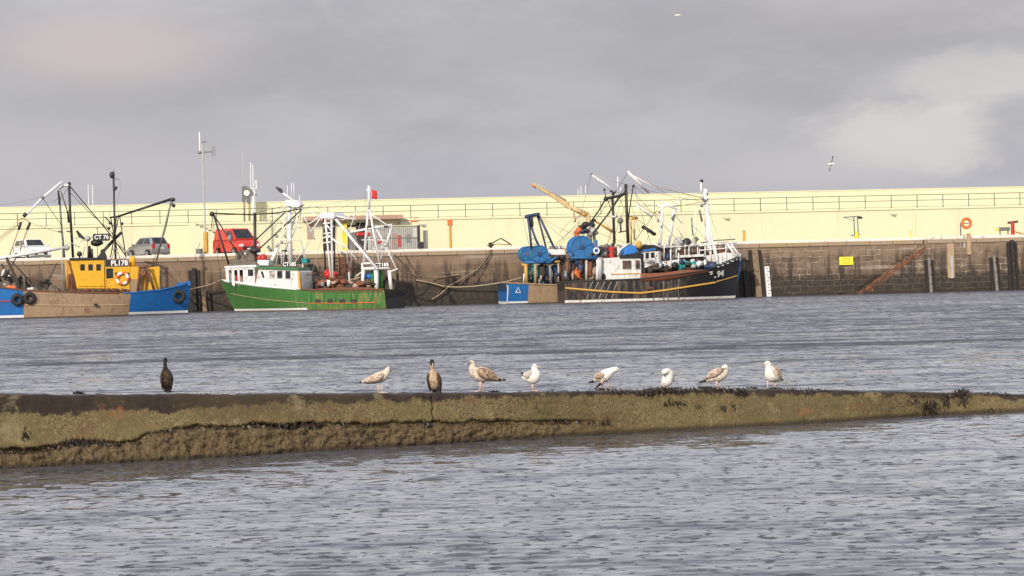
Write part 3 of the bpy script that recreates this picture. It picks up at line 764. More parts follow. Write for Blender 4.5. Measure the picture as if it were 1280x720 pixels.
class Boat(Frame):
    """root on the water; local x to the right along the hull, local -y is the side the camera sees"""
    def T(s, name, mat, pts, r, y=0.0, r2=None, n=7, parent=None):
        ys = y if isinstance(y, (list, tuple)) else [y] * len(pts)
        b = MB(); b.tube([s.pix(p[0], p[1], yy) for p, yy in zip(pts, ys)], r, n=n, r2=r2)
        return b.build(name, mat, parent or s, smooth=True)
    def slab(s, name, mat, poly, y0, y1, parent=None, bev=0.0):
        """flat-sided solid whose side is outlined in photo pixels at its near plane y0"""
        pts = [s.pix(px, py, y0) for px, py in poly]
        b = MB(); b.prism([(p.x, p.z) for p in pts], y0, y1)
        o = b.build(name, mat, parent or s)
        if bev: bevel(o, bev, 2)
        return o
    def ball(s, name, mat, px, py, r, y=0.0, jit=0.0, seed=0, parent=None):
        p = s.pix(px, py, y); b = MB(); b.ell(p, r if isinstance(r, (tuple, list)) else (r, r, r), jit=jit, seed=seed, n=16, m_=10); return b.build(name, mat, parent or s, smooth=True)
    def heap(s, name, mat, poly, y0, y1, amp=.12, seed=0):
        """heaped netting: an uneven lump filling a pixel outline (x0, x1, y_top, y_bottom)"""
        x0, x1, ya, yb = poly; a = s.pix(x0, yb, y0); c = s.pix(x1, ya, y0)
        nx, ny = 30, 14; vs = []; fs = []
        for i in range(nx + 1):
            for j in range(ny + 1):
                u, v = i / nx, j / ny
                env = (max(0, 1 - abs(2 * u - 1) ** 3)) ** .5 * (max(0, 1 - abs(2 * v - 1) ** 2.5)) ** .5
                q = Vector((u * 5 + seed, v * 3, seed * .7)); hh = env * (.62 + .38 * mnoise.fractal(q, 1, 2, 4) + .25 * mnoise.noise(q * 6))
                vs.append((a.x + (c.x - a.x) * u + amp * mnoise.noise(q * 4), y0 + (y1 - y0) * v, a.z + max(0, (c.z - a.z) * hh)))
        for i in range(nx):
            for j in range(ny):
                k = i * (ny + 1) + j; fs.append((k, k + ny + 1, k + ny + 2, k + 1))
        b = MB(); b.add(vs, fs); return b.build(name, mat, s, smooth=False)
    def hull(s, stern, bow_t, bow_w, beam, sheer, zones, mats, ubreaks=(), boot=.22, sfull=.86, rake=0.0, name='hull', bfull=2.3, wl_in=.88, deck_drop=.75):
        """stern, bow_t, bow_w: pixel columns at the near side for the stern, the bow at the rail and the bow at the waterline;
        sheer: (pixel x, pixel y) of the rail"""
        hb = beam / 2; s.beam = beam
        ymid = sheer[len(sheer) // 2][1]
        xs = s.pix(stern, ymid, -hb * sfull).x; xt = s.pix(bow_t, sheer[-1][1], 0).x; xw = s.pix(bow_w, 385, 0).x
        sgn = 1 if xt > xs else -1
        tab = []
        for px, py in sheer:
            dist = abs(px - bow_t) / max(1, abs(bow_t - stern)); yy = -hb * min(1, (dist / .5) ** .6) if dist < .5 else -hb
            p = s.pix(px, py, yy); tab.append((p.x, p.z))
        tab.sort()
        def zg(x): return interp(tab, x)
        def xat(u, v): return xs + u * (xw + (xt - xw) * v ** .85 - xs) - sgn * rake * v * max(0, 1 - u * 6)
        def half(u, v):
            g = sfull + (1 - sfull) * math.sin(min(u / .42, 1) * math.pi / 2)
            w_ = sfull * .93 + (1 - sfull * .93) * math.sin(min(u / .42, 1) * math.pi / 2)
            if u > .52: g *= max(0, 1 - ((u - .52) / .48) ** bfull)
            if u > .40: w_ *= max(0, 1 - ((u - .40) / .60) ** (bfull * .72))
            return max(.035, hb * (w_ * wl_in + (g - w_ * wl_in) * max(0, v) ** .75))
        def pt(u, z, sd):
            x = xat(u, 1); zz = zg(x); v = max(0, z / zz); x = xat(u, min(v, 1)); return Vector((x, -sd * half(u, min(v, 1)), z))
        us = sorted(set([i / 46 for i in range(47)] + [1 - .02 * k for k in (.25, .6)]))
        # extra stations where the paint changes
        brk = []
        for px in ubreaks:
            xx = s.pix(px, 380, -hb).x
            lo, hi_ = 0, 1
            for _ in range(40):
                mid = (lo + hi_) / 2
                if (xat(mid, .5) - xx) * sgn < 0: lo = mid
                else: hi_ = mid
            brk.append(lo)
        s.ubrk = brk
        us = sorted(set(us + brk + [q + .0015 for q in brk]))
        b = MB(); lv = [-.7, -.05, .06, boot] + [None] * 9
        rows = []
        for u in us:
            zz = zg(xat(u, 1)); zl = [-.7, -.05, .06, boot] + [boot + (zz - boot) * k / 9 for k in range(1, 10)]
            rows.append(zl)
        nz = len(lv); nu = len(us)
        for sd in (1, -1):
            vs = [pt(u, z, sd) for u, zl in zip(us, rows) for z in zl]
            base = len(b.v)
            b.v += [tuple(v) for v in vs]
            for i in range(nu - 1):
                for j in range(nz - 1):
                    um = (us[i] + us[i + 1]) / 2; zm = (rows[i][j] + rows[i][j + 1]) / 2
                    k = base + i * nz + j; b.f.append((k, k + nz, k + nz + 1, k + 1)); b.m.append(zones(um, zm, brk))
        for j in range(nz - 1):      # transom and stem
            b.f.append((j, j + 1, nu * nz + j + 1, nu * nz + j)); b.m.append(zones(-1, (rows[0][j] + rows[0][j + 1]) / 2, brk))
            k = (nu - 1) * nz; b.f.append((k + j, nu * nz + k + j, nu * nz + k + j + 1, k + j + 1)); b.m.append(zones(1, (rows[-1][j] + rows[-1][j + 1]) / 2, brk))
        h = b.build(name, mats, s, smooth=False)
        md = h.modifiers.new('split', 'EDGE_SPLIT'); md.split_angle = R(30); h.data.polygons.foreach_set('use_smooth', [True] * len(h.data.polygons))
        # inside of the bulwark and the deck
        b = MB(); vs = []
        for u in us[:-2]:
            x = xat(u, 1); zz = zg(x)
            hh = max(.02, half(u, 1) - .10); hd = max(.015, half(u, max(0, (zz - deck_drop) / zz)) - .12); xd = xat(u, max(0, (zz - deck_drop) / zz))
            vs += [(x, -hh, zz), (xd, -hd, zz - deck_drop), (xd, hd, zz - deck_drop), (x, hh, zz)]
        fs = []
        for i in range(len(us) - 3):
            for j in range(3):
                k = i * 4 + j; fs.append((k, k + 4, k + 5, k + 1))
        fs.append((0, 1, 2, 3)); b.add(vs, fs); b.build('deck', M['deck'], s)
        s.side = pt; s.zg = zg; s.xat = xat; s.us = us; s.halff = half
        return h
    def strake(s, name, mat, u0, u1, zf, r, n=26, out=.02, sd=1):
        b = MB(); b.tube([s.side(u0 + (u1 - u0) * k / n, zf(u0 + (u1 - u0) * k / n), sd) + Vector((0, -out * sd, 0)) for k in range(n + 1)], r, n=7); return b.build(name, mat, s, smooth=True)
    def u_of(s, px, py, yy=None):
        """u and z on the near side behind a pixel"""
        y = -s.beam / 2 if yy is None else yy
        for _ in range(6):
            p = s.pix(px, py, y); lo, hi_ = 0, 1; sg = 1 if s.xat(1, 1) > s.xat(0, 1) else -1
            for _ in range(30):
                m_ = (lo + hi_) / 2
                if (s.side(m_, p.z, 1).x - p.x) * sg < 0: lo = m_
                else: hi_ = m_
            y = s.side(lo, p.z, 1).y
        return lo, p.z
    def stripe_px(s, name, mat, pts, r, out=.02, n=10):
        uz = [s.u_of(*p) for p in pts]; q = []
        for (u0, z0), (u1, z1) in zip(uz, uz[1:]):
            for k in range(n): t = k / n; q.append(s.side(u0 + (u1 - u0) * t, z0 + (z1 - z0) * t, 1) + Vector((0, -out, 0)))
        q.append(s.side(uz[-1][0], uz[-1][1], 1) + Vector((0, -out, 0)))
        b = MB(); b.tube(q, r, n=7); return b.build(name, mat, s, smooth=True)
    def caprail(s, mat, r=.06, both=True, u0=0.0, u1=.985):
        for sd in (1, -1):
            b = MB(); n = 40
            b.tube([s.side(u0 + (u1 - u0) * k / n, s.zg(s.xat(u0 + (u1 - u0) * k / n, 1)) + .02, sd) for k in range(n + 1)], r, n=6); b.build('cap_rail', mat, s, smooth=True)
    def tyre(s, px, py, R_=.42, r=.16):
        u, z = s.u_of(px, py); p = s.side(u, z, 1) + Vector((0, -.17, 0)); b = MB(); b.torus(p, (0, 1, .05), R_ - r, r, n=28, k=10); o = b.build('tyre_fender', M['rubber'], s, smooth=True)
        q = s.side(u, s.zg(s.xat(u, 1)), 1); b = MB(); b.tube([p + Vector((0, 0, R_ - r)), q + Vector((0, -.02, 0))], .025, n=5); b.build('lanyard', M['rope_dark'], o); return o
    def window(s, parent, rect, y, mat=None, frame=None):
        x0, x1, ya, yb = rect; a = s.pix(x0, yb, y); c = s.pix(x1, ya, y); b = MB()
        b.box(((a.x + c.x) / 2, y - .012, (a.z + c.z) / 2), (abs(c.x - a.x), .03, c.z - a.z)); o = b.build('window', mat or M['glass'], parent); 
        bevel(o, min(.08, abs(c.x - a.x) * .2), 3)
        if frame:
            b = MB(); w_ = .035; X0, X1 = min(a.x, c.x), max(a.x, c.x)
            for (cx, cz, sx, sz) in (((X0 + X1) / 2, c.z, X1 - X0 + w_, w_), ((X0 + X1) / 2, a.z, X1 - X0 + w_, w_), (X0, (a.z + c.z) / 2, w_, c.z - a.z), (X1, (a.z + c.z) / 2, w_, c.z - a.z)):
                b.box((cx, y - .03, cz), (sx, .03, sz))
            b.build('frame', frame, o)
        return o
    def drum(s, name, mat, px, py, R_, y0, y1, core, coremat, parent=None, spokes=6):
        """net drum: two flanged discs with a wound core between"""
        p = s.pix(px, py, y0); root = MB(); root.lathe((p.x, y0, p.z), (0, 1, 0), [(.0, R_ * .25), (0, R_ * .98), (.03, R_), (.07, R_), (.09, R_ * .96), (.09, .1)], n=32)
        far = MB(); far.lathe((p.x, y1 - .09, p.z), (0, 1, 0), [(.0, .1), (0, R_ * .98), (.03, R_), (.07, R_), (.09, R_ * .96), (.09, .1)], n=32)
        for k in range(spokes):
            a = 2 * math.pi * k / spokes + .3; d = Vector((math.cos(a), 0, math.sin(a)))
            root.tube([Vector((p.x, y0 - .02, p.z)) + d * .15, Vector((p.x, y0 - .02, p.z)) + d * R_ * .95], .045, n=5)
        root.torus((p.x, y0 - .01, p.z), (0, 1, 0), R_ * .93, .05, n=32, k=6)
        o = root.build(name, mat, s, smooth=False); far.build('flange', mat, o)
        b = MB(); b.lathe((p.x, y0 + .1, p.z), (0, 1, 0), [(0, core), (.2, core * 1.15), (abs(y1 - y0) * .5, core * 1.05), (abs(y1 - y0) - .25, core * 1.1), (abs(y1 - y0) - .2, core)], n=24); b.build('wound_net', coremat, o)
        b = MB(); b.lathe((p.x, y0 - .14, p.z), (0, 1, 0), [(0, .10), (.0, .17), (.12, .19)], n=14); b.build('hub', M['red_paint'] if px < 665 else M['dark_blue'], o)
        return o

def boat_at(name, px, yw, depth, rot, label):
    d = ray(px, yw); p = CAM + d * (depth / d.y); return Boat(name, (p.x, p.y, 0.0), rot, label, 'fishing boat')

# ============ blue boat with the yellow wheelhouse
A = boat_at('fishing_boat', 110, 395, 193.6, QA, 'blue fishing boat with planked tan sides, yellow wheelhouse and PL178 board')
def zA(u, z, k):
    if u < 0: return 0
    if z < .06: return 3
    mid = k[0] < u < k[1]
    if mid: return 2
    return 1 if z < .22 else 0
A.hull(-46, 238.5, 234, 6.0, [(-46, 357), (0, 359.5), (30, 363), (100, 366), (162, 366.5), (200, 363), (225, 357.5), (238.5, 353)], zA, [M['blue_paint'], M['clean_white'], M['plank_tan'], M['black_paint']], (29.5, 162), bfull=3.4, boot=.26)
A.caprail(M['rust'], .07, u0=.0, u1=.68); A.caprail(M['blue_paint'], .06, u0=.70, u1=.985)
A.stripe_px('rubbing_strake', M['red_paint'], [(-44, 377.5), (18, 376.5)], .045)
A.stripe_px('rubbing_strake', M['tan_wood'], [(30, 381), (100, 382), (161, 381)], .045, .01)
for px, py in ((22, 374.5), (37, 372.5)): A.tyre(px, py, .5, .17)
A.tyre(223.5, 370.5, .58, .19)
hbA = -3.0
b = MB(); p = A.pix(119.5, 381, hbA); 
b.box((p.x, -2.98, p.z), (.28, .08, .2)); b.build('scupper', M['rubber'], A)
# stem block
A.slab('stem_head', M['blue_paint'], [(220, 357), (221, 353.5), (229, 353), (229.5, 356), (230, 352.5), (237.5, 351), (238.5, 357)], -.35, .35)
# wheelhouse
HY = -1.9
wh = A.slab('wheelhouse', M['yellow_paint'], [(96, 361), (94, 350), (88, 325.5), (130.5, 324.5), (131, 361)], HY, 1.7, bev=.05)
for x0, x1 in ((100.4, 105.8), (110.4, 116), (120.4, 126)): A.window(wh, (x0, x1, 330.2, 338.2), HY)
b = MB(); q0 = A.pix(98, 357.5, HY); q1 = A.pix(131, 357, HY); b.tube([(q0.x, HY - .02, q0.z), (q1.x, HY - .02, q1.z)], .05, n=6); b.build('hand_rail', M['yellow_paint'], wh)
rf = A.slab('roof', M['black_paint'], [(86.5, 325.2), (87, 322.5), (131.5, 321.5), (132, 324.2)], HY - .12, 1.8)
fh = A.slab('fore_shelter', M['yellow_paint'], [(131.3, 361.5), (131.3, 334), (162.5, 333), (162.5, 365.5), (148, 365.5), (147, 361.5)], HY + .1, 1.5, bev=.04)
A.window(fh, (132.8, 141.2, 335.3, 348), HY + .1); A.slab('vent_slot', M['black_paint'], [(143.5, 343.5), (143.5, 340.6), (161.5, 340.6), (161.5, 343.5)], HY + .07, HY + .12, fh)
A.slab('panel', M['plank_tan'], [(163, 362), (163, 349.5), (172, 349), (171, 364.5), (163, 365.2)], HY + .12, HY + .5)
A.slab('panel', M['yellow_paint'], [(162.8, 349), (162.8, 333.5), (175, 333), (172.4, 349)], HY + .12, 1.2)
A.slab('panel', M['yellow_paint'], [(188, 362), (184, 334.5), (199.3, 333), (199.3, 362)], HY + .6, 1.0)
A.slab('panel', M['ochre_paint'], [(176, 364), (176.5, 342), (182, 341), (189, 362)], HY + .9, HY + 1.2)
# drum shaped thing and reg board
p = A.pix(165.8, 333, -1.2); b = MB(); b.lathe(p, (0, 0, 1), [(0, .26), (.62, .26), (.8, .17), (.86, .04)], n=16); b.build('vent_drum', M['yellow_paint'], A, smooth=True)
nb = A.slab('name_board', M['black_paint'], [(132, 333.2), (132, 324.8), (160.5, 324.4), (160.5, 332.8)], HY + .05, HY + .12)
pp = A.pix(149.2, 329, HY + .03); text(nb, 'PL178', .58, M['letter_white'], pp, width=1.33, bold=.03)
# life ring
p = A.pix(153, 348, HY - .02); b = MB(); b.torus((p.x, HY - .02, p.z), (0, 1, 0), .43, .13, n=32, k=8, arcs=lambda t: 1 if (t * 4 + .15) % 1 < .42 else 0); b.build('life_ring', [M['letter_white'], M['orange']], fh, smooth=True)
# A frame forward
for pts in ([(175, 333.5), (172, 366)], [(183.8, 333), (192.8, 363)]): A.T('gallows_leg', M['rust'], pts, .11, -1.95)
A.T('gallows_beam', M['rust'], [(173, 334), (186, 333)], .12, -1.9)
p = A.pix(178.5, 341, -2.0); b = MB(); b.lathe((p.x, -2.2, p.z), (0, 1, 0), [(0, .1), (0, .22), (.1, .24), (.2, .16), (.4, .16), (.45, .24), (.6, .24)], n=18); b.build('winch_drum', M['rust_red'], A)
for pts in ([(86, 326), (95.5, 361)], [(82.5, 326), (84.5, 362)], [(90, 327), (96, 345)], [(87.5, 342), (92, 362)]): A.T('stanchion', M['rust'] if pts[0][0] > 84 else M['ochre_paint'], pts, .08, -1.6)
A.slab('panel', M['ochre_paint'], [(81.5, 344), (80.5, 325), (87.5, 325), (93, 344)], 0.2, .35)
A.slab('panel', M['rust_red'], [(84, 361), (83, 343), (92, 343), (95.5, 361)], -.6, -.4)
# rusty clutter along the rail
for i in range(26):
    px = 84 + i * 3.0 + rnd.uniform(-1, 1); A.ball('dredge_tooth', M['rust' if i % 3 else 'net_dark'], px, 363.5 + rnd.uniform(-.8, .8), (rnd.uniform(.10, .2), .15, rnd.uniform(.08, .2)), -2.75, .5, i)
# things on the roof
A.T('exhaust_pipe', M['black_steel'], [(111.3, 323), (111, 307.5)], .16, .3); A.T('exhaust_pipe', M['black_steel'], [(115.5, 323), (114.5, 311)], .10, .1)
A.ball('roof_lamp', M['black_steel'], 99.3, 317.5, .22, -.6); A.T('roof_post', M['black_steel'], [(99.5, 323), (99.3, 318)], .06, -.6); A.T('roof_post', M['grey_steel'], [(103, 323), (106, 308)], .03, -.6)
A.slab('funnel_cowl', M['black_steel'], [(124, 323), (126, 312), (130, 311), (134, 323)], -.5, .5)
A.slab('radar_scanner', M['black_paint'], [(95, 289), (96.5, 287.5), (106, 297.3), (104.5, 299.8), (98, 296)], -.1, .15)
A.ball('radar_motor', M['pale_grey'], 109.5, 298, (.24, .22, .24), 0, .3, 4); A.T('radar_post', M['pale_grey'], [(109.5, 300), (109.6, 323)], .05, 0)
A.T('radar_bracket', M['pale_grey'], [(100, 302), (116, 296.5)], .035, 0)
rb = A.slab('name_board', M['black_paint'], [(116.2, 300.3), (115.8, 293.6), (117, 292.2), (136.3, 291.8), (137.6, 293), (137.4, 299.6), (136, 301), (117.5, 301)], -.35, -.2)
pp = A.pix(126.9, 296.6, -.37); text(rb, 'CT 76', .46, M['letter_white'], pp, width=1.14, bold=.03)
A.ball('search_lamp', M['black_paint'], 121, 303.5, (.5, .3, .28), 0, .15, 3); A.T('board_post', M['grey_steel'], [(121.8, 284), (122, 323)], .03, 0)
A.T('board_bracket', M['grey_steel'], [(119.5, 286), (125, 283.5)], .03, 0)
# fore mast with its lattice
A.T('mast', M['black_steel'], [(141.8, 215), (143.2, 272), (144.5, 324)], .085, 0); A.ball('masthead_lamp', M['black_steel'], 140.2, 218.8, (.22, .2, .28), 0)
A.T('mast_rod', M['black_steel'], [(142, 222.5), (149, 224.5)], .025); A.T('mast_rod', M['black_steel'], [(142.3, 212), (142.4, 217)], .025); A.T('whip_aerial', M['grey_steel'], [(150, 226), (150.5, 236), (147, 252)], .012)
A.ball('deck_lamp', M['black_steel'], 144.7, 235, .14); A.T('mast_rod', M['black_steel'], [(142.6, 240), (147, 233.5)], .03)
for pts in ([(138.2, 271), (146, 312)], [(148.3, 270), (138, 322)], [(149.5, 270), (157.5, 322)], [(143, 287), (146, 270)], [(139, 282), (147.5, 281)], [(140, 290), (143, 300)]): A.T('mast_leg', M['black_steel'], pts, .045, 0)
A.T('crosstree', M['black_steel'], [(130.5, 271), (136, 275.5), (140, 281)], .06, 0); A.T('crosstree', M['black_steel'], [(137, 272), (150, 270)], .08, 0)
A.T('mast_arm', M['black_steel'], [(152, 290.5), (144, 298), (131, 312), (122.5, 324)], .13, .4)
for pts in ([(144, 310), (138.5, 326)], [(145, 310), (151, 326)], [(141.5, 311), (148.5, 311.5)], [(142, 316), (149, 316)], [(146, 304), (163, 321)], [(146, 300), (160, 318)]): A.T('ladder_rail', M['grey_steel'], pts, .03, -.2)
for px, py in ((137.5, 279), (136, 285.5), (152.5, 279.5), (143.5, 312)): A.ball('deck_lamp', M['black_steel'], px, py, .13)
A.T('mast_guard', M['pale_grey'], [(137, 270), (137.5, 262), (141, 258)], .02, .1); A.T('mast_guard', M['pale_grey'], [(148.5, 270), (147, 259), (144.5, 256)], .02, .1)
# right-hand derrick
A.T('derrick_boom', M['black_steel'], [(149, 270), (213.5, 249)], .085, [0, -1.0], r2=.11)
A.T('derrick_post', M['rail_grey'], [(214.5, 250.5), (194.5, 331)], .075, [-1.0, -.4]); A.ball('block', M['black_steel'], 215.6, 249.5, (.24, .2, .17), -1.0); A.ball('block', M['black_steel'], 217, 257, .16, -1.0); A.ball('block', M['grey_steel'], 214, 253.8, .15, -1.0)
A.T('stay', M['rope_dark'], [(190, 331), (207, 288), (213.5, 257)], .02, -.7)
# after gallows with the white boom
A.T('after_mast', M['black_steel'], [(86.4, 232), (87.5, 262), (91.3, 322)], .105, -.6); A.T('after_mast', M['rail_grey'], [(74, 243), (77, 285), (80.5, 322)], .085, .9); A.T('after_mast', M['grey_steel'], [(75.8, 262), (79, 322)], .03, 1.0)
A.T('gallows_beam', M['white_steel'], [(74.5, 235), (81, 231.5), (87.5, 231)], .10, [.9, .2, -.6]); A.ball('block', M['black_steel'], 86.7, 229.4, .13, -.6)
A.T('derrick_boom', M['white_steel'], [(77.5, 227.5), (53, 247.5), (30.5, 271)], .13, [0, -.4, -.8], r2=.08); A.ball('block', M['grey_steel'], 53, 246.8, .19, -.4)
A.T('tackle', M['black_steel'], [(33, 266.5), (29.3, 271)], .16, -.8); A.T('tackle', M['black_steel'], [(26.4, 277.5), (23.2, 287.5)], .11, -.8); A.T('tackle', M['black_steel'], [(37.6, 278), (33.8, 287.5)], .11, -.8)
for pts, m_, r in (([(29, 272), (26.3, 278)], 'rope_dark', .02), ([(29, 272), (37.8, 278)], 'rope_tan', .025), ([(23, 288), (12, 319)], 'rope_tan', .045), ([(33.7, 288), (25, 313)], 'rope_tan', .055), ([(28, 272), (-30, 322)], 'rope_tan', .025), ([(25, 278), (-40, 332)], 'rope_tan', .03), ([(26, 279), (-18, 318)], 'rope_tan', .02),
                   ([(12, 266), (37, 278), (78, 292)], 'rope_tan', .02), ([(54, 249), (78, 283)], 'rope_dark', .028), ([(53, 247), (-70, 270)], 'rope_tan', .012), ([(87.5, 233), (137, 292), (158, 321)], 'black_steel', .05), ([(87, 240), (110, 264), (140, 291)], 'rope_dark', .025), ([(86.5, 233), (74, 251)], 'rope_dark', .02),
                   ([(75, 236), (84, 262)], 'rope_dark', .03), ([(76, 240), (85, 268)], 'rope_dark', .025), ([(74, 247), (66, 253)], 'rope_dark', .015), ([(72.5, 289), (77, 290)], 'black_steel', .05), ([(83, 289), (88, 290)], 'black_steel', .05)):
    A.T('rigging', M[m_], pts, r, -.5, n=5)
A.T('tackle', M['black_steel'], [(72.8, 238), (74.2, 256)], .07, .5); A.T('tackle', M['black_steel'], [(84.4, 263), (85.8, 278.5)], .08, -.3)
A.T('towing_spar', M['white_steel'], [(-44, 329), (12, 321), (84, 308.8)], .16, -1.0, r2=.12); A.ball('spar_end', M['pale_grey'], 83.5, 309.5, (.25, .2, .22), -1.0)
A.T('guard_rail', M['pale_grey'], [(83, 314), (82, 305), (90, 304), (100, 309)], .035, -.8); A.T('guard_rail', M['pale_grey'], [(77.4, 300), (78, 361)], .04, -1.5)
A.T('mast_arm', M['white_steel'], [(92, 297.5), (100, 297)], .03)
# nets, dredges and floats on the after deck
for i, (m_, bx) in enumerate((('net_grey', (-40, 22, 330, 362)), ('net_dark', (-8, 16, 334, 361)), ('net_dark', (16, 34, 341, 365)), ('net_grey', (28, 74, 352, 366)), ('net_dark', (44, 64, 346, 366)))):
    A.heap('net_heap', M[m_], bx, -2.1, 1.2, seed=i * 3.3)
for pts, m_, r in (([(8, 322), (22, 352), (26, 364)], 'net_dark', .12), ([(14, 326), (40, 354)], 'net_dark', .06), ([(30, 345), (31, 366)], 'net_grey', .08), ([(38, 347), (52, 352)], 'rust', .06), ([(52, 352), (60, 350)], 'net_dark', .09), ([(60, 352), (71, 329)], 'net_dark', .05), ([(36, 346), (50, 351), (60, 349)], 'net_dark', .05), ([(49, 330), (48.5, 352)], 'rope_dark', .03),
                   ([(2, 345), (6, 336)], 'letter_white', .09), ([(10, 346), (12, 344)], 'letter_white', .09), ([(3, 358), (7, 355)], 'letter_white', .11), ([(2, 330), (14, 352)], 'black_steel', .09), ([(20, 322), (5, 350)], 'black_steel', .05), ([(-20, 325), (2, 352)], 'black_steel', .1)):
    A.T('dredge_bar', M[m_], pts, r, -1.9)
for px, py, r in ((12, 360.5, .28), (17, 361, .26), (36, 361.5, .13), (40, 361, .14)): A.ball('buoy', M['buoy_orange' if px < 30 else 'letter_white'], px, py, r, -2.4)

# ============ green boat
G = boat_at('fishing_boat', 380, 388, 197.6, QA - R(26), 'green fishing boat with white wheelhouse, white gantries and square stern in painted shade')
def zG(u, z, k):
    if u < 0: return 3 if z > .06 else 4
    if z < .06: return 2
    if z < .20 and u > k[0]: return 1
    return 0
def mat_green():
    t = NT('green_hull'); v = t.coord(); p = t.sep(v); vs = t.coord((1.8, 1.8, .14)); n1 = t.noise(vs, 2, 6, .65); n2 = t.noise(v, 1.2, 5, .6)
    aft = t.ramp(p[0], -1.0, 2.0)
    c = t.mix(n2, (.040, .140, .032), (.060, .195, .048)); c = t.mix(t.math('MULTIPLY', t.math('MULTIPLY', t.ramp(n1, .46, .60), t.math('ADD', t.math('MULTIPLY', aft, .8), .2)), .7), c, (.22, .25, .07))
    c = t.mix(t.ramp(t.noise(vs, 4, 5, .7), .55, .68, 0.0, .5), c, (.02, .07, .02))
    c = t.mix(t.math('MULTIPLY', t.ramp(n1, .60, .66), t.math('MULTIPLY', aft, .7)), c, (.25, .12, .04)); t.bump(n2, .2, .02); return t.set(c, .42)
M['green_hull'] = mat_green()
G.hull(480, 275.5, 295, 5.4, [(480, 362), (440, 362.5), (385, 362.5), (340, 359), (300, 353.5), (275.5, 349)][::1], zG, [M['green_hull'], M['clean_white'], M['rust'], M['stern_shade_grey'], M['black_paint']], (378,), bfull=2.6, sfull=.92)
G.caprail(M['rust'], .07, u0=.0, u1=.46)
def band(boat, name, mat, top, bot, out=.03):
    """painted bulwark band: a strip standing just proud of the hull side between two pixel lines"""
    b = MB(); n = 28; vs = []
    for k in range(n + 1):
        t = k / n
        for line in (top, bot):
            x = line[0][0] + (line[-1][0] - line[0][0]) * t
            tab = sorted(line); y = interp(tab, x); u, z = boat.u_of(x, y); q = boat.side(u, z, 1); vs.append(q + Vector((0, -out, 0)))
    fs = [(2 * k, 2 * k + 2, 2 * k + 3, 2 * k + 1) for k in range(n)]; b.add(vs, fs)
    o = b.build(name, mat, boat, smooth=True); md = o.modifiers.new('thick', 'SOLIDIFY'); md.thickness = .05; return o
band(G, 'bulwark', M['clean_white'], [(276.5, 349), (320, 355), (371, 361.5)], [(278.5, 353), (320, 358.5), (371, 362.5)])
G.stripe_px('rubbing_strake', M['orange'], [(386, 379), (430, 379), (470, 378)], .035)
G.stripe_px('rubbing_strake', M['rust'], [(386, 364.6), (430, 365), (478, 364.6)], .035)
G.stripe_px('paint_line', M['tan_wood'], [(288, 367), (330, 374), (385, 379)], .025)
for px in (397.5, 412.8, 427.8, 442.5):
    u, z = G.u_of(px, 376); q = G.side(u, z, 1); b = MB(); b.box((q.x, q.y, q.z), (.46, .1, .27)); b.build('freeing_port', M['black_paint'], G)
for px in (389, 405, 420, 439, 446): G.stripe_px('frame_rib', M['green_paint'], [(px, 364), (px - .3, 378)], .03, n=3)
for a0 in (471, 476, 464): G.stripe_px('scratch_batten', M['tan_wood'], [(a0, 365), (a0 - 5, 383)], .022, n=3)
# wheelhouse
gy = -1.75
gh = G.slab('wheelhouse', M['white_paint'], [(318, 360), (323, 336), (372, 337.5), (374.5, 340), (375.5, 363), (340, 362)], gy, 1.75, bev=.05)
gr = G.slab('roof', M['trim_green'], [(320.5, 336.2), (321, 333), (371.5, 334.5), (372.5, 337.8)], gy - .12, 1.85)
G.slab('end_trim', M['ochre_paint'], [(373, 360), (371.6, 338.5), (374, 339), (375.8, 361)], gy - .03, gy + .2, gh)
for rect, m_ in (((337, 343.3, 338.5, 347.5), 'pale_glass'), ((346.7, 353, 338.3, 348), 'glass'), ((357, 363, 338.3, 348.6), 'glass')): G.window(gh, rect, gy, M[m_], M['pale_grey'])
p = [G.pix(px, py, gy - .02) for px, py in ((326, 339.5), (328.4, 339), (330.8, 347), (328.5, 347.6))]
b = MB(); b.prism([(q.x, q.z) for q in p], gy - .03, gy + .01); b.build('window', M['glass'], gh)
# whaleback forward: open frame
fw = G.slab('fore_shelter', M['white_paint'], [(283, 351.5), (281.5, 333.5), (318, 332.5), (317.5, 337), (285.5, 337.5), (286.5, 352)], gy + .1, gy + .25)
G.slab('shelter_top', M['clean_white'], [(280.5, 334.8), (281, 332.8), (320, 331), (320, 333.8)], gy, 1.4)
for x0, x1, m_ in ((289, 292.5, 'white_paint'), (296.5, 299, 'white_paint'), (303.5, 306, 'clean_white'), (305.5, 318, 'white_paint')): G.slab('stanchion', M[m_], [(x0 + 1, 356), (x0, 336), (x1, 336), (x1 + 1, 358)], gy + .1, gy + .2)
G.slab('shelter_back', M['net_brown'], [(284, 353), (283, 336), (306, 336), (308, 355)], .2, .3)
G.window(fw, (310, 316.5, 336.8, 345), gy + .1)
for i, (px, py, m_) in enumerate(((292, 345, 'hut_pink'), (294, 349, 'red_paint'), (300.5, 344, 'rust_red'), (301.5, 350, 'hut_pink'), (288, 348, 'grey_steel'))): G.ball('oilskin', M[m_], px, py, (.25, .15, .5), -.6, .4, i)
for pts in ([(276, 349), (279, 338), (283, 337)],): G.T('guard_rail', M['pale_grey'], pts, .03, -.2)
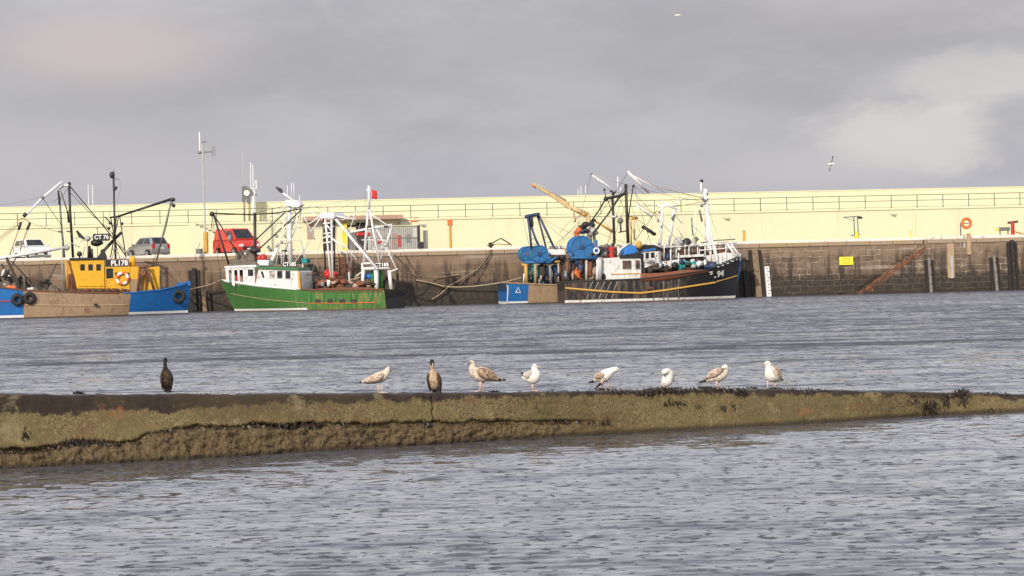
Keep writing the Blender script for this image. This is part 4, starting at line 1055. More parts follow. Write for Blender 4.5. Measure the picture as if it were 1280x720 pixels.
# roof fittings
lr = G.slab('liferaft_box', M['clean_white'], [(321.5, 332), (321.5, 325), (335.5, 325), (335.5, 332)], -.9, .1, bev=.06)
G.ball('buoy', M['red_paint'], 324.8, 322.6, .27, -.6); G.ball('buoy', M['red_paint'], 329.5, 322.2, .30, -.55)
sb = G.slab('name_board', M['black_paint'], [(352.5, 333.6), (352.5, 327.2), (371, 327.6), (371, 334)], gy + .3, gy + .38)
pp = G.pix(361.8, 330.5, gy + .27); text(sb, 'CT185', .44, M['letter_white'], pp, width=1.17, bold=.03)
G.slab('teal_locker', M['teal_net'], [(376.5, 329), (376, 323), (383.5, 323.5), (383.5, 329)], -.4, .4, bev=.04); G.T('locker_post', M['white_steel'], [(379, 329), (377.5, 341)], .07)
# white fore mast with its frames
G.T('mast', M['white_steel'], [(361.5, 254), (362, 290), (363.3, 330)], .17, 0, r2=.2)
for pts, r in (([(372, 256), (362, 290)], .06), ([(348, 306), (339, 332)], .09), ([(346, 309), (336, 331)], .07), ([(352, 312), (352, 330)], .07), ([(386, 303), (369.5, 327)], .05), ([(356, 268), (357.5, 300), (354, 330)], .05), ([(366, 262), (375, 257)], .09), ([(376, 257), (371, 280), (365, 296)], .06), ([(345, 310), (347, 303)], .1)):
    G.T('mast_stay', M['white_steel'], pts, r, .1)
for pts in ([(362, 296), (345.5, 295.5)], [(362.5, 304), (347, 304)]): G.T('lamp_arm', M['white_steel'], pts, .04, 0)
for px, py, r in ((345.5, 295, .16), (356, 294.5, .12), (352, 303, .14), (347, 306, .15)): G.ball('deck_lamp', M['pale_grey'], px, py, r, -.1)
G.T('deck_pipe', M['grey_steel'], [(335, 308), (339, 314)], .13, .3); G.T('yard', M['black_steel'], [(352, 313.5), (358.5, 313)], .06); G.slab('flue', M['black_steel'], [(343, 330), (345.5, 319), (347.5, 319), (349.5, 330)], -.1, .2)
G.slab('flue', M['black_steel'], [(353, 327), (354, 318), (357, 318), (357, 327)], .2, .5); G.slab('flue', M['net_dark'], [(371, 330), (371, 320), (375, 319), (376, 330)], .6, 1.2)
G.T('jib', M['white_steel'], [(353.5, 241.5), (370, 252.5)], .09, [-.3, .2]); G.slab('jib_head', M['black_paint'], [(344.2, 234.5), (345.5, 233.5), (351.5, 236), (353.8, 241.5), (350, 240.8)], -.35, -.2)
for pts in ([(359.5, 253), (359.2, 232)], [(364.6, 250), (364.3, 228.5)], [(367.6, 250), (367.2, 228.5)], [(373, 256), (375, 244)]): G.T('whip_aerial', M['white_steel'], pts, .03, .3, n=5)
G.slab('mast_platform', M['white_steel'], [(356, 257), (357, 250), (371, 250), (376, 256), (372, 259)], -.4, .4)
# black derrick frame
for pts, r in (([(265, 266.5), (318, 268.5)], .06), ([(318, 268), (346, 266), (376.5, 261)], .05), ([(265.3, 266), (268.5, 273), (277, 301), (286.5, 332)], .085), ([(267, 268), (281, 290), (303.5, 328)], .055), ([(303.5, 328.5), (320, 315), (377, 262)], .06), ([(319, 300.5), (357, 265)], .055), ([(265.2, 272), (264.4, 286)], .03)):
    G.T('derrick_frame', M['black_steel'], pts, r, -.3)
G.T('derrick_post', M['black_steel'], [(318.3, 266), (318.8, 300), (319.5, 332)], .13, -.2); G.ball('block', M['black_steel'], 265, 267.5, .22, -.3); G.ball('block', M['grey_steel'], 287, 298, (.2, .2, .3), -.3); G.ball('block', M['black_steel'], 318.5, 313, (.5, .4, .25), -.2)
G.heap('net_heap', M['net_grey'], (287, 318, 306, 333), -.9, 1.0, seed=5.5); G.heap('net_heap', M['net_grey'], (283, 322, 321, 334), -1.4, .4, seed=9.5)
# lattice gantry amidships
for pts, r in (([(406, 268), (409.5, 305), (413.5, 347)], .085), ([(414.3, 268), (414.8, 305), (416, 347)], .085)): G.T('gantry_leg', M['white_steel'], pts, r, -.9)
for pts, r in (([(404, 268), (407, 347)], .07), ([(418.5, 268), (418, 347)], .07)): G.T('gantry_leg', M['black_steel'], pts, r, 1.1)
for y in (279, 291.5, 296.5, 303): G.T('gantry_rung', M['white_steel'], [(404, y + .7), (415.5, y - .7)], .065, -.95)
G.slab('gantry_head', M['white_steel'], [(399.5, 271), (401, 266), (416, 265.5), (419.5, 270.5), (417, 273), (402, 273)], -1.1, 1.2)
for pts in ([(412, 266.5), (405, 279)], [(408.5, 281), (415, 290)], [(400.5, 270), (391, 277), (384, 281)], [(401, 272), (385, 295)], [(386, 263), (401, 272)]): G.T('brace', M['white_steel'], pts, .055, -.9)
for px, py, r in ((411, 344, .42), (409, 341, .3), (414.5, 342, .36), (416.5, 347, .4), (404, 354, .4), (419, 343, .26), (420.5, 352, .3), (410, 352, .32), (401.5, 356, .3), (418, 358, .35)): G.ball('winch', M['red_paint' if py < 347 else 'rust_red'], px, py, (r, .4, r * .8), -.6, .3, int(px))
G.T('winch_post', M['white_steel'], [(410.8, 350), (411, 358)], .15, -1.2)
# derricks aft
for pts, r, yy in (([(419.5, 274), (472, 337)], .12, [-.8, -1.5]), ([(409, 293), (430, 310), (456, 332)], .075, [-.8, -1.3]), ([(418, 270), (445, 274.5), (461, 281)], .075, [-.8, -.2]), ([(432, 291.5), (460, 286), (490, 281)], .10, [-.6, -.4, -.2]), ([(461, 232), (461.2, 262)], .11, 0), ([(460, 262), (457.5, 290), (453.5, 336)], .075, -.6), ([(460.7, 262), (457, 312), (456, 330)], .05, .8), ([(462, 262), (467, 290), (474.5, 330)], .085, -.6), ([(457, 283.5), (490, 283)], .085, -.3), ([(489.5, 284), (482, 308), (473, 330)], .075, -.4), ([(471, 287), (480, 304), (496.5, 338)], .07, -.4), ([(457.5, 238), (464, 236.5)], .06, 0), ([(483, 300), (478, 306)], .15, 0)):
    G.T('derrick', M['white_steel'], pts, r, yy)
G.T('tackle', M['black_steel'], [(466.5, 284), (468.5, 296)], .06, -.5); G.T('tackle', M['black_steel'], [(459, 283.5), (464, 283)], .09, -.5); G.T('tackle', M['black_steel'], [(480, 283.3), (487.5, 283)], .09, -.45)
for px, py in ((461, 264), (482, 306), (478.5, 310), (481, 302)): G.ball('block', M['pale_grey' if px > 470 else 'grey_steel'], px, py, .2, -.4)
# stern gantry
for pts, r in (([(454, 337), (453, 360)], .15), ([(470, 338), (471, 363)], .19), ([(486.5, 338), (489, 362)], .15)): G.T('stern_post', M['white_steel'], pts, r, -.6)
for pts, r in (([(452, 336), (487, 334.5)], .14), ([(453, 329.5), (466, 329)], .09), ([(452.5, 329), (452.5, 338)], .07), ([(487, 340), (497, 336)], .06)): G.T('stern_beam', M['white_steel'], pts, r, -.6)
nb = G.slab('name_board', M['black_paint'], [(467, 334), (467, 328.4), (487.5, 328), (487.5, 333.8)], -.75, -.68); pp = G.pix(477.2, 331.1, -.79); text(nb, 'CT185', .40, M['letter_white'], pp, width=1.22, bold=.03)
for x0, x1, y0 in ((463, 466.2, 338), (473.6, 477.8, 336)): G.slab('green_post', M['green_paint'], [(x0, 363), (x0, y0), (x1, y0), (x1, 363)], .0, .2)
G.ball('oilskin', M['hut_pink'], 457.5, 339.5, (.2, .2, .3), .1, .3, 1); G.ball('tarp_bundle', M['tarp_blue'], 460, 345.5, (.35, .3, .3), .1, .4, 2); G.T('plank', M['tan_wood'], [(420, 354.5), (433, 352), (449.5, 347)], .10, .3); G.T('plank', M['pale_grey'], [(417, 353.5), (427, 353)], .08, .1)
G.heap('net_heap', M['net_dark'], (418, 464, 350, 364), -1.2, 1.4, seed=2.2); G.heap('net_heap', M['rust'], (385, 470, 357, 364), -2.2, -1.4, seed=4.4); G.heap('net_heap', M['net_dark'], (474, 496, 340, 364), .4, 1.6, seed=7.7)
G.slab('dark_shelter', M['net_dark'], [(377, 363), (378, 331), (386, 330), (393, 345), (404, 350), (404, 363)], .9, 2.2); G.slab('stern_rail', M['stern_shade_grey'], [(496, 362), (495.5, 340), (497.5, 338), (498, 362)], 1.2, 1.3)
# ensign
fl = G.T('flag_staff', M['white_steel'], [(464.5, 250), (464.2, 236)], .02, .1); a_ = G.pix(464.3, 237, .1); c_ = G.pix(471, 247.5, .1); b = MB(); vs = []
for i in range(7):
    for j in range(5): vs.append((a_.x + (c_.x - a_.x) * i / 6, .1 + .06 * math.sin(i * 1.3), a_.z + (c_.z - a_.z) * j / 4 - .02 * i))
b.add(vs, [(i * 5 + j, i * 5 + 5 + j, i * 5 + 6 + j, i * 5 + 1 + j) for i in range(6) for j in range(4)]); o = b.build('ensign', M['flag_red'], fl, smooth=True); md = o.modifiers.new('t', 'SOLIDIFY'); md.thickness = .012

# thin wires of the green boat
for pts in ([(361.5, 254), (300, 333)], [(361.8, 254), (276, 349)], [(363, 255), (400, 268)], [(401, 268), (372, 332)], [(416, 267), (461, 240)], [(461, 236), (497, 338)], [(461, 236), (430, 360)], [(418, 268), (470, 329)], [(366, 252), (420, 266)], [(461, 245), (376, 262)], [(409, 270), (385, 360)], [(265, 267), (276, 349)], [(318, 267), (361, 256)], [(490, 283), (489, 335)], [(472, 290), (459, 360)], [(420, 274), (424, 355)], [(440, 300), (438, 352)]):
    G.T('rigging', M['pale_grey'] if pts[0][0] > 330 else M['rope_dark'], pts, .018, rnd.uniform(-.6, .6), n=4)
for i in range(34):
    px = rnd.uniform(392, 470); G.ball('deck_gear', M[rnd.choice(['rust', 'rust_red', 'net_dark', 'net_brown', 'grey_steel', 'net_dark', 'hut_pink'])], px, rnd.uniform(352, 361), (rnd.uniform(.1, .3), .2, rnd.uniform(.08, .25)), rnd.uniform(-1.6, .5), .6, i)
for pts, r in (([(425, 345), (425, 358)], .06), ([(436, 340), (437, 358)], .05), ([(444, 346), (452, 340)], .05), ([(395, 348), (399, 358)], .06), ([(430, 338), (446, 333)], .04), ([(380, 345), (396, 341)], .04)):
    G.T('deck_pipe', M[rnd.choice(['white_steel', 'pale_grey', 'rust'])], pts, r, -.4)

for pts, r in (([(357, 266), (345, 330)], .05), ([(367, 262), (383, 330)], .045), ([(348, 290), (378, 284)], .035), ([(350, 300), (375, 300)], .04), ([(355, 258), (341, 290)], .035), ([(374, 258), (394, 300)], .04), ([(342, 318), (368, 312)], .05), ([(370, 268), (356, 318)], .045), ([(330, 276), (352, 262)], .035), ([(425, 300), (446, 325)], .05), ([(434, 286), (434, 330)], .035), ([(446, 262), (436, 290)], .035), ([(452, 300), (480, 300)], .05), ([(464, 268), (488, 284)], .045), ([(466, 310), (492, 322)], .05), ([(396, 285), (418, 283)], .05), ([(421, 280), (440, 268)], .04)):
    G.T('derrick', M['white_steel'], pts, r, rnd.uniform(-.7, .7))
# ============ blue trawler lying inside the black boat
def zB(u, z, k):
    if u < 0: return 1 if z < .3 else 0
    if z < .06: return 3
    if k[0] < u < k[1]: return 2
    return 1 if z < .3 else 0
ptq = lambda s, t: qworld(s, t)
sB = qpix(776, 378, 3.5)[0]; pB = qworld(sB, 3.6)
B = Boat('fishing_boat', (pB.x, pB.y, 0), QA, 'blue trawler with blue net drums, gantry and thick white mast, moored behind the black boat', 'fishing boat')
B.hull(633, 928, 918, 6.4, [(633, 354), (662, 355), (705, 357), (800, 352), (860, 343), (900, 328), (928, 318)], zB, [M['blue_paint'], M['clean_white'], M['plank_tan'], M['black_paint']], (661.5, 707), sfull=.9, bfull=3.0)
B.caprail(M['plank_tan'], .07, u0=0, u1=.4); B.caprail(M['clean_white'], .07, u0=.8, u1=.985)
def hull_mark(boat, name, pts, r=.035, out=.03):
    uz = [boat.u_of(*p) for p in pts]; b = MB(); b.tube([boat.side(u, z, 1) + Vector((0, -out, 0)) for u, z in uz], r, n=5); return b.build(name, M['letter_white'], boat)
hull_mark(B, 'hull_mark', [(635, 357.5), (635, 364), (634.3, 372), (634, 378)], .05); hull_mark(B, 'hull_mark', [(632.5, 357.5), (635.3, 358)], .04)
hull_mark(B, 'hull_mark', [(644.5, 366), (648, 359), (650.5, 366), (646, 365.8)], .045)
# gear on the after deck
for (px, py, R_, y0, y1, core) in ((660.5, 317.5, .68, -.2, 1.7, .5), (674.5, 317.5, .77, -2.1, -.4, .58)): B.drum('net_drum', M['drum_blue'], px, py, R_, y0, y1, core, M['teal_net'])
for pts in ([(684, 320), (690, 327)], [(668, 322), (690, 328)], [(684, 329), (695, 322)]): B.T('drum_frame', M['drum_blue'], pts, .13, -2.0)
B.T('drum_frame', M['drum_blue'], [(655, 328), (690, 328)], .12, -1.9)
for pts, m_, r in (([(657, 329), (658.5, 354)], 'ochre_paint', .16), ([(669, 329), (669.5, 355)], 'tan_wood', .13), ([(687, 328), (689, 356)], 'grey_steel', .13), ([(652.5, 331), (659, 331)], 'ochre_paint', .13), ([(668, 330), (675, 330)], 'white_paint', .10), ([(655, 342), (654.5, 354)], 'letter_white', .06), ([(692, 327), (700, 327)], 'ochre_paint', .10), ([(698, 329), (698, 355)], 'pale_grey', .07), ([(676, 352), (676.5, 344)], 'hut_pink', .10)):
    B.T('deck_post', M[m_], pts, r, -1.8)
for i, (px, py, m_, r) in enumerate(((660, 343, 'teal_net', (.26, .2, .6)), (666, 338, 'teal_net', (.2, .2, .5)), (673, 343, 'teal_net', (.24, .2, .75)), (678, 341, 'net_dark', (.28, .2, .8)), (683, 343, 'dark_blue', (.25, .2, .8)), (691, 345, 'grey_steel', (.28, .2, .8)), (696, 347, 'net_dark', (.28, .2, .6)), (701, 343, 'rust_red', (.22, .2, .8)), (664, 350, 'teal_net', (.3, .2, .3)), (671, 351, 'net_dark', (.25, .2, .3)), (694, 337, 'dark_blue', (.3, .2, .4)), (704, 338, 'rust_red', (.25, .2, .5)))):
    B.ball('hung_net', M[m_], px, py, r, -1.4 + .25 * (i % 3), .45, i)
B.slab('canvas_cover', M['clean_white'], [(686.5, 319), (688, 312.5), (692, 311), (697, 313), (700, 311.5), (706, 312), (707.5, 318.5)], -1.4, .9, bev=.05); B.heap('net_heap', M['net_dark'], (684, 712, 318, 330), -1.2, 1, seed=3)
for px, py, r in ((689, 322, .25), (696, 323, .22), (703, 322, .25)): B.ball('deck_lamp', M['black_steel'], px, py, r, -1.6, .3, int(px))
# blue grey gantry
for pts, r in (([(659.5, 270), (662.5, 292), (664.5, 313)], .10), ([(664, 284), (670, 300), (675.5, 311)], .10), ([(671.5, 268.5), (677, 288), (683, 312)], .085), ([(673.5, 269), (684, 291), (693.5, 312)], .10)): B.T('gantry_leg', M['dark_blue'], pts, r, -.9 if pts[0][0] < 666 else .6)
B.T('gantry_beam', M['dark_blue'], [(657.5, 271), (673.5, 267.8)], .17, [-.9, .6]); B.ball('block', M['black_steel'], 663.5, 278, (.24, .2, .55), -.5, .2, 2)
for pts in ([(664, 298.5), (670.5, 298.5)], [(665, 305), (673, 305)], [(680, 296.5), (687, 296)], [(683, 303), (690, 303)], [(661, 287), (668, 286)]): B.T('gantry_rung', M['grey_steel'], pts, .03, -.6 if pts[0][0] < 676 else .6)
for pts in ([(653, 271), (656, 283), (662, 309)], [(650, 266), (659, 266)], [(697, 304), (712, 289), (724, 276)], [(674, 269), (697, 284), (735, 302)], [(675, 272), (706, 300)], [(717, 271), (700, 291)], [(694, 310), (722, 288)]): B.T('rigging', M['rope_tan'], pts, .018, -.4, n=5)
# ochre crane
b = MB(); p = [B.pix(px, py, .4) for px, py in ((665, 229), (668, 229.4), (711, 253), (715.5, 261), (711, 261.5), (692, 247.8), (666, 231.6))]
b.prism([(q.x, q.z) for q in p], .2, .6); B_cr = b.build('crane_boom', M['crane_cream'], B)
B.T('crane_boom', M['crane_cream'], [(714, 259.5), (733, 268)], .24, .4, n=4); B.T('crane_ram', M['pale_grey'], [(670, 230), (688, 239), (708, 250.5)], .05, .15); B.T('crane_link', M['orange'], [(665.5, 230.5), (670, 234.5)], .12, .4)
B.T('crane_post', M['crane_cream'], [(735.5, 268), (735.5, 277), (738, 312)], .22, .4); B.T('crane_link', M['ochre_paint'], [(727, 267), (736, 268)], .2, .4)
B.T('crane_link', M['hut_pink'], [(716, 260), (719.5, 278)], .06, .3); B.T('crane_link', M['hut_pink'], [(716.5, 278), (727, 266)], .05, .3)
for px, py, m_, r in ((732, 281, 'black_steel', .35), (727, 284, 'black_steel', .3), (724, 287, 'orange', .28), (721.5, 290, 'orange', .3), (721, 295, 'orange', .25), (728, 289, 'dark_blue', .3), (732, 288, 'black_steel', .32), (736, 285, 'pale_grey', .3), (740, 281, 'black_steel', .28), (742, 275.5, 'black_steel', .2), (741, 288, 'pale_grey', .3), (745, 291, 'grey_steel', .22), (738, 293, 'grey_steel', .26)): B.ball('crane_gear', M[m_], px, py, (r, r, r * .8), .2, .35, int(px * 3))
B.T('crane_ram', M['ochre_paint'], [(743, 275), (766, 290)], .11, .8); B.T('crane_post', M['pale_grey'], [(742, 284), (744, 312)], .14, .7)
B.T('crane_post', M['crane_cream'], [(788.3, 272), (788, 312)], .14, 1.6); B.T('crane_post', M['crane_cream'], [(793, 274), (793, 300)], .08, 1.6); B.T('crane_link', M['ochre_paint'], [(785, 273), (797, 272.5)], .14, 1.6)
# wheelhouse, seen past the black boat
bh = B.slab('wheelhouse', M['white_paint'], [(799, 352), (800, 313), (826, 312), (827.5, 352)], -.9, 1.9, bev=.05)
B.slab('roof', M['black_paint'], [(797.5, 314), (799, 306.5), (818, 306), (828, 310.5), (828.5, 313)], -1.0, 2.0); B.slab('roof_edge', M['tarp_blue'], [(800, 315), (806, 312), (819, 309.8), (820, 312)], -1.06, -.95)
for rect in ((807, 811, 316, 323), (813.5, 818, 315.5, 322.5), (802, 804.5, 316.5, 323)): B.window(bh, rect, -.9)
for px in (804, 808.5, 812, 816.5): B.T('emblem', M['grey_steel'], [(px, 328.5), (px + 2, 327.5)], .06, -.93)
# white goalpost masts amid
for pts, r in (([(828, 258), (826, 290), (821.5, 338)], .15), ([(843, 262), (838.5, 290), (828.5, 338)], .16), ([(822, 258), (846, 257)], .10), ([(845, 256), (847, 249)], .07), ([(826, 252), (846, 262)], .10)): B.T('goalpost_mast', M['white_steel'], pts, r, .3)
for px, py, r in ((822.5, 276, .11), (840.5, 273, .14), (842.5, 270, .14), (824, 265, .10), (826.5, 283, .09)): B.ball('block', M['rail_grey'], px, py, (r * .8, r * .8, r * 1.3), .0)
for pts in ([(803, 283), (813, 289), (818, 293)],): B.T('hung_gear', M['black_steel'], pts, .15, .2)
for px, py in ((804, 284), (811, 289), (818, 292.5)): B.ball('block', M['black_steel'], px, py, (.17, .14, .14), .2, .3, int(px))
for pts in ([(790, 250), (812, 264), (822, 268)], [(796, 274), (806, 281)], [(843, 268), (853, 280)], [(850, 292), (858, 302)], [(846, 285), (855, 298)], [(822, 262), (790, 306)], [(846, 258), (880, 252)], [(880, 248), (822, 234), (787, 217)]): B.T('rigging', M['rope_tan'], pts, .03, .4, n=5)
B.T('derrick_boom', M['white_steel'], [(784.5, 214.5), (811, 241), (831, 262)], .12, [-.5, .3]); B.T('derrick_boom', M['white_steel'], [(786, 217), (832, 241)], .05, [.2, .6]); B.T('derrick_boom', M['white_steel'], [(793, 254), (815, 271)], .10, .1)
# main mast
B.T('mast', M['white_steel'], [(881.5, 236), (883.5, 262), (887, 312), (888, 338)], .17, .1, r2=.26); B.T('mast_pole', M['white_steel'], [(876.3, 227), (876.5, 243)], .10, .1); B.ball('masthead_lamp', M['black_steel'], 877, 226.3, .16, .1)
B.T('mast_arm', M['white_steel'], [(875, 244), (884, 246)], .10, .1)
for px, py, r in ((878.5, 249, .13), (884, 242.5, .11), (885, 249, .11), (877.5, 257.5, .12), (881, 250.5, .13)): B.ball('mast_lamp', M['rail_grey'], px, py, r, -.15, .2, int(px))
B.T('mast_arm', M['pale_grey'], [(872, 256), (883, 254)], .06, -.1); B.T('hung_gear', M['rail_grey'], [(874, 262.5), (875.5, 268), (877.5, 277)], .09, -.1); B.T('hung_gear', M['rail_grey'], [(864.6, 272), (865, 283), (866.5, 295)], .06, 0); B.T('mast_stay', M['white_steel'], [(869, 262), (870, 290), (868, 300)], .05, .1)
B.T('mast_stay', M['white_steel'], [(884, 262), (891, 305), (898, 340)], .10, -.8); B.T('mast_stay', M['white_steel'], [(882, 262), (880, 336)], .06, .8)
B.T('sail_boom', M['rail_grey'], [(876, 303.5), (895, 300.5), (919, 299)], .05, 0)
# forecastle rails and bulwark
for px in (881, 888, 907, 914.5): B.T('rail_post', M['white_steel'], [(px, 304), (px + 1.2, 327)], .06, -.8)
for pts, r in (([(873, 307), (895, 305), (921, 303.5)], .07), ([(874, 313), (900, 311), (921, 309)], .05), ([(909, 305), (923, 324)], .10), ([(914, 305), (926, 322)], .08), ([(893, 307), (898, 330)], .08), ([(872, 309), (873, 330)], .05)): B.T('rail', M['white_steel'], pts, r, -.9)
B.slab('forecastle', M['white_paint'], [(880, 336), (881, 320), (905, 315.5), (926.5, 317.5), (926, 326), (900, 333)], -.75, .75, bev=.04)
B.slab('shelter_deck', M['white_paint'], [(851, 322), (851, 319), (880, 317.5), (880, 320.5)], -1.8, 1.8); B.slab('shelter_side', M['net_grey'], [(855, 337), (855, 322), (879.5, 320.5), (879.5, 334)], -1.2, 1.2)
B.slab('fore_coaming', M['white_paint'], [(828, 340), (829, 327), (856, 323.5), (858, 336)], -1.5, 1.5, bev=.05)
for i, (px, py, m_, r) in enumerate(((848, 303, 'pale_grey', (.45, .3, .45)), (858, 304.5, 'black_steel', (.45, .3, .45)), (866, 306, 'pale_grey', (.4, .3, .25)), (870, 299, 'rail_grey', (.22, .2, .2)), (867.5, 302, 'pale_grey', (.2, .2, .3)), (835, 312, 'net_brown', (.5, .3, .3)), (842, 313, 'net_grey', (.6, .3, .3)), (853, 313, 'net_brown', (.6, .3, .32)), (862, 313.5, 'net_grey', (.6, .3, .3)), (871, 313, 'net_brown', (.5, .3, .28)), (878, 314.5, 'black_steel', (.4, .3, .3)), (895, 315, 'net_brown', (.5, .3, .25)), (902, 314, 'rust_red', (.5, .3, .22)), (835, 320, 'dark_blue', (.3, .3, .35)))): B.ball('net_bundle', M[m_], px, py, r, -.4, .5, i)
for i, q in enumerate((830, 838.5, 845, 856, 861, 874)): B.T('rail_post', M['white_steel'], [(q, 322), (q + .4, 305 + 3 * (i % 3))], .05, -1.0 + .3 * (i % 2), n=5)
B.T('rail', M['white_steel'], [(829, 309), (850, 308), (874, 306)], .045, -1.0)

# ============ black boat
sK = qpix(815, 377, 10)[0]; pK = qworld(sK, 10.1)
K = Boat('fishing_boat', (pK.x, pK.y, 0), QA, 'black hulled fishing boat with ochre stripe, white wheelhouse, rusty bulwark and black masts', 'fishing boat')
def zK(u, z, k):
    if z < .03: return 2
    if u < 0: return 0
    if z < .24: return 1
    if u < k[0]: return 3
    return 0
K.hull(706, 925, 919, 5.9, [(706, 353), (735, 351), (765, 350.5), (800, 349), (850, 343), (885, 337.5), (905, 331), (925, 323)], zK, [M['black_hull'], M['ochre_paint'] if False else M['white_paint'], M['rust'], M['net_brown']], (711,), sfull=.72, bfull=2.8, boot=.26)
K.caprail(M['black_steel'], .07, u0=0, u1=.78); K.caprail(M['clean_white'], .05, u0=.84, u1=.985)
K.stripe_px('rubbing_strake', M['ochre_paint'], [(706, 360), (735, 362.5), (765, 365), (800, 366.5), (830, 363), (862, 358), (895, 353)], .085)
K.stripe_px('rubbing_strake', M['ochre_paint'], [(896, 352), (922, 344.5)], .045)
band(K, 'rusty_bulwark', M['rust_red'], [(800.5, 342), (830, 341), (855, 337.5), (886, 337.5)], [(800.5, 351.5), (830, 350.5), (855, 346), (886, 340)], .05)
for px, py0, py1 in ((726, 351, 377), (817, 350, 376.5), (835, 352, 375), (848, 349, 374), (829.5, 352, 375)): K.stripe_px('hull_batten', M['rust' if px < 820 else 'grey_steel'], [(px, py0), (px, (py0 + py1) / 2), (px, py1)], .03, n=3)
for x0 in (737, 744, 752, 760, 768): K.stripe_px('hull_batten', M['pale_grey'], [(x0 + 4, 352), (x0 - 1, 363)], .022, n=3); K.stripe_px('hull_batten', M['pale_grey'], [(x0 - 1, 367), (x0 - 4, 375)], .022, n=3)
u, z = K.u_of(812, 360); q = K.side(u, z, 1); b = MB(); b.box((q.x, q.y - .02, q.z), (.5, .1, .16)); b.build('scupper', M['rust'], K)
# registration on the bow
for ch, px, py, wd in (('94', 900, 342.5, .84),):
    u, z = K.u_of(px, py); u2, _ = K.u_of(px + 4, py); q = K.side(u, z, 1); q2 = K.side(u2, z, 1); qv = K.side(u, z + .3, 1); ang = math.atan2(q2.y - q.y, q2.x - q.x)
    o = text(K, ch, .72, M['plate'], q + Vector((.0, -.20, .0)), rz=ang, width=wd, bold=.035, name='hull_number'); o.rotation_euler = (R(90) + math.atan2(q.y - qv.y, .3) * 1.0, R(-6), ang)
for pts in ([(887, 340.5), (890.5, 340)], [(890.5, 342), (888, 343)], [(893, 346.8), (895, 346.2)]): hull_mark(K, 'hull_mark', pts, .045)
for px in (893, 899, 905, 911, 917, 921): u, z = K.u_of(px, 330); q = K.side(u, K.zg(K.xat(u, 1)), 1); b = MB(); b.ell(q + Vector((0, .05, .12)), (.22, .15, .14), jit=.4, seed=px); b.build('rail_roller', M['black_steel' if px % 2 else 'clean_white'], K, smooth=True)
# wheelhouse
ky = -1.8
kh = K.slab('wheelhouse', M['white_paint'], [(752, 350.5), (752.5, 330), (754, 323), (776, 321.5), (801.5, 322.5), (802, 352)], ky, 1.8, bev=.06)
K.slab('roof', M['black_paint'], [(774.5, 322.8), (777, 319), (788, 317.5), (800, 315), (805, 319.5), (804.5, 322.5)], ky - .12, 1.9)
K.window(kh, (778.2, 789, 325.5, 336.5), ky, M['brown_glass'], M['pale_grey']); K.window(kh, (794.3, 800, 325.2, 336.5), ky, M['brown_glass'], M['pale_grey'])
b = MB(); q0 = K.pix(764, 342.8, ky); q1 = K.pix(800, 341.8, ky); b.tube([(q0.x, ky - .02, q0.z), (q1.x, ky - .02, q1.z)], .045, n=6); b.build('hand_rail', M['ochre_paint'], kh)
K.slab('doorway', M['dark_door'], [(801.6, 352), (801.6, 322), (804, 322), (806.5, 337), (806.5, 349)], -1.5, 1.5); K.slab('doorway', M['clean_white'], [(752.5, 331), (758, 331), (756, 336)], ky - .03, ky, kh)
K.ball('porthole', M['black_paint'], 754.5, 346, (.2, .06, .28), ky - .02)
# roof gear
b = MB(); p = K.pix(764.3, 323, -.4); b.lathe(p, (0, 0, 1), [(0, .36), (.9, .36), (.95, .30), (1.0, .1)], n=18); b.build('raft_canister', M['red_paint'], K, smooth=False)
K.slab('tarpaulin', M['tarp_blue'], [(779, 319.5), (781, 312), (785, 307), (791, 306), (796, 308.5), (796.5, 315), (794, 319)], -1.3, .4, bev=.12)
K.T('roof_rail', M['white_steel'], [(772, 319), (776, 311), (787, 304)], .07, -1.3); K.T('roof_post', M['white_steel'], [(773.2, 321), (773, 309)], .10, -1.1)
for i, (px, py, m_, r) in enumerate(((758, 308, 'rail_grey', .22), (759, 315, 'black_steel', .2), (756, 317, 'pale_grey', .2), (770, 316, 'net_dark', .26), (798, 307, 'ochre_paint', .3), (799, 303, 'ochre_paint', .16))): K.ball('roof_gear', M[m_], px, py, r, -.6, .3, i)
# masts
K.T('mast', M['black_steel'], [(782.2, 230), (783.5, 262), (785.2, 308)], .13, -.9); K.T('mast', M['black_steel'], [(765.5, 246), (767, 275), (768.5, 312)], .12, .9)
K.T('mast_beam', M['black_steel'], [(757, 248.5), (765, 246.5), (774, 245), (780, 242.5), (782.5, 237)], .13, [.9, .9, 0, -.7, -.9])
for pts, r, yy in (([(757.5, 248), (748, 264), (736, 281)], .07, .9), ([(775.5, 245), (760, 268), (742, 291)], .075, -.3), ([(791.5, 232.5), (788, 255), (784, 285)], .05, -.6), ([(755, 237), (757.5, 247)], .04, .9), ([(759, 248), (764, 262)], .03, .9), ([(784, 270), (797, 272)], .03, -.8), ([(766, 304), (769, 313), (771, 320)], .18, .8)): K.T('mast_stay', M['black_steel'], pts, r, yy)
for px, py, r in ((757.3, 248.5, .2), (791.8, 232.5, .13), (764, 239, .10), (769, 240, .10), (755.5, 237, .10), (774.5, 245.5, .15), (766.5, 242, .15)): K.ball('block', M['black_steel'], px, py, r, .3, .2, int(px))
K.T('loading_boom', M['white_steel'], [(739.2, 218.3), (755, 229), (768.5, 240)], .10, .3); K.T('loading_boom', M['pale_grey'], [(741, 218), (765, 225.5), (781, 230)], .025, -.2); K.ball('boom_end', M['rail_grey'], 739.5, 218, .12, .3)
K.T('whip_aerial', M['clean_white'], [(772.2, 221), (772.4, 242)], .045, 0); K.T('whip_aerial', M['clean_white'], [(775.8, 234), (776, 242)], .05, .2)
b = MB(); p = K.pix(775.2, 275.8, -.5); b.lathe(p + Vector((0, -.15, 0)), (0, 1, 0), [(0, .02), (0, .25), (.1, .27), (.25, .12)], n=18); b.build('horn', M['rail_grey'], K, smooth=True)
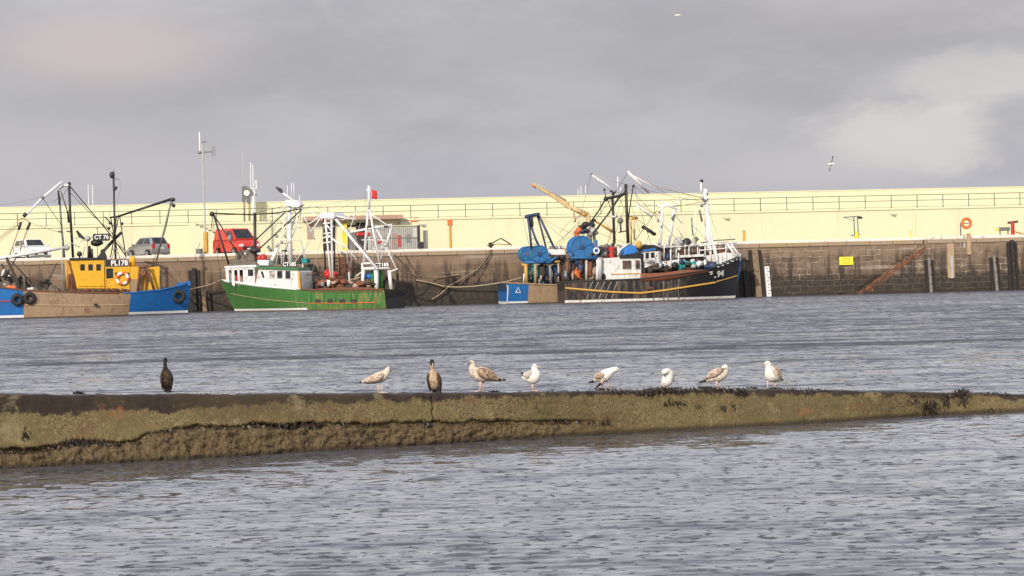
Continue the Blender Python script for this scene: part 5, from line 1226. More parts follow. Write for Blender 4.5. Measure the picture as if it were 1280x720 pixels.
K.T('horn_post', M['black_steel'], [(775.6, 278), (776.2, 289.5)], .075, -.5); K.T('horn_bracket', M['black_steel'], [(773, 290.5), (786, 288)], .05, [-.5, -.9]); K.T('mast_lamp_bar', M['clean_white'], [(763.5, 271), (772, 270.8)], .10, .8)
for pts in ([(793, 234), (806, 243)], [(783, 231), (842, 246), (875, 251)], [(784, 240), (800, 290)], [(767, 290), (742, 262)], [(745, 290), (782, 304)]): K.T('rigging', M['rope_dark'], pts, .014, -.3, n=5)
# big blue drum on its stand, with hung gear
K.drum('net_drum', M['drum_blue'], 727.5, 309, .98, -2.3, -.3, .75, M['tarp_blue'], spokes=4)
for pts in ([(713, 322), (746, 322.5)], [(745, 300), (746, 322)], [(712, 316), (716, 323)]): K.T('drum_frame', M['drum_blue'], pts, .14, -2.2)
b = MB(); p = K.pix(745.5, 313.5, -2.3); b.torus(p, (0, 1, 0), .22, .07, n=18, k=6); b.build('brake_wheel', M['letter_white'], K, smooth=True); K.ball('winch_motor', M['black_steel'], 749, 314, .34, -1.9, .3, 3); K.ball('winch_motor', M['black_steel'], 752, 312, .24, -1.9, .3, 5); K.ball('winch_motor', M['black_steel'], 744, 321, .3, -1.9, .3, 7)
for x0, m_ in ((747, 'clean_white'), (750.5, 'pale_grey')): K.T('stand_post', M[m_], [(x0, 322), (x0 - .3, 350)], .15, -2.1)
for x0, m_ in ((712, 'black_steel'), (733, 'pale_grey')): K.T('stand_post', M[m_], [(x0, 322), (x0, 352)], .12, -2.0)
for i, (px, py, m_, r) in enumerate(((711, 333, 'rust_red', (.3, .2, .6)), (714, 337, 'net_brown', (.35, .2, .7)), (718, 330, 'net_dark', (.3, .2, .5)), (722, 327, 'dark_blue', (.25, .2, .35)), (722, 343, 'orange', (.4, .25, .42)), (728, 327.5, 'buoy_orange', (.3, .2, .28)), (726.5, 334, 'dark_blue', (.25, .2, .5)), (727, 345, 'net_brown', (.35, .2, .4)), (731, 338, 'grey_steel', (.22, .2, .75)), (737, 335, 'rust_red', (.24, .2, .7)), (738, 347, 'hut_pink', (.35, .2, .25)), (742, 340, 'pale_grey', (.22, .2, .6)), (716, 348, 'net_dark', (.4, .2, .35)), (707, 342, 'net_dark', (.3, .2, .6)), (733, 330, 'net_dark', (.25, .2, .4)), (711, 347, 'letter_white', (.14, .1, .2)), (724, 336, 'orange', (.2, .2, .3)))): K.ball('hung_net', M[m_], px, py, r, -1.8 + .2 * (i % 3), .5, i)
K.slab('drum_stand', M['net_dark'], [(706, 353), (707, 325), (745, 324), (746, 352)], .3, .6)
# foredeck
for i, (px, py, m_, r) in enumerate(((812, 338, 'net_dark', (.5, .4, .3)), (822, 336, 'black_steel', (.6, .4, .35)), (832, 336.5, 'net_dark', (.5, .4, .3)), (843, 334, 'black_steel', (.35, .3, .3)), (850, 333, 'teal_net', (.6, .4, .35)), (857, 331, 'teal_net', (.5, .4, .3)), (866, 331.5, 'teal_net', (.5, .4, .28)), (873, 331, 'pale_grey', (.35, .3, .22)), (884, 334, 'dark_blue', (.5, .4, .3)), (892, 332, 'dark_blue', (.5, .4, .35)), (862, 336, 'net_brown', (.5, .4, .2)))): K.ball('net_bundle', M[m_], px, py, r, -.6, .5, i + 20)
for pts, r in (([(893, 307), (896, 322), (898, 338)], .09), ([(838, 312), (839, 336)], .05), ([(848, 316), (848.5, 338)], .05)): K.T('deck_post', M['white_steel'], pts, r, -.8)

# thin wires and small clutter of the two outer boats
for pts in ([(783, 230), (754, 322)], [(783, 230), (706, 352)], [(792, 233), (824, 340)], [(785, 215), (766, 246)], [(784, 232), (880, 336)], [(766, 246), (728, 296)], [(739, 218), (712, 322)], [(774, 246), (803, 320)], [(784, 250), (760, 318)]):
    K.T('rigging', M['rope_dark'], pts, .02, rnd.uniform(-.8, .8), n=4)
for pts in ([(881, 240), (926, 320)], [(881, 242), (846, 336)], [(882, 238), (828, 258)], [(828, 258), (803, 312)], [(844, 258), (884, 300)], [(881, 250), (905, 316)], [(736, 268), (688, 312)], [(828, 260), (850, 320)], [(843, 260), (866, 316)], [(822, 258), (795, 254)]):
    B.T('rigging', M['white_steel'] if pts[0][0] > 800 else M['rope_tan'], pts, .022, rnd.uniform(-.8, .8), n=4)
for i in range(40):
    px = rnd.uniform(806, 890); K.ball('deck_gear', M[rnd.choice(['net_dark', 'net_brown', 'black_steel', 'pale_grey', 'rust', 'dark_blue', 'white_steel', 'net_grey'])], px, interp([(806, 341), (850, 336), (890, 333)], px) - rnd.uniform(0, 9), (rnd.uniform(.08, .28), .2, rnd.uniform(.08, .25)), rnd.uniform(-1.2, 1.2), .6, i)
for i in range(26):
    px = rnd.uniform(832, 884); B.ball('deck_gear', M[rnd.choice(['net_brown', 'net_grey', 'pale_grey', 'white_steel', 'black_steel', 'rust_red'])], px, rnd.uniform(308, 318), (rnd.uniform(.08, .24), .2, rnd.uniform(.08, .22)), rnd.uniform(-.9, .9), .6, i)
for i in range(22):
    px = rnd.uniform(707, 752); K.ball('deck_gear', M[rnd.choice(['net_brown', 'net_dark', 'hut_pink', 'dark_blue', 'rust_red', 'grey_steel', 'black_steel'])], px, rnd.uniform(325, 350), (rnd.uniform(.08, .22), .15, rnd.uniform(.12, .35)), rnd.uniform(-2.1, -1.2), .6, i)
for i in range(16):
    px = rnd.uniform(655, 705); B.ball('deck_gear', M[rnd.choice(['teal_net', 'net_dark', 'dark_blue', 'rust_red', 'grey_steel', 'net_brown'])], px, rnd.uniform(331, 354), (rnd.uniform(.08, .2), .15, rnd.uniform(.12, .35)), rnd.uniform(-2.0, -1.2), .6, i)
for i in range(9):
    px = rnd.uniform(754, 800); K.T('roof_pipe', M[rnd.choice(['black_steel', 'pale_grey', 'white_steel', 'rail_grey'])], [(px, 322), (px + rnd.uniform(-3, 3), rnd.uniform(300, 314))], rnd.uniform(.03, .07), rnd.uniform(-1, 1), n=5)
# ------------------------------------------------------------------ things on and against the quay
def pile(px0, py0, px1, py1, wpx, label, mat, t=.0, w=.5, side_mat=None, group='timber fenders on the quay face', name='timber_fender', top_dark=None):
    """upright fender; the pixel line runs from its top to the waterline"""
    s1, z1 = qpix(px1, py1, t); s0, z0 = qpix(px0, py0, t)
    f = QF(name, s1, t, 0, label, 'fender pile', group)
    W_ = wpx / 14.2; lean = (s0 - s1) / max(.1, z0)
    b = MB(); b.box((lean * z0 * .5, -.18, (z0 - 1.2) / 2), (W_, .34, z0 + 1.2), ry=math.atan(lean)); o = b.build('post', mat, f); bevel(o, .04, 2)
    for sx in (-1, 1):
        b = MB(); b.box((lean * z0 * .5 + sx * (W_ / 2 + .16), .02, (z0 - 1.3) / 2), (.30, .30, z0 + .9), ry=math.atan(lean)); b.build('backing_timber', M['wet_timber'], f)
    b = MB()
    for k in range(3):
        zz = z0 * (.25 + .27 * k); b.lathe((lean * zz, -.36, zz), (0, -1, 0), [(0, .07), (.03, .06)], n=8)
    o = b.build('bolt_row', M['rust'], f)
    return f
E1 = E - .0
pile(1160.5, 322, 1163.5, 364, 3.2, 'grey faced timber fender just right of the stone staircase', M['pile_grey'], t=E)
pile(1242, 319, 1246, 362, 3.2, 'grey faced timber fender right of the lifebuoy', M['pile_grey'], t=E)
pile(1264, 300, 1268, 361, 4.5, 'tall dark upright for a recess shadow at the far right of the quay', M['wet_timber'], t=E)  # black upright built in place of a shadowed recess
pile(943, 310, 949, 370, 7.5, 'broad brown timber fender beside the bow of the black boat', M['wood_pile'], t=0, )
pile(929, 322, 933, 371, 4, 'dark wet timber fender closest to the bow of the black boat', M['wet_timber'], t=0)
pile(254.5, 362, 257, 389, 5.5, 'short brown timber post between the blue bow and the green bow', M['wood_pile'], t=.3)
pile(242, 335, 244, 390, 5, 'dark timber fender behind the blue bow', M['wet_timber'], t=0)
# white tide gauge
s1, z1 = qpix(961, 370, 0); s0, z0 = qpix(958, 333, 0); f = QF('tide_gauge', s1, 0, 0, 'white painted tide gauge board on the quay right of the black boat', 'tide gauge')
b = MB(); lean = (s0 - s1) / z0; b.box((lean * z0 / 2, -.15, z0 / 2 - .3), (.42, .26, z0 + .6), ry=math.atan(lean)); o = b.build('board', M['clean_white'], f); bevel(o, .02, 1)
for k in range(9):
    zz = .25 + k * .28; b = MB(); b.box((lean * zz + (.06 if k % 2 else -.04), -.29, zz), (.22 if k % 2 else .14, .02, .06)); b.build('mark', M['rail_grey'], f)
# yellow notice
s1, z1 = qpix(1057.5, 326, 0); f = QF('notice_board', s1, 0, z1, 'bright yellow notice plate fixed to the stone quay face', 'sign'); b = MB(); b.box((0, -.06, 0), (1.26, .05, .72)); b.build('plate', M['sign_yellow'], f)
for k in range(3):
    b = MB(); b.box((0, -.09, .2 - k * .2), (.9 - .2 * (k == 2), .012, .05)); b.build('print_line', M['ochre_paint'], f)
# pale streaked pilaster and small odds and ends of the wall
s1, z1 = qpix(1188.5, 330, E); f = QF('drain_pilaster', s1, E, 0, 'pale limescale streaked stone pilaster on the quay face', 'pilaster'); b = MB(); b.box((0, -.06, 2.75), (.62, .14, 3.1)); o = b.build('pilaster', M['tan_wood'], f); bevel(o, .03, 1)
b = MB(); b.box((.05, -.10, 2.2), (.22, .1, 2.0)); b.build('pipe', M['pale_grey'], f)
# lichen covered cope block with the little stand, lifebuoy above
s1, z1 = qpix(1208, 279, E - 1.0)
f = QF('lifebuoy_stand', s1, E - 1.1, DECK, 'orange lifebuoy on a dark post at the quay edge', 'lifebuoy')
zc_ = z1 - DECK; b = MB(); b.torus((0, -.1, zc_), (0, 1, 0), .40, .13, n=32, k=10, arcs=lambda t: 1 if (t * 4 + .1) % 1 < .06 else 0); b.build('ring', [M['orange'], M['letter_white']], f, smooth=True)
b = MB(); b.box((0, .02, zc_), (1.1, .06, .09)); b.build('bracket', M['rail_grey'], f)
b = MB(); b.tube([(-.5, .05, -.3), (-.5, .05, zc_)], .06, n=8); b.build('post', M['rail_grey'], f)
b = MB(); b.box((-.5, .05, .1), (.3, .3, .2)); b.build('foot', M['pale_grey'], f)
s1, z1 = qpix(1211, 305, E); f = QF('mooring_post', s1, E - .1, z1 - .5, 'short pale post with cap on the quay edge below the lifebuoy', 'post')
b = MB(); b.box((0, -.1, .5), (.40, .30, 1.9), taper=.85); o = b.build('post', M['tan_wood'], f); bevel(o, .03)
b = MB(); b.box((-.42, -.05, .75), (.14, .2, 1.2)); b.build('stay', M['pale_grey'], f)
# davit with the yellow foot
s1, z1 = qpix(1071, 300, -1.2); s2, z2 = qpix(1071, 271, -1.2)
f = QF('davit', s1, -1.2, DECK, 'small grey two-legged davit with yellow foot on the quay', 'davit'); H = z2 - DECK
for dx in (-.18, .16):
    b = MB(); b.tube([(dx, 0, .3), (dx - .05, 0, H)], .055, n=8); b.build('leg', M['rail_grey'], f)
b = MB(); b.tube([(-1.2, 0, H - .02), (.4, 0, H + .05)], .05, n=8); b.build('arm', M['grey_steel'], f)
b = MB(); b.tube([(-1.1, 0, H - .06), (-.2, 0, H - .35)], .025, n=6); b.build('brace', M['grey_steel'], f)
b = MB(); b.box((.35, 0, H - .1), (.35, .3, .18)); b.build('winch', M['black_steel'], f)
b = MB(); b.lathe((0, 0, 0), (0, 0, 1), [(0, .28), (.5, .2), (.9, .1)], n=14); b.build('foot', M['bright_yellow'], f, smooth=True)
b = MB(); b.tube([(-.55, 0, .55), (.3, 0, .62)], .05, n=8); b.build('handle', M['rail_grey'], f)
# winch at the right edge
s1, z1 = qpix(1260, 290, -1.0)
f = QF('hand_winch', s1, -1.0, DECK, 'grey box winch with red ends at the far right of the quay', 'winch')
b = MB(); b.box((-.35, 0, .8), (.95, .5, .32)); o = b.build('housing', M['rail_grey'], f); bevel(o, .04)
for dx in (-.75, .0):
    b = MB(); b.tube([(dx, 0, -.1), (dx, 0, .7)], .06, n=8); b.build('leg', M['grey_steel'], f)
b = MB(); b.box((-.98, 0, .78), (.25, .3, .18)); b.build('pulley', M['bright_yellow'], f)
b = MB(); b.tube([(.45, 0, .2), (.45, 0, 1.5)], .17, n=10); b.build('column', M['red_paint'], f)
b = MB(); b.tube([(.0, 0, 1.35), (.95, 0, 1.45)], .11, n=8); b.build('crank', M['net_brown'], f)
b = MB(); b.tube([(.4, -.1, .6), (1.2, -.1, .35), (2.2, -.1, .05)], .06, n=6); b.build('hose', M['orange'], f)
# yellow bollard post and stains
def yellow_post(px, pyb, pyt, label, w=.22, mat='ochre_paint', t=-1.0):
    s_, zt_ = qpix(px, pyt, t); f = QF('marker_post', s_, t, DECK, label, 'post', 'yellow posts on the quay'); h = zt_ - DECK
    b = MB(); b.box((0, 0, h / 2), (w, w, h)); o = b.build('post', M[mat], f); bevel(o, .03); b = MB(); b.box((0, 0, h + .02), (w * 1.1, w * 1.1, .04)); b.build('cap', M['rust'], f)
yellow_post(930, 303, 289, 'short ochre post on the quay above the bow of the black boat', .22)
yellow_post(1144, 300, 270, 'slim pale yellow post near the head of the stone stairs', .07, 'bright_yellow', -2.0)
yellow_post(1138, 300, 289, 'low yellow stub post left of the slim yellow post', .10, 'bright_yellow', -2.0)
s_, z_ = qpix(562, 275, T1); s2, z2 = qpix(562, 308, T1); f = QF('rusty_downpipe', s_, T1 + .06, DECK, 'rust streaked yellow downpipe on the wall between the boats', 'downpipe'); b = MB(); b.tube([(0, 0, 0), (0, 0, z_ - DECK)], .10, n=8); b.build('pipe', M['ochre_paint'], f); b = MB(); b.box((-.03, -.02, z_ - DECK - .2), (.36, .2, .5)); b.build('hopper', M['orange'], f)
# wall lights shaped like shallow bowls
for px, py, lab in ((528, 281, 'small wall light right of the barred gate'), (908, 273, 'small wall light above the bow of the black boat'), (1116, 268, 'small wall light left of the slim yellow post'), (286, 286, 'small wall light above the red van')):
    s_, z_ = qpix(px, py, T1); f = QF('wall_light', s_, T1, z_, lab, 'wall light', 'bowl lights on the sea wall'); b = MB(); b.lathe((0, -.2, -.10), (0, 0, 1), [(0, .05), (.05, .15), (.09, .2)], n=14); b.build('bowl', M['plate'], f, smooth=True); b = MB(); b.tube([(-.36, -.2, .08), (-.2, -.2, .0), (.2, -.2, .0), (.36, -.2, .09)], .022, n=6); b.build('bar', M['rail_grey'], f)

# hut recess with canopy, doors and barred gate
s_l, _ = qpix(378, 275, T1); s_r, _ = qpix(503, 275, T1); sm = (s_l + s_r) / 2
hut = QF('store_front', sm, T1, DECK, 'store front in the yellow wall with pinkish canopy and dark doorways', 'store front')
def hq(px, py): s_, z_ = qpix(px, py, T1); return s_ - sm, z_ - DECK
def hbox(name, mat, x0, x1, ya, yb, dep, off=0.0, par=None):
    a = hq(x0, yb); c = hq(x1, ya); b = MB(); b.box(((a[0] + c[0]) / 2, -dep / 2 - off, (a[1] + c[1]) / 2), (c[0] - a[0], dep, c[1] - a[1])); o = b.build(name, mat, par or hut); return o
a0, a1 = hq(378, 275), hq(503, 270); 
b = MB(); b.box(((a0[0] + a1[0]) / 2, -.5, (a0[1] + a1[1]) / 2), (a1[0] - a0[0], 1.0, .40)); o = b.build('canopy', M['hut_pink'], hut); bevel(o, .04)
for x0, x1, ya, yb, m_ in ((404, 417, 277, 315, 'dark_door'), (445.5, 459, 278, 316, 'dark_door'), (434, 445, 281, 284, 'dark_door'), (434, 445, 289, 316, 'rail_grey')): hbox('doorway', M[m_], x0, x1, ya, yb, .03)
hbox('pillar', M['bright_yellow'], 428.5, 433.2, 278.5, 316, .28)
o = hbox('window', M['hut_pink'], 384, 391.5, 279, 299, .05); hbox('pane', M['pale_glass'], 385.2, 390, 284, 291, .02, .05, o)
hbox('letter_panel', M['red_paint'], 444, 462, 290.5, 294.5, .05, .1)
hbox('back_panel', M['pale_grey'], 459, 523, 284, 316, .02)
for x0, x1, ya, yb, m_ in ((491, 497, 292, 312, 'hut_pink'), (497.5, 501, 294, 309, 'red_paint'), (508, 513, 293, 303, 'car_silver'), (516, 523, 285, 298, 'plate'), (472, 477, 300, 305, 'red_paint'), (497, 500, 278, 280.5, 'hut_pink'), (511, 514, 278, 280.5, 'hut_pink')): hbox('notice', M[m_], x0, x1, ya, yb, .02, .03)
for px0, px1, ya, yb, lab in ((513.5, 523, 272, 277.5, 'small rusty orange plate above the barred gate'),):
    a = qpix(px0, yb, T1); c = qpix(px1, ya, T1); f = QF('rusty_plate', (a[0] + c[0]) / 2, T1, a[1], lab, 'plate'); h = c[1] - a[1]; b = MB(); b.prism([(-.35, .0), (.3, .05), (.34, h), (-.1, h), (-.38, h * .5)], -.06, 0); b.build('plate', M['orange'], f)
a = qpix(531.5, 310, T1); c = qpix(531.5, 288, T1); f = QF('grey_hatch', a[0], T1, a[1], 'narrow grey hatch on the wall right of the barred gate', 'hatch'); b = MB(); b.box((.02, -.05, (c[1] - a[1]) / 2), (.36, .1, c[1] - a[1])); o = b.build('door', M['rail_grey'], f); b = MB(); b.box((.15, -.06, (c[1] - a[1]) / 2), (.05, .14, c[1] - a[1])); b.build('frame', M['pale_grey'], f)
# barred gate
TG = -8.0; gl, zg0 = qpix(463, 283.5, TG); gr_, _ = qpix(522.5, 283, TG); 
gate = QF('barred_gate', gl, TG, DECK, 'dark barred security gate and fence in front of the store front', 'gate'); H = zg0 - DECK; Wg = gr_ - gl; nb_ = 25
fb = None
for k in range(nb_):
    if fb is None:
        b = MB(); b.tube([(0, 0, 0), (0, 0, H)], .032, n=5); fb = b.build('bar', M['rail_grey'], gate); o = fb
    else: o = fb.copy(); COL.objects.link(o); o.parent = gate.o
    o.location = (Wg * (k + .3) / nb_, 0, 0)
for zz in (.2, H - .03, H * .55):
    b = MB(); b.tube([(0, 0, zz), (Wg, 0, zz)], .05, n=6); b.build('rail', M['rail_grey'], gate)
b = MB(); b.box((Wg + .05, 0, H / 2), (.22, .22, H + .1)); b.build('post', M['black_steel'], gate); b = MB(); b.box((Wg + .22, 0, .5), (.5, .4, .9)); o = b.build('lock_box', M['black_steel'], gate); bevel(o, .05)

# radio mast on the quay
s_, z0_ = qpix(257.5, 321, -2.0); s2, z2 = qpix(248.6, 164, -2.0); f = QF('radio_mast', s_, -2.0, DECK, 'tall thin grey radio mast with yellow sleeve beside the wall stairs', 'mast'); H = z2 - DECK; ln = (s2 - s_) / H * .3
_q = lambda px, py: (qpix(px, py, -2.0)[0] - s_, 0, qpix(px, py, -2.0)[1] - DECK)
b = MB(); b.tube([(0, 0, 0), _q(253, 180)], .085, n=8); b.build('pole', M['pale_grey'], f)
b = MB(); b.tube([_q(250, 190), _q(249.3, 165)], .07, n=8); b.build('aerial', M['clean_white'], f)
b = MB(); b.tube([(0, 0, .0), _q(257.2, 290)], .22, n=10); b.build('sleeve', M['ochre_paint'], f)
for p in (((247.5, 190.5), (266, 189.5)), ((252, 178), (258, 176.8))): b = MB(); b.tube([_q(*p[0]), _q(*p[1])], .06, n=6); b.build('arm', M['grey_steel'], f)
b = MB(); b.tube([_q(265.8, 196), _q(265.4, 184)], .04, n=6); b.build('dipole', M['grey_steel'], f); b = MB(); b.tube([_q(268.6, 195), _q(268.2, 183)], .03, n=6); b.build('dipole', M['grey_steel'], f)
b = MB(); b.tube([_q(265.5, 184), _q(268.2, 183)], .025, n=6); b.build('dipole_link', M['grey_steel'], f)
b = MB(); b.ell(_q(249.5, 190.5), (.2, .15, .15)); b.build('clamp', M['grey_steel'], f)
# harbour signal on the walkway
TS = T1 - .9; s_, z_ = qpix(310, 275, TS); f = QF('signal_frame', s_, TS, z_led, 'dark curved signal panel with white disc on two legs on the wall walkway', 'signal')
_q = lambda px, py, dy=0: (qpix(px, py, TS)[0] - s_, dy, qpix(px, py, TS)[1] - z_led)
for px in (305.5, 312): b = MB(); b.tube([_q(px, 276), _q(px - .4, 240)], .11, n=6); b.build('leg', M['tan_wood'], f)
pts = [_q(*p) for p in ((302.4, 252), (302.2, 233.2), (306, 232.2), (311, 234.5), (315.5, 239), (316.5, 243.5), (312.5, 246), (308.8, 247), (305.8, 252))]
b = MB(); b.prism([(p[0], p[2]) for p in pts], -.2, -.08); b.build('panel', M['hut_pink'] if False else M['rail_grey'], f)
p = _q(308.3, 241.3); b = MB(); b.lathe((p[0], -.28, p[2]), (0, 1, 0), [(0, .1), (0, .27), (.06, .27)], n=20); b.build('disc', M['clean_white'], f)
b = MB(); p = _q(310.5, 250); b.box((p[0], -.1, p[2]), (.3, .2, .55)); b.build('lamp_box', M['rail_grey'], f)
f = QF('aerial_cluster', s_ + .75, TS, z_led, 'cluster of white aerials on a white post beside the signal panel', 'aerial')
_q2 = lambda px, py: (qpix(px, py, TS)[0] - s_ - .75, 0, qpix(px, py, TS)[1] - z_led)
for a, c, r, m_ in (((317, 276), (317, 244), .16, 'white_steel'), ((318.6, 274), (318, 240), .1, 'white_steel'), ((313.6, 235), (313.2, 203), .04, 'clean_white'), ((316.6, 240), (316, 206), .05, 'clean_white'), ((320.5, 236), (320.2, 225), .06, 'white_steel'), ((303.8, 232), (303, 188), .03, 'pale_grey'), ((313, 236), (320, 236), .05, 'white_steel'), ((318, 243), (321, 244), .08, 'rail_grey'), ((320, 225), (317, 233), .03, 'white_steel'), ((314, 245), (319, 238), .06, 'white_steel'), ((319, 246), (326, 252), .02, 'pale_grey'), ((303.8, 233), (313.5, 237), .04, 'pale_grey')):
    b = MB(); b.tube([_q2(*a), _q2(*c)], r, n=6); b.build('aerial' if r < .06 else 'post', M[m_], f)
# aerials of masts standing on the seaward side of the wall
for i, (px, yt, lab) in enumerate(((110.2, 231, 'left of two thin white aerials above the wall behind the yellow wheelhouse'), (115.5, 231, 'right of two thin white aerials above the wall behind the yellow wheelhouse'), (722.5, 236, 'leftmost of three faint white aerials above the wall near the ochre crane'), (726, 233, 'middle of three faint white aerials above the wall near the ochre crane'), (732, 232, 'rightmost of three faint white aerials above the wall near the ochre crane'))):
    s_, zt_ = qpix(px, yt, T2 - 1.0); f = QF('aerial_rod', s_, T2 - 1.0, z_top + .1, lab, 'aerial', 'thin aerials along the wall top'); b = MB(); b.tube([(0, 0, 0), (0, 0, zt_ - z_top - .1)], .035, n=6); b.build('rod', M['clean_white'], f); b = MB(); b.box((0, 0, .1), (.14, .14, .2)); b.build('socket', M['pale_grey'], f)
# litter bin, bollards, rope heaps
s_, z_ = qpix(249, 311, -1.2); f = QF('steel_drum', s_, -1.2, DECK, 'grey open steel drum on the quay beside the radio mast', 'drum'); b = MB(); h = z_ - DECK; b.lathe((0, 0, 0), (0, 0, 1), [(0, .28), (.02, .30), (h * .5, .30), (h * .52, .32), (h * .55, .30), (h, .31), (h, .27), (h - .1, .27)], n=20); b.build('barrel', M['rail_grey'], f)
b = MB(); b.tube([(-.2, 0, h - .2), (.1, .1, h + .55)], .03, n=6); b.build('stick', M['grey_steel'], f)
def bollard(px, lab):
    s_, z_ = qpix(px, 312, -.1); f = QF('mooring_bollard', s_, -.15, DECK + .2, lab, 'bollard', 'bollards along the quay edge'); b = MB(); b.lathe((0, 0, 0), (0, 0, 1), [(0, .2), (.08, .15), (.26, .13), (.32, .2), (.4, .2), (.44, .1)], n=16); b.build('post', M['black_steel'], f, smooth=True)
    b = MB()
    b.torus((0, 0, .18), (0, 0.1, 1), .26, .05, n=20, k=6); b.build('rope_turn', M['rope_dark'], f, smooth=True); return s_
bollard(613.5, 'small black mooring bollard with dark ropes between the green and blue boats')
def rope(name, pts, r, mat, lab, cat='rope'):
    """pts: (pixel x, pixel y, distance in front of the quay face)"""
    P_ = [qworld(qpix(px, py, t)[0], t, qpix(px, py, t)[1]) for px, py, t in pts]
    o0 = P_[0]; q = []
    for i in range(len(P_) - 1):
        a, c = P_[i], P_[i + 1]
        p0 = P_[i - 1] if i else a; p3 = P_[i + 2] if i + 2 < len(P_) else c
        for k in range(8):
            t = k / 8; q.append(.5 * ((2 * a) + (c - p0) * t + (2 * p0 - 5 * a + 4 * c - p3) * t * t + (3 * a - p0 - 3 * c + p3) * t ** 3))
    q.append(P_[-1]); b = MB(); b.tube([v - o0 for v in q], r, n=6); o = b.build(name, mat, None, smooth=True); o.location = o0
    return tag(o, lab, cat, 'mooring lines on the quay face')
rope('mooring_rope', [(652, 347, 2.5), (628, 353, 1.5), (590, 358, .8), (560, 358.5, .5), (540, 354, .3), (520, 350, .2)], .06, M['rope_tan'], 'thick tan mooring rope sagging from the blue stern to the quay')
rope('mooring_rope', [(560, 359, .5), (550, 368, .4), (540, 374, .3)], .06, M['rope_tan'], 'loose tan rope end hanging from the sagging mooring rope')
rope('mooring_rope', [(613, 312, .2), (603, 328, .2), (588, 344, .2), (573, 357, .2)], .035, M['rope_dark'], 'dark rope slanting left down the wall from the bollard')
rope('mooring_rope', [(615, 312, .3), (606, 332, .25), (599, 346, .2), (594, 354, .2)], .035, M['rope_dark'], 'darker steep rope down the wall from the bollard')
rope('mooring_rope', [(614, 312, .4), (600, 333, .4), (575, 350, .35), (556, 359, .35)], .03, M['rope_tan'], 'tan rope slanting far left down the wall from the bollard')
rope('mooring_rope', [(497, 336, 4), (520, 344, 2), (545, 347, .3), (575, 343, .2)], .04, M['rope_tan'], 'thin tan line from the green stern along the wall')
rope('mooring_rope', [(492, 318, .1), (505, 330, .1), (515, 344, .1)], .05, M['rope_dark'], 'dark rope down the wall behind the green stern')
rope('mooring_rope', [(506, 318, .1), (514, 332, .1), (526, 346, .1)], .04, M['rope_dark'], 'second dark rope down the wall behind the green stern, further right')
rope('mooring_rope', [(276, 350, 6), (262, 356, 4), (245, 360, 2), (238, 362, 1)], .05, M['rope_tan'], 'tan bow line from the green boat to the quay')
for px0, px1, lab in ((613, 640, 'heap of dark rope beside the bollard at the quay edge'),):
    a, z_ = qpix(px0, 312, -.4); c, _ = qpix(px1, 312, -.4); f = QF('rope_heap', (a + c) / 2, -.4, DECK, lab, 'rope'); b = MB(); b.tube([((a - c) / 2, 0, .45), ((a - c) / 4, 0, .75), (0, .1, .98), ((c - a) / 4, .1, .7), ((c - a) / 2, .05, .35)], .06, n=6); b.build('rope', M['rope_dark'], f, smooth=True)
    b = MB(); b.tube([((a - c) / 2, -.1, .4), (-.3, 0, .5), (.1, 0, .45), ((c - a) / 2, 0, .4)], .05, n=6); b.build('rope', M['rope_tan'], f, smooth=True)
# ladder beside the green boat
s_, z_ = qpix(420, 340, 0); f = QF('quay_ladder', s_, .1, 0, 'rusty iron ladder on the quay face behind the green boat', 'ladder')
for dx in (-.25, .25): b = MB(); b.tube([(dx, 0, .2), (dx, 0, DECK)], .05, n=6); b.build('stile', M['rust'], f)
for k in range(13): b = MB(); b.tube([(-.25, 0, .4 + k * .33), (.25, 0, .4 + k * .33)], .03, n=6); b.build('rung', M['rust'], f)
# drain pipe posts against the wall
s_, z_ = qpix(429, 340, 0); f = QF('timber_fender', s_, .05, 0, 'reddish brown timber fender beside the quay ladder', 'fender pile', 'timber fenders on the quay face'); b = MB(); b.box((0, -.15, 2.1), (.45, .3, 4.6)); b.build('post', M['rust'], f)

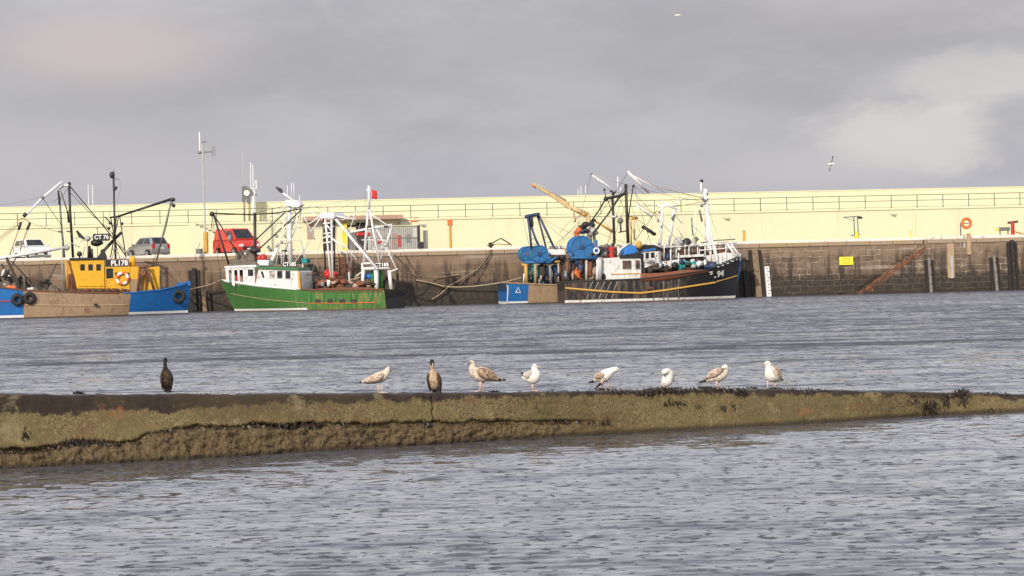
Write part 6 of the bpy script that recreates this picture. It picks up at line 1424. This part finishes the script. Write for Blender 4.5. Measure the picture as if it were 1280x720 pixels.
# ------------------------------------------------------------------ vehicles
def vehicle(name, ss, t, heading, dims, prof, green, colour, label, cat, van=False):
    """local x = length (front +x). prof: body side outline (x, z); green: greenhouse (x_base0, x_base1, x_roof0, x_roof1, z0, z1)"""
    L, Wd = dims; f = QF(name, ss, t, DECK, label, cat, None, heading)
    b = MB(); hw = Wd / 2; n = len(prof)
    rows = [(-hw * .86, .97), (-hw * .97, 1.0), (hw * .97, 1.0), (hw * .86, .97)]
    zc = sum(p[1] for p in prof) / n
    vs = []
    for y, k in rows: vs += [(x * (1 if k == 1 else .985), y, zc + (z - zc) * k) for x, z in prof]
    fs = [(r * n + i, r * n + (i + 1) % n, (r + 1) * n + (i + 1) % n, (r + 1) * n + i) for r in range(3) for i in range(n)]
    fs += [tuple(range(n)), tuple(range(3 * n, 4 * n))[::-1]]
    b.add(vs, fs); body = b.build('body', colour, f); bevel(body, .06, 3); body.data.polygons.foreach_set('use_smooth', [True] * len(body.data.polygons))
    md = body.modifiers.new('split', 'EDGE_SPLIT'); md.split_angle = R(35)
    x0, x1, r0, r1, z0, z1 = green; wb = hw * .90; wr = hw * .74
    b = MB(); base = [(x0, -wb, z0), (x1, -wb, z0), (x1, wb, z0), (x0, wb, z0)]; top = [(r0, -wr, z1), (r1, -wr, z1), (r1, wr, z1), (r0, wr, z1)]
    b.add(base + top, [(0, 3, 2, 1), (4, 5, 6, 7), (0, 1, 5, 4), (1, 2, 6, 5), (2, 3, 7, 6), (3, 0, 4, 7)]); cab = b.build('cabin', colour, f); bevel(cab, .05, 3)
    B3 = [Vector(p) for p in base]; T3 = [Vector(p) for p in top]
    def pane(nm, a, c, d, e, u0, u1, v0, v1):
        """a, c lower corners, d, e upper corners; sub-rectangle pushed out a little"""
        def at(u, v): lo = a + (c - a) * u; hi_ = d + (e - d) * u; return lo + (hi_ - lo) * v
        nrm = (c - a).cross(d - a).normalized(); cen = at(.5, .5)
        if nrm.dot(cen - Vector((0, 0, (z0 + z1) / 2))) < 0: nrm = -nrm
        q = [at(u0, v0), at(u1, v0), at(u1, v1), at(u0, v1)]; bb = MB(); vs = [p + nrm * .015 for p in q] + [p - nrm * .02 for p in q]
        bb.add(vs, [(0, 1, 2, 3), (7, 6, 5, 4), (0, 1, 5, 4), (1, 2, 6, 5), (2, 3, 7, 6), (3, 0, 4, 7)]); bb.build(nm, M['glass'], f)
    pane('windscreen', B3[1], B3[2], T3[1], T3[2], .07, .93, .10, .90); 
    if not van:
        pane('rear_window', B3[0], B3[3], T3[0], T3[3], .10, .90, .14, .88)
        for k, (i, j) in enumerate(((0, 1), (3, 2))):
            pane('side_window', B3[i], B3[j], T3[i], T3[j], .09, .47, .12, .86); pane('side_window', B3[i], B3[j], T3[i], T3[j], .52, .90, .12, .86)
    else:
        for i, j in ((0, 1), (3, 2)): pane('side_window', B3[i], B3[j], T3[i], T3[j], .68, .95, .10, .80)
    for sx in (prof_wheel[0] * L, prof_wheel[1] * L):
        for sy in (-1, 1):
            b = MB(); b.lathe((sx, sy * hw * .80, .32), (0, sy, 0), [(0, .18), (0, .30), (.05, .33), (.17, .33), (.21, .29), (.2, .2)], n=22); wv = b.build('wheel', M['rubber'], f); b = MB(); b.lathe((sx, sy * hw * .80, .32), (0, sy, 0), [(.18, .2), (.215, .19), (.2, .05)], n=16); b.build('rim', M['car_silver'], wv)
    front = max(p[0] for p in prof); rear = min(p[0] for p in prof)
    for sy in (-1, 1):
        b = MB(); b.box((front - .10, sy * hw * .70, .74), (.22, .36, .20)); o = b.build('headlight', M['lamp_clear'], f); bevel(o, .04)
        b = MB(); b.box((rear + .06, sy * hw * .78, .86), (.14, .22, .38)); o = b.build('tail_light', M['lamp_red'], f); bevel(o, .03)
        b = MB(); b.ell((green[3] + (green[1] - green[3]) * .75, sy * (hw + .10), z0 + .06), (.09, .12, .08)); b.build('mirror', colour, f, smooth=True)
    b = MB(); b.box((front - .02, 0, .55), (.08, hw * 1.15, .22)); b.build('grille', M['black_paint'], f)
    for xx in (front + .02, rear - .01): b = MB(); b.box((xx, 0, .48 if xx > 0 else .72), (.03, .5, .11)); b.build('number_plate', M['plate'], f)
    b = MB(); b.box((front - .05, 0, .30), (.2, hw * 1.8, .16)); b.build('bumper', M['rail_grey'], f)
    b = MB(); b.box((rear + .05, 0, .32), (.2, hw * 1.8, .18)); b.build('bumper', M['rail_grey'] if not van else colour, f)
    return f
prof_wheel = (-.31, .31)
hatch = [(-1.95, .28), (-2.0, .55), (-1.98, .9), (-1.9, 1.0), (.85, .98), (1.55, .86), (1.9, .72), (2.0, .5), (1.97, .26)]
suv = [(-2.15, .32), (-2.2, .6), (-2.17, 1.0), (-2.05, 1.12), (.95, 1.10), (1.75, 1.02), (2.1, .86), (2.2, .55), (2.15, .3)]
vanp = [(-2.1, .32), (-2.15, .6), (-2.12, 1.1), (-2.05, 1.2), (1.15, 1.18), (1.75, 1.08), (2.1, .85), (2.16, .5), (2.12, .3)]
s_, _ = qpix(185.5, 320, -2.6); vS = vehicle('parked_car', s_, -2.6, R(121), (4.0, 1.74), hatch, (-1.93, 1.0, -1.45, .15, .97, 1.56), M['car_silver'], 'silver hatchback parked with its back to the water', 'car')
s_, _ = qpix(40, 325, -2.8); vW = vehicle('parked_car', s_, -2.8, R(-68), (4.4, 1.85), suv, (-2.08, 1.1, -1.85, .35, 1.1, 1.66), M['car_white'], 'white car parked on the quay behind the white spar', 'car')
s_, _ = qpix(296, 320, -3.0); vV = vehicle('parked_van', s_, -3.0, R(-64), (4.3, 1.95), vanp, (-2.08, 1.5, -2.0, .55, 1.16, 2.0), M['car_red'], 'small red van parked above the bow of the green boat', 'van', True)

for v_, k in ((vS, 1.14), (vW, 1.12), (vV, 1.2)): v_.o.scale = (k * .96, k * .96, k)
# ------------------------------------------------------------------ birds
def feather(name, a, b_, scale=30, dark=None, spots=0.0):
    t = NT(name); v = t.coord(); n1 = t.noise(v, scale, 3, .6); n2 = t.noise(v, scale * .35, 3, .6)
    c = t.mix(t.ramp(n1, .38, .62), a, b_)
    if dark: c = t.mix(t.math('MULTIPLY', t.ramp(n2, .48, .62), spots), c, dark)
    t.bump(n1, .3, .006); return t.set(c, .8, spec=.2)
M['f_white'] = feather('white_feathers', (.72, .69, .62), (.82, .80, .74))
M['f_cream'] = feather('cream_feathers', (.52, .43, .34), (.74, .66, .56), 34, (.34, .25, .18), .5)
M['f_buff'] = feather('buff_feathers', (.36, .26, .19), (.62, .50, .40), 44, (.20, .13, .09), .65)
M['f_brown'] = feather('mottled_brown_feathers', (.12, .075, .045), (.52, .38, .27), 52, (.10, .06, .035), .5)
M['f_grey'] = feather('silver_grey_feathers', (.42, .38, .34), (.52, .48, .44), 30)
M['f_black'] = feather('black_feathers', (.012, .011, .011), (.03, .028, .026), 30)
M['f_cormo'] = feather('dark_cormorant_feathers', (.018, .014, .012), (.075, .045, .028), 46)
M['f_bronze'] = feather('bronze_cormorant_feathers', (.035, .021, .013), (.10, .058, .034), 46, (.02, .014, .01), .5)
M['f_belly'] = feather('pale_cormorant_belly', (.36, .24, .15), (.58, .44, .31), 34, (.20, .12, .07), .5)
def plain(name, col, rough=.5):
    t = NT(name); v = t.coord(); n = t.noise(v, 60, 2); return t.set(t.mix(n, tuple(q * .85 for q in col), tuple(min(1, q * 1.1) for q in col)), rough)
M['leg_pink'] = plain('pink_bird_leg', (.66, .46, .40)); M['bill_dark'] = plain('dark_bill', (.035, .028, .026)); M['bill_yellow'] = plain('yellow_bill', (.66, .48, .18)); M['bill_pale'] = plain('pale_bill', (.52, .40, .28)); M['eye'] = plain('bird_eye', (.01, .01, .01), .2)
M['leg_black'] = plain('black_bird_leg', (.03, .028, .027))

class Bird(Frame):
    def __init__(s, name, foot_px, label, cat, group):
        p = on_top(*foot_px); super().__init__(name, p, 0.0, label, cat, group); s.p = p; s.foot = foot_px
        # shift that makes the drawn feet meet the top of the wall
        q = s.pix(foot_px[0], foot_px[1], 0); s.dz = -q.z
    def pt(s, px, py, y=0.0):
        q = s.pix(px, py, y); q.z += s.dz; return q
    def loft(s, name, rings, mats, matf=None, parent=None, n=18, sub=5):
        """rings: (px, py, radius px, depth m, width ratio); closed smooth body along them"""
        k = .01 * s.p.y / 30.0
        R_ = []
        C_ = [(s.pt(r[0], r[1], r[3]), r[2] * s.p.y / F_PX, r[4]) for r in rings]
        pts = []
        N = len(C_)
        for i in range(N - 1):
            p0, p1, p2, p3 = C_[max(i - 1, 0)], C_[i], C_[i + 1], C_[min(i + 2, N - 1)]
            for j in range(sub):
                t = j / sub
                cr = lambda a, b, c, d: .5 * ((2 * b) + (c - a) * t + (2 * a - 5 * b + 4 * c - d) * t * t + (3 * b - a - 3 * c + d) * t ** 3)
                pts.append((cr(p0[0], p1[0], p2[0], p3[0]), max(.003, cr(p0[1], p1[1], p2[1], p3[1])), max(.2, cr(p0[2], p1[2], p2[2], p3[2])), (i + t) / (N - 1)))
        pts.append((C_[-1][0], max(.003, C_[-1][1]), C_[-1][2], 1.0))
        vs = []; fs = []; ms = []; rid = []
        # parallel-transport frame that keeps one axis near the depth axis
        for i, (c, r, wr, t) in enumerate(pts):
            d = (pts[min(i + 1, len(pts) - 1)][0] - pts[max(i - 1, 0)][0])
            d = d.normalized() if d.length > 1e-6 else Vector((1, 0, 0))
            dep = Vector((0, 1, 0)); dep = dep - d * dep.dot(d)
            dep = dep.normalized() if dep.length > .2 else Vector((1, 0, 0)); up = d.cross(dep).normalized()
            for j in range(n):
                a = 2 * math.pi * j / n; off = up * math.cos(a) * r + dep * math.sin(a) * r * wr
                q = c + off; q += off.normalized() * .004 * mnoise.noise(q * 30); vs.append(q); rid.append((t, math.cos(a) * up.z, math.sin(a)))
        for i in range(len(pts) - 1):
            for j in range(n):
                f = (i * n + j, i * n + (j + 1) % n, (i + 1) * n + (j + 1) % n, (i + 1) * n + j); fs.append(f)
                q = [rid[x] for x in f]; t = sum(x[0] for x in q) / 4; u = sum(x[1] for x in q) / 4
                ms.append(matf(t, u, s, sum((vs[x] for x in f), Vector()) / 4) if matf else 0)
        fs.append(tuple(range(n))[::-1]); ms.append(ms[0]); fs.append(tuple((len(pts) - 1) * n + j for j in range(n))); ms.append(ms[-2])
        b = MB(); b.v = [tuple(v) for v in vs]; b.f = fs; b.m = ms
        return b.build(name, mats, parent or s, smooth=True)
    def leg(s, pts, mat, y=0.0, r=.011, foot=1):
        P_ = [s.pt(px, py, y) for px, py in pts]; P_[-1].z = .008
        if len(P_) == 2:
            mid = (P_[0] + P_[1]) / 2; mid.y += .012; P_ = [P_[0], mid, P_[1]]
        b = MB(); b.tube(P_, r * 1.25, r2=r * .9, n=8)
        o = b.build('leg', mat, s, smooth=True)
        e = P_[-1]; b = MB(); dx = foot
        toes = [e + Vector((dx * .055 + .03 * k, -.035 + abs(k) * .018 + (0.03 if k else 0) - .02, -.004)) for k in (-1, 0, 1)]
        b.add([e + Vector((-dx * .01, 0, .016))] + toes + [e + Vector((-dx * .01, 0, -.004))], [(0, 1, 2), (0, 2, 3), (4, 2, 1), (4, 3, 2), (0, 4, 1), (0, 3, 4)])
        for q in toes: b.tube([e + Vector((0, 0, .008)), q + Vector((0, 0, .004))], .005, n=5)
        b.build('foot', mat, o); return o
    def bill(s, base, tip, mat, y0=0.0, y1=0.0, r=1.1, tipmat=None):
        a, c = s.pt(*base, y0), s.pt(*tip, y1); k = s.p.y / F_PX; d = c - a
        b = MB(); b.tube([a, a + d * .35, a + d * .75, c - Vector((0, 0, .004))], r * k, r2=r * k * .35, n=8); o = b.build('bill', mat, s, smooth=True)
        if tipmat: b = MB(); b.tube([a + d * .62, c + d * .04 - Vector((0, 0, .006))], r * k * .75, r2=r * k * .3, n=8); b.build('bill_tip', tipmat, o, smooth=True)
        return o
    def eye(s, px, py, y, r=.008):
        p = s.pt(px, py, y); b = MB(); b.ell(p, (r, r, r), n=10, m_=6); b.build('eye', M['eye'], s, smooth=True)
GG = 'gulls standing on the breakwater'; CG = 'cormorants standing on the breakwater'
# 1: cormorant, seen from behind
c = Bird('cormorant', (209, 490.6), 'black cormorant standing alone with its back turned, far left', 'cormorant', CG)
c.loft('body', [(209.8, 490.5, 0.72, .05, 2.2), (209.4, 487, 3.24, .03, .5), (208.8, 481, 6.48, .0, .62), (208.2, 474, 7.92, -.02, .7), (207.5, 466.5, 6.66, 0, .72), (206.8, 461.2, 3.42, .02, .8), (206.4, 456.5, 2.25, .03, .95), (206.3, 452.5, 2.25, .04, 1), (206.6, 449.6, 2.61, .06, 1.25), (206.9, 447.4, 1.08, .07, 1.2)], [M['f_cormo'], M['f_bronze'], M['f_black']], lambda t, u, s, q: 1 if .22 < t < .47 else (2 if t > .5 else 0))
c.loft('wing', [(203.8, 487, 0.90, -.02, 1.5), (202.5, 478, 1.98, -.06, 1.6), (202.8, 470, 2.34, -.05, 1.6), (204.4, 463.5, 1.08, 0, 1.4)], [M['f_cormo']]); c.loft('wing', [(212.8, 489.5, 0.90, -.02, 1.5), (214.3, 479, 1.98, -.06, 1.6), (213.7, 470, 2.25, -.05, 1.6), (211.2, 464.3, 1.08, 0, 1.4)], [M['f_black']])
c.bill((206.8, 450), (208, 450.6), M['bill_dark'], .08, .15, .9); c.eye(205.2, 449.4, .05); c.eye(208.3, 449.4, .05)
for px in (206.2, 211): c.leg([(px, 485), (px - .2, 490.6)], M['leg_black'], .02, .012)
# 3: young cormorant, facing us
c = Bird('cormorant', (543.6, 489.6), 'young cormorant with pale buff front facing the water, between two gulls', 'cormorant', CG)
c.loft('body', [(544.8, 489.2, 0.72, .12, 1.8), (544.4, 486.5, 3.78, .06, .5), (543.4, 480, 6.84, .01, .66), (542.4, 472, 7.74, -.02, .72), (541.5, 465.8, 5.94, -.01, .75), (540.9, 461, 3.24, .0, .9), (540.2, 456.5, 2.52, -.01, 1), (539.8, 452.5, 2.70, -.02, 1), (539.9, 449.8, 2.61, .0, 1.2), (540.2, 448.2, 1.26, .02, 1.1)], [M['f_cormo'], M['f_belly'], M['f_bronze'], M['f_black']],
       lambda t, u, s, q: 3 if t > .74 else ((1 if q.y < -.01 else 2) if t > .08 else 0))
c.loft('wing', [(538.2, 487.5, 0.90, 0, 1.4), (535.8, 478, 1.80, -.03, 1.6), (535.1, 470, 1.98, -.03, 1.6), (536.6, 464.6, 0.99, 0, 1.4)], [M['f_cormo']]); c.loft('wing', [(549.8, 488.8, 1.08, 0, 1.4), (549.9, 479, 2.52, -.05, 1.6), (548.7, 470, 2.52, -.06, 1.6), (546, 464.2, 1.17, 0, 1.4)], [M['f_bronze']])
c.bill((540.4, 452), (541.4, 457), M['bill_pale'], -.05, -.10, .8); c.eye(538.6, 451.5, -.04); c.eye(541.6, 451.2, -.04)
for px in (541, 546): c.leg([(px, 484), (px - .1, 489.6)], M['leg_black'], -.01, .012)
# 2: buff gull, head turned away
def gullmat(tail=.08, head=.8): return lambda t, u, s, q: 2 if t < tail else (1 if (u < .1 and t < head) or t >= head else 0)
c = Bird('gull', (474.8, 491.6), 'buff young gull facing right with lowered head, left of the pale cormorant', 'gull', GG)
c.loft('body', [(449.6, 478.2, 1.1, .01, 2), (454.5, 477.2, 2.2, .01, 1.4), (461.6, 475.6, 4.6, 0, 1.05), (470.5, 473, 6.6, 0, .95), (478.6, 469.8, 6.6, 0, .95), (483.2, 465.2, 4.6, .01, .95), (485.2, 461.2, 3.2, .02, 1), (486, 458.7, 1.5, .03, 1)], [M['f_cream'], M['f_cream'], M['f_black']], gullmat(.10))
c.loft('wing', [(454, 477.2, .8, -.045, 1), (461, 475.5, 3.0, -.07, .7), (469, 473.5, 4.2, -.085, .6), (476, 470, 3.6, -.08, .6), (479.5, 467, 1.2, -.05, .8)], [M['f_buff']]); c.loft('wing', [(454, 476.5, .8, .045, 1), (464, 473, 3.4, .075, .7), (476, 468.5, 3.4, .08, .6), (479.5, 466, 1.2, .05, .8)], [M['f_buff']])
c.bill((486.8, 461.6), (489, 463.5), M['bill_dark'], .04, .09, .9); c.eye(486.8, 460.4, -.015)
for px, y in ((472.6, -.02), (477, .03)): c.leg([(px, 481), (px + .3, 491.6)], M['leg_pink'], y)
# 4: big mottled juvenile facing left
c = Bird('gull', (602.2, 489.0), 'large brown mottled young gull facing left, dark wing tips, biggest of the row', 'gull', GG)
c.loft('body', [(632.5, 474.2, .9, .0, 2.2), (624.5, 473.6, 2.4, 0, 1.6), (617, 471.2, 5.2, 0, 1.05), (608.8, 468.4, 8.4, 0, .95), (600, 466.8, 9.8, 0, .92), (593.4, 464, 7.6, 0, .95), (590.4, 458.6, 4.6, 0, .95), (590.6, 454.4, 3.6, 0, 1), (589.3, 452.2, 2.8, 0, 1), (587.6, 452.4, 1.5, 0, 1)], [M['f_cream'], M['f_cream'], M['f_black']], gullmat(.07))
c.loft('wing', [(627, 474.2, .8, -.035, 1), (620, 472, 3.0, -.075, .7), (611, 467.8, 6.2, -.105, .5), (602, 464.5, 6.2, -.115, .45), (596.5, 461.5, 2.6, -.085, .6)], [M['f_brown'], M['f_black']], lambda t, u, s, q: 1 if t < .17 else 0)
c.loft('wing', [(627, 473.6, .8, .035, 1), (620, 470.6, 3.0, .075, .7), (611, 466, 6.2, .105, .5), (602, 463.4, 6.2, .115, .45), (596.5, 461.2, 2.6, .085, .6)], [M['f_brown'], M['f_black']], lambda t, u, s, q: 1 if t < .17 else 0)
c.loft('back', [(621, 471.4, 1.6, 0, 1.4), (614, 465.8, 2.6, 0, 2.0), (605, 461.0, 2.4, 0, 2.6), (597, 458.4, 1.4, 0, 2.2)], [M['f_brown']])
c.bill((588, 453), (583.8, 456), M['bill_dark'], 0, -.02, 1.2); c.eye(589.2, 452.2, -.036)
for px, y in ((600.4, -.03), (604.3, .03)): c.leg([(px, 474), (px - .2, 489)], M['leg_pink'], y, .0125, -1)
# 5: white gull on one leg
c = Bird('gull', (665.6, 489.3), 'white breasted gull with grey wing standing on one leg, facing right', 'gull', GG)
c.loft('body', [(652.5, 472, 1.0, .06, 1.8), (657, 472.4, 3.2, .04, 1.2), (661.5, 472.2, 6.4, .02, .95), (666.6, 471.8, 8.2, -.01, .9), (669.3, 467.6, 6.6, -.03, .9), (668.4, 462.6, 4.4, -.02, .95), (668.1, 459, 3.8, -.02, 1), (668.3, 456.4, 2.4, -.02, 1), (668.5, 455, 1, -.02, 1)], [M['f_white'], M['f_white'], M['f_white']], gullmat(.0))
c.loft('wing', [(651.6, 466, 1.0, -.005, 1), (654.5, 467.6, 2.4, -.02, .7), (659.5, 468.6, 5.0, -.055, .6), (662.5, 466.5, 4.2, -.06, .6), (664.8, 463, 1.4, -.05, .8)], [M['f_grey'], M['f_black']], lambda t, u, s, q: 1 if t < .26 else 0); c.loft('wing', [(655, 467, 1.4, .12, .8), (662, 468.5, 4.4, .12, .6), (667, 465, 1.6, .08, .8)], [M['f_grey']])
c.bill((671, 458.4), (675.6, 458.6), M['bill_yellow'], -.03, -.05, 1.0); c.eye(669.4, 457.8, -.055)
c.leg([(665.6, 479), (665.8, 489.3)], M['leg_pink'], -.01, .0125)
# 6: stretching gull
c = Bird('gull', (757, 485.8), 'pale gull leaning forward with one dark wing stretched down behind', 'gull', GG)
c.loft('body', [(736.3, 476.2, .9, .01, 2), (741.5, 475.3, 1.8, .01, 1.6), (746.8, 471, 5.0, 0, 1.0), (753.4, 469.4, 7.4, 0, .95), (759.4, 465.6, 6.6, 0, .95), (765.4, 461.7, 4.2, 0, .95), (770.4, 460.4, 3.2, 0, 1), (773, 460.9, 1.8, 0, 1), (773.8, 461.2, 1.1, 0, 1)], [M['f_cream'], M['f_white'], M['f_black']], lambda t, u, s, q: 2 if t < .16 else (1 if t > .4 else 0))
c.loft('wing', [(742.6, 469.6, 1.2, -.06, 1), (747, 468.4, 3.6, -.085, .6), (752.3, 467.2, 3.6, -.09, .6), (755, 466.8, 1.3, -.07, .8)], [M['f_buff']]); c.loft('wing', [(743.6, 485.2, .7, -.10, .8), (747.5, 481, 1.3, -.10, .6), (751, 477.6, 1.7, -.09, .6), (754.5, 472.5, 2.2, -.07, .6)], [M['f_black'], M['f_buff']], lambda t, u, s, q: 0 if t < .7 else 1)
c.loft('wing', [(744, 469, 1.2, .06, 1), (752, 466.5, 3.6, .085, .6), (757, 464.4, 1.3, .07, .8)], [M['f_buff']])
c.bill((773, 461), (776.8, 462.3), M['bill_pale'], 0, 0, .9, M['bill_dark']); c.eye(771.4, 459.8, -.034)
for px, y in ((753, -.03), (759.8, .03)): c.leg([(px, 475), (px + .2, 485.8)], M['leg_pink'], y)
# 7: preening white gull
c = Bird('gull', (831.5, 483.3), 'small white gull preening with its neck curled down, head on its breast', 'gull', GG)
c.loft('body', [(827, 480.4, 1.2, .05, 1.4), (830, 478.6, 4.2, .03, 1), (833, 474.6, 7.2, .0, .9), (835.6, 469.6, 6.4, -.02, .9), (836.8, 465.2, 4.8, -.04, .9), (834.6, 462, 3.8, -.07, .9), (831.6, 462.2, 3.6, -.10, .95), (829.8, 464, 3.3, -.11, 1), (829.4, 466, 1.6, -.11, 1)], [M['f_white'], M['f_white'], M['f_black']], gullmat(.07))
c.loft('wing', [(828, 480, .9, .0, 1), (837.5, 474.5, 3.4, .08, .7), (840, 468, 2.8, .07, .7), (838.6, 463.6, 1.2, .05, .8)], [M['f_grey']]); c.loft('wing', [(826.8, 480.4, 1.0, .04, 1), (828.6, 475.5, 2.4, .04, .7), (829, 470, 1.6, .02, .8)], [M['f_cream']])
c.bill((829.6, 466), (831.6, 468.6), M['bill_dark'], -.12, -.10, .9); c.eye(828.4, 463.6, -.14)
for px, y in ((830.6, -.02), (833.6, .02)): c.leg([(px, 477), (px, 483.3)], M['leg_pink'], y)
# 8: preening buff gull
c = Bird('gull', (897.6, 486.6), 'buff gull with white head bent over its back, long dark tail to the left', 'gull', GG)
c.loft('body', [(873.8, 478.4, .8, .02, 2), (880, 476.6, 1.7, .01, 1.5), (886.5, 474, 3.3, 0, 1.1), (893, 472, 5.4, 0, .98), (900, 469.6, 6.8, 0, .93), (905, 465.6, 5.6, 0, .93), (907.4, 461.4, 3.9, -.02, .95), (906.5, 458.7, 3.3, -.05, 1), (904.4, 459.4, 2.6, -.07, 1), (903.2, 460.6, 1.2, -.075, 1)], [M['f_cream'], M['f_white'], M['f_black']], lambda t, u, s, q: 2 if t < .15 else (1 if t > .66 else 0))
c.loft('wing', [(880.5, 474.4, .8, -.03, 1), (885.5, 470.6, 2.4, -.065, .7), (893, 466.5, 4.4, -.09, .5), (900, 462.6, 3.6, -.09, .5), (903.8, 461.4, 1.4, -.07, .7)], [M['f_buff'], M['f_brown']], lambda t, u, s, q: 1 if t < .18 else 0); c.loft('wing', [(880.5, 474, .8, .03, 1), (893, 465.5, 4.4, .09, .5), (903, 461, 1.4, .07, .7)], [M['f_buff']])
c.bill((903.6, 460.6), (900.6, 463.2), M['bill_dark'], -.08, -.10, .9); c.eye(905.6, 458.4, -.085)
for px, y in ((895.6, -.03), (899.4, .03)): c.leg([(px, 475), (px + .3, 486.6)], M['leg_pink'], y)
# 9: upright speckled gull
c = Bird('gull', (964, 483.5), 'upright cream gull with dark-tipped bill facing left, rightmost of the row', 'gull', GG)
c.loft('body', [(978.8, 471.6, .9, .06, 1.8), (973.8, 470.6, 3.2, .05, 1.2), (969.6, 468.4, 7.0, .03, .95), (965, 465.4, 9.2, 0, .9), (962.8, 460.2, 7.4, -.02, .9), (961, 455.4, 4.9, -.02, .92), (959.6, 452, 3.9, -.02, 1), (957.8, 451.2, 2.8, -.02, 1), (955.8, 451.8, 1.4, -.02, 1)], [M['f_cream'], M['f_white'], M['f_black']], gullmat(.07, .7))
c.loft('wing', [(977.6, 471.2, .9, -.0, 1), (975, 467.5, 2.6, -.025, .7), (972.4, 461, 3.0, -.045, .6), (969, 456.6, 1.4, -.03, .8)], [M['f_brown']]); c.loft('wing', [(976, 469, .9, .09, 1), (970, 460, 3.0, .11, .6), (965, 456, 1.4, .06, .8)], [M['f_brown']])
c.bill((956, 452), (951.4, 453), M['bill_pale'], -.02, -.03, 1.0, M['bill_dark']); c.eye(957.6, 450.8, -.052)
for px, y in ((959.6, -.02), (968.6, .02)): c.leg([(px, 473), (px, 483.5)], M['leg_pink'], y, .0125, -1)
# flying gulls
def flyer(px, py, depth, span_px, bank, label, dark, spread):
    p = at_depth(px, py, depth); f = Frame('flying_gull', p, 0, label, 'gull', 'gulls in flight'); k = depth / F_PX
    b = MB(); b.tube([(-.32, 0, 0), (-.2, 0, .01), (0, 0, 0), (.18, 0, .02), (.27, 0, .03)], .03, n=8); L = .28
    vs = b.v; b = MB(); b.ell((0, 0, 0), (.30, .09, .085), n=14, m_=10); b.ell((.26, 0, .04), (.08, .06, .06)); 
    b = MB(); nr = 10; prof = [(-.34, .02), (-.22, .05), (-.08, .085), (.08, .09), (.18, .065), (.25, .055), (.30, .045), (.34, .01)]
    b.lathe((0, 0, 0), (1, 0, .08), prof, n=12); body = b.build('body', M['f_white'], f, smooth=True)
    b = MB(); b.tube([(.33, 0, .03), (.40, 0, .02)], .014, r2=.004, n=6); b.build('bill', M['bill_yellow'], f)
    for sg in (1, -1):
        b = MB(); vs = []; N = 8
        for i in range(N + 1):
            t = i / N; ln = span_px / 2 * k * t; ang = bank + (spread * (1 - 1.2 * t))
            base = Vector((0.05 - .22 * t * t, 0, .04)); ax = Vector((0, math.cos(bank), math.sin(bank))) if False else Vector((math.cos(bank) * .999, 0.05, math.sin(bank)))
            dirw = (ax * sg * math.cos(spread * (.4 if t < .5 else -.3)) + Vector((-math.sin(bank), 0, math.cos(bank))) * math.sin(spread * (.9 if t < .5 else .2)))
            c_ = base * .0 + dirw * ln + Vector((0, 0, .03)); ch = .17 * (1 - .75 * t ** 2)
            cd = Vector((0, 1, .1)) if abs(math.cos(bank)) > .5 else Vector((1, .3, 0)); cd = cd.normalized()
            vs += [c_ + cd * ch * .5 + Vector((0, 0, .012)), c_ - cd * ch * .5 + Vector((0, 0, .012)), c_ - cd * ch * .5 - Vector((0, 0, .012)), c_ + cd * ch * .5 - Vector((0, 0, .012))]
        fs = [(i * 4 + j, i * 4 + (j + 1) % 4, (i + 1) * 4 + (j + 1) % 4, (i + 1) * 4 + j) for i in range(N) for j in range(4)] + [(0, 1, 2, 3), (N * 4 + 3, N * 4 + 2, N * 4 + 1, N * 4)]
        b.add(vs, fs); b.m = [1 if i // 4 >= 6 else 0 for i in range(N * 4)] + [0, 1]
        b.build('wing', [M[dark], M['f_black']], f, smooth=True)
flyer(847, 19, 250, 15, R(-6), 'small pale gull gliding high in the sky, upper middle right', 'f_white', .25)
flyer(1039, 205, 210, 20, R(75), 'darker banking gull flying just above the wall on the right', 'f_grey', .1)
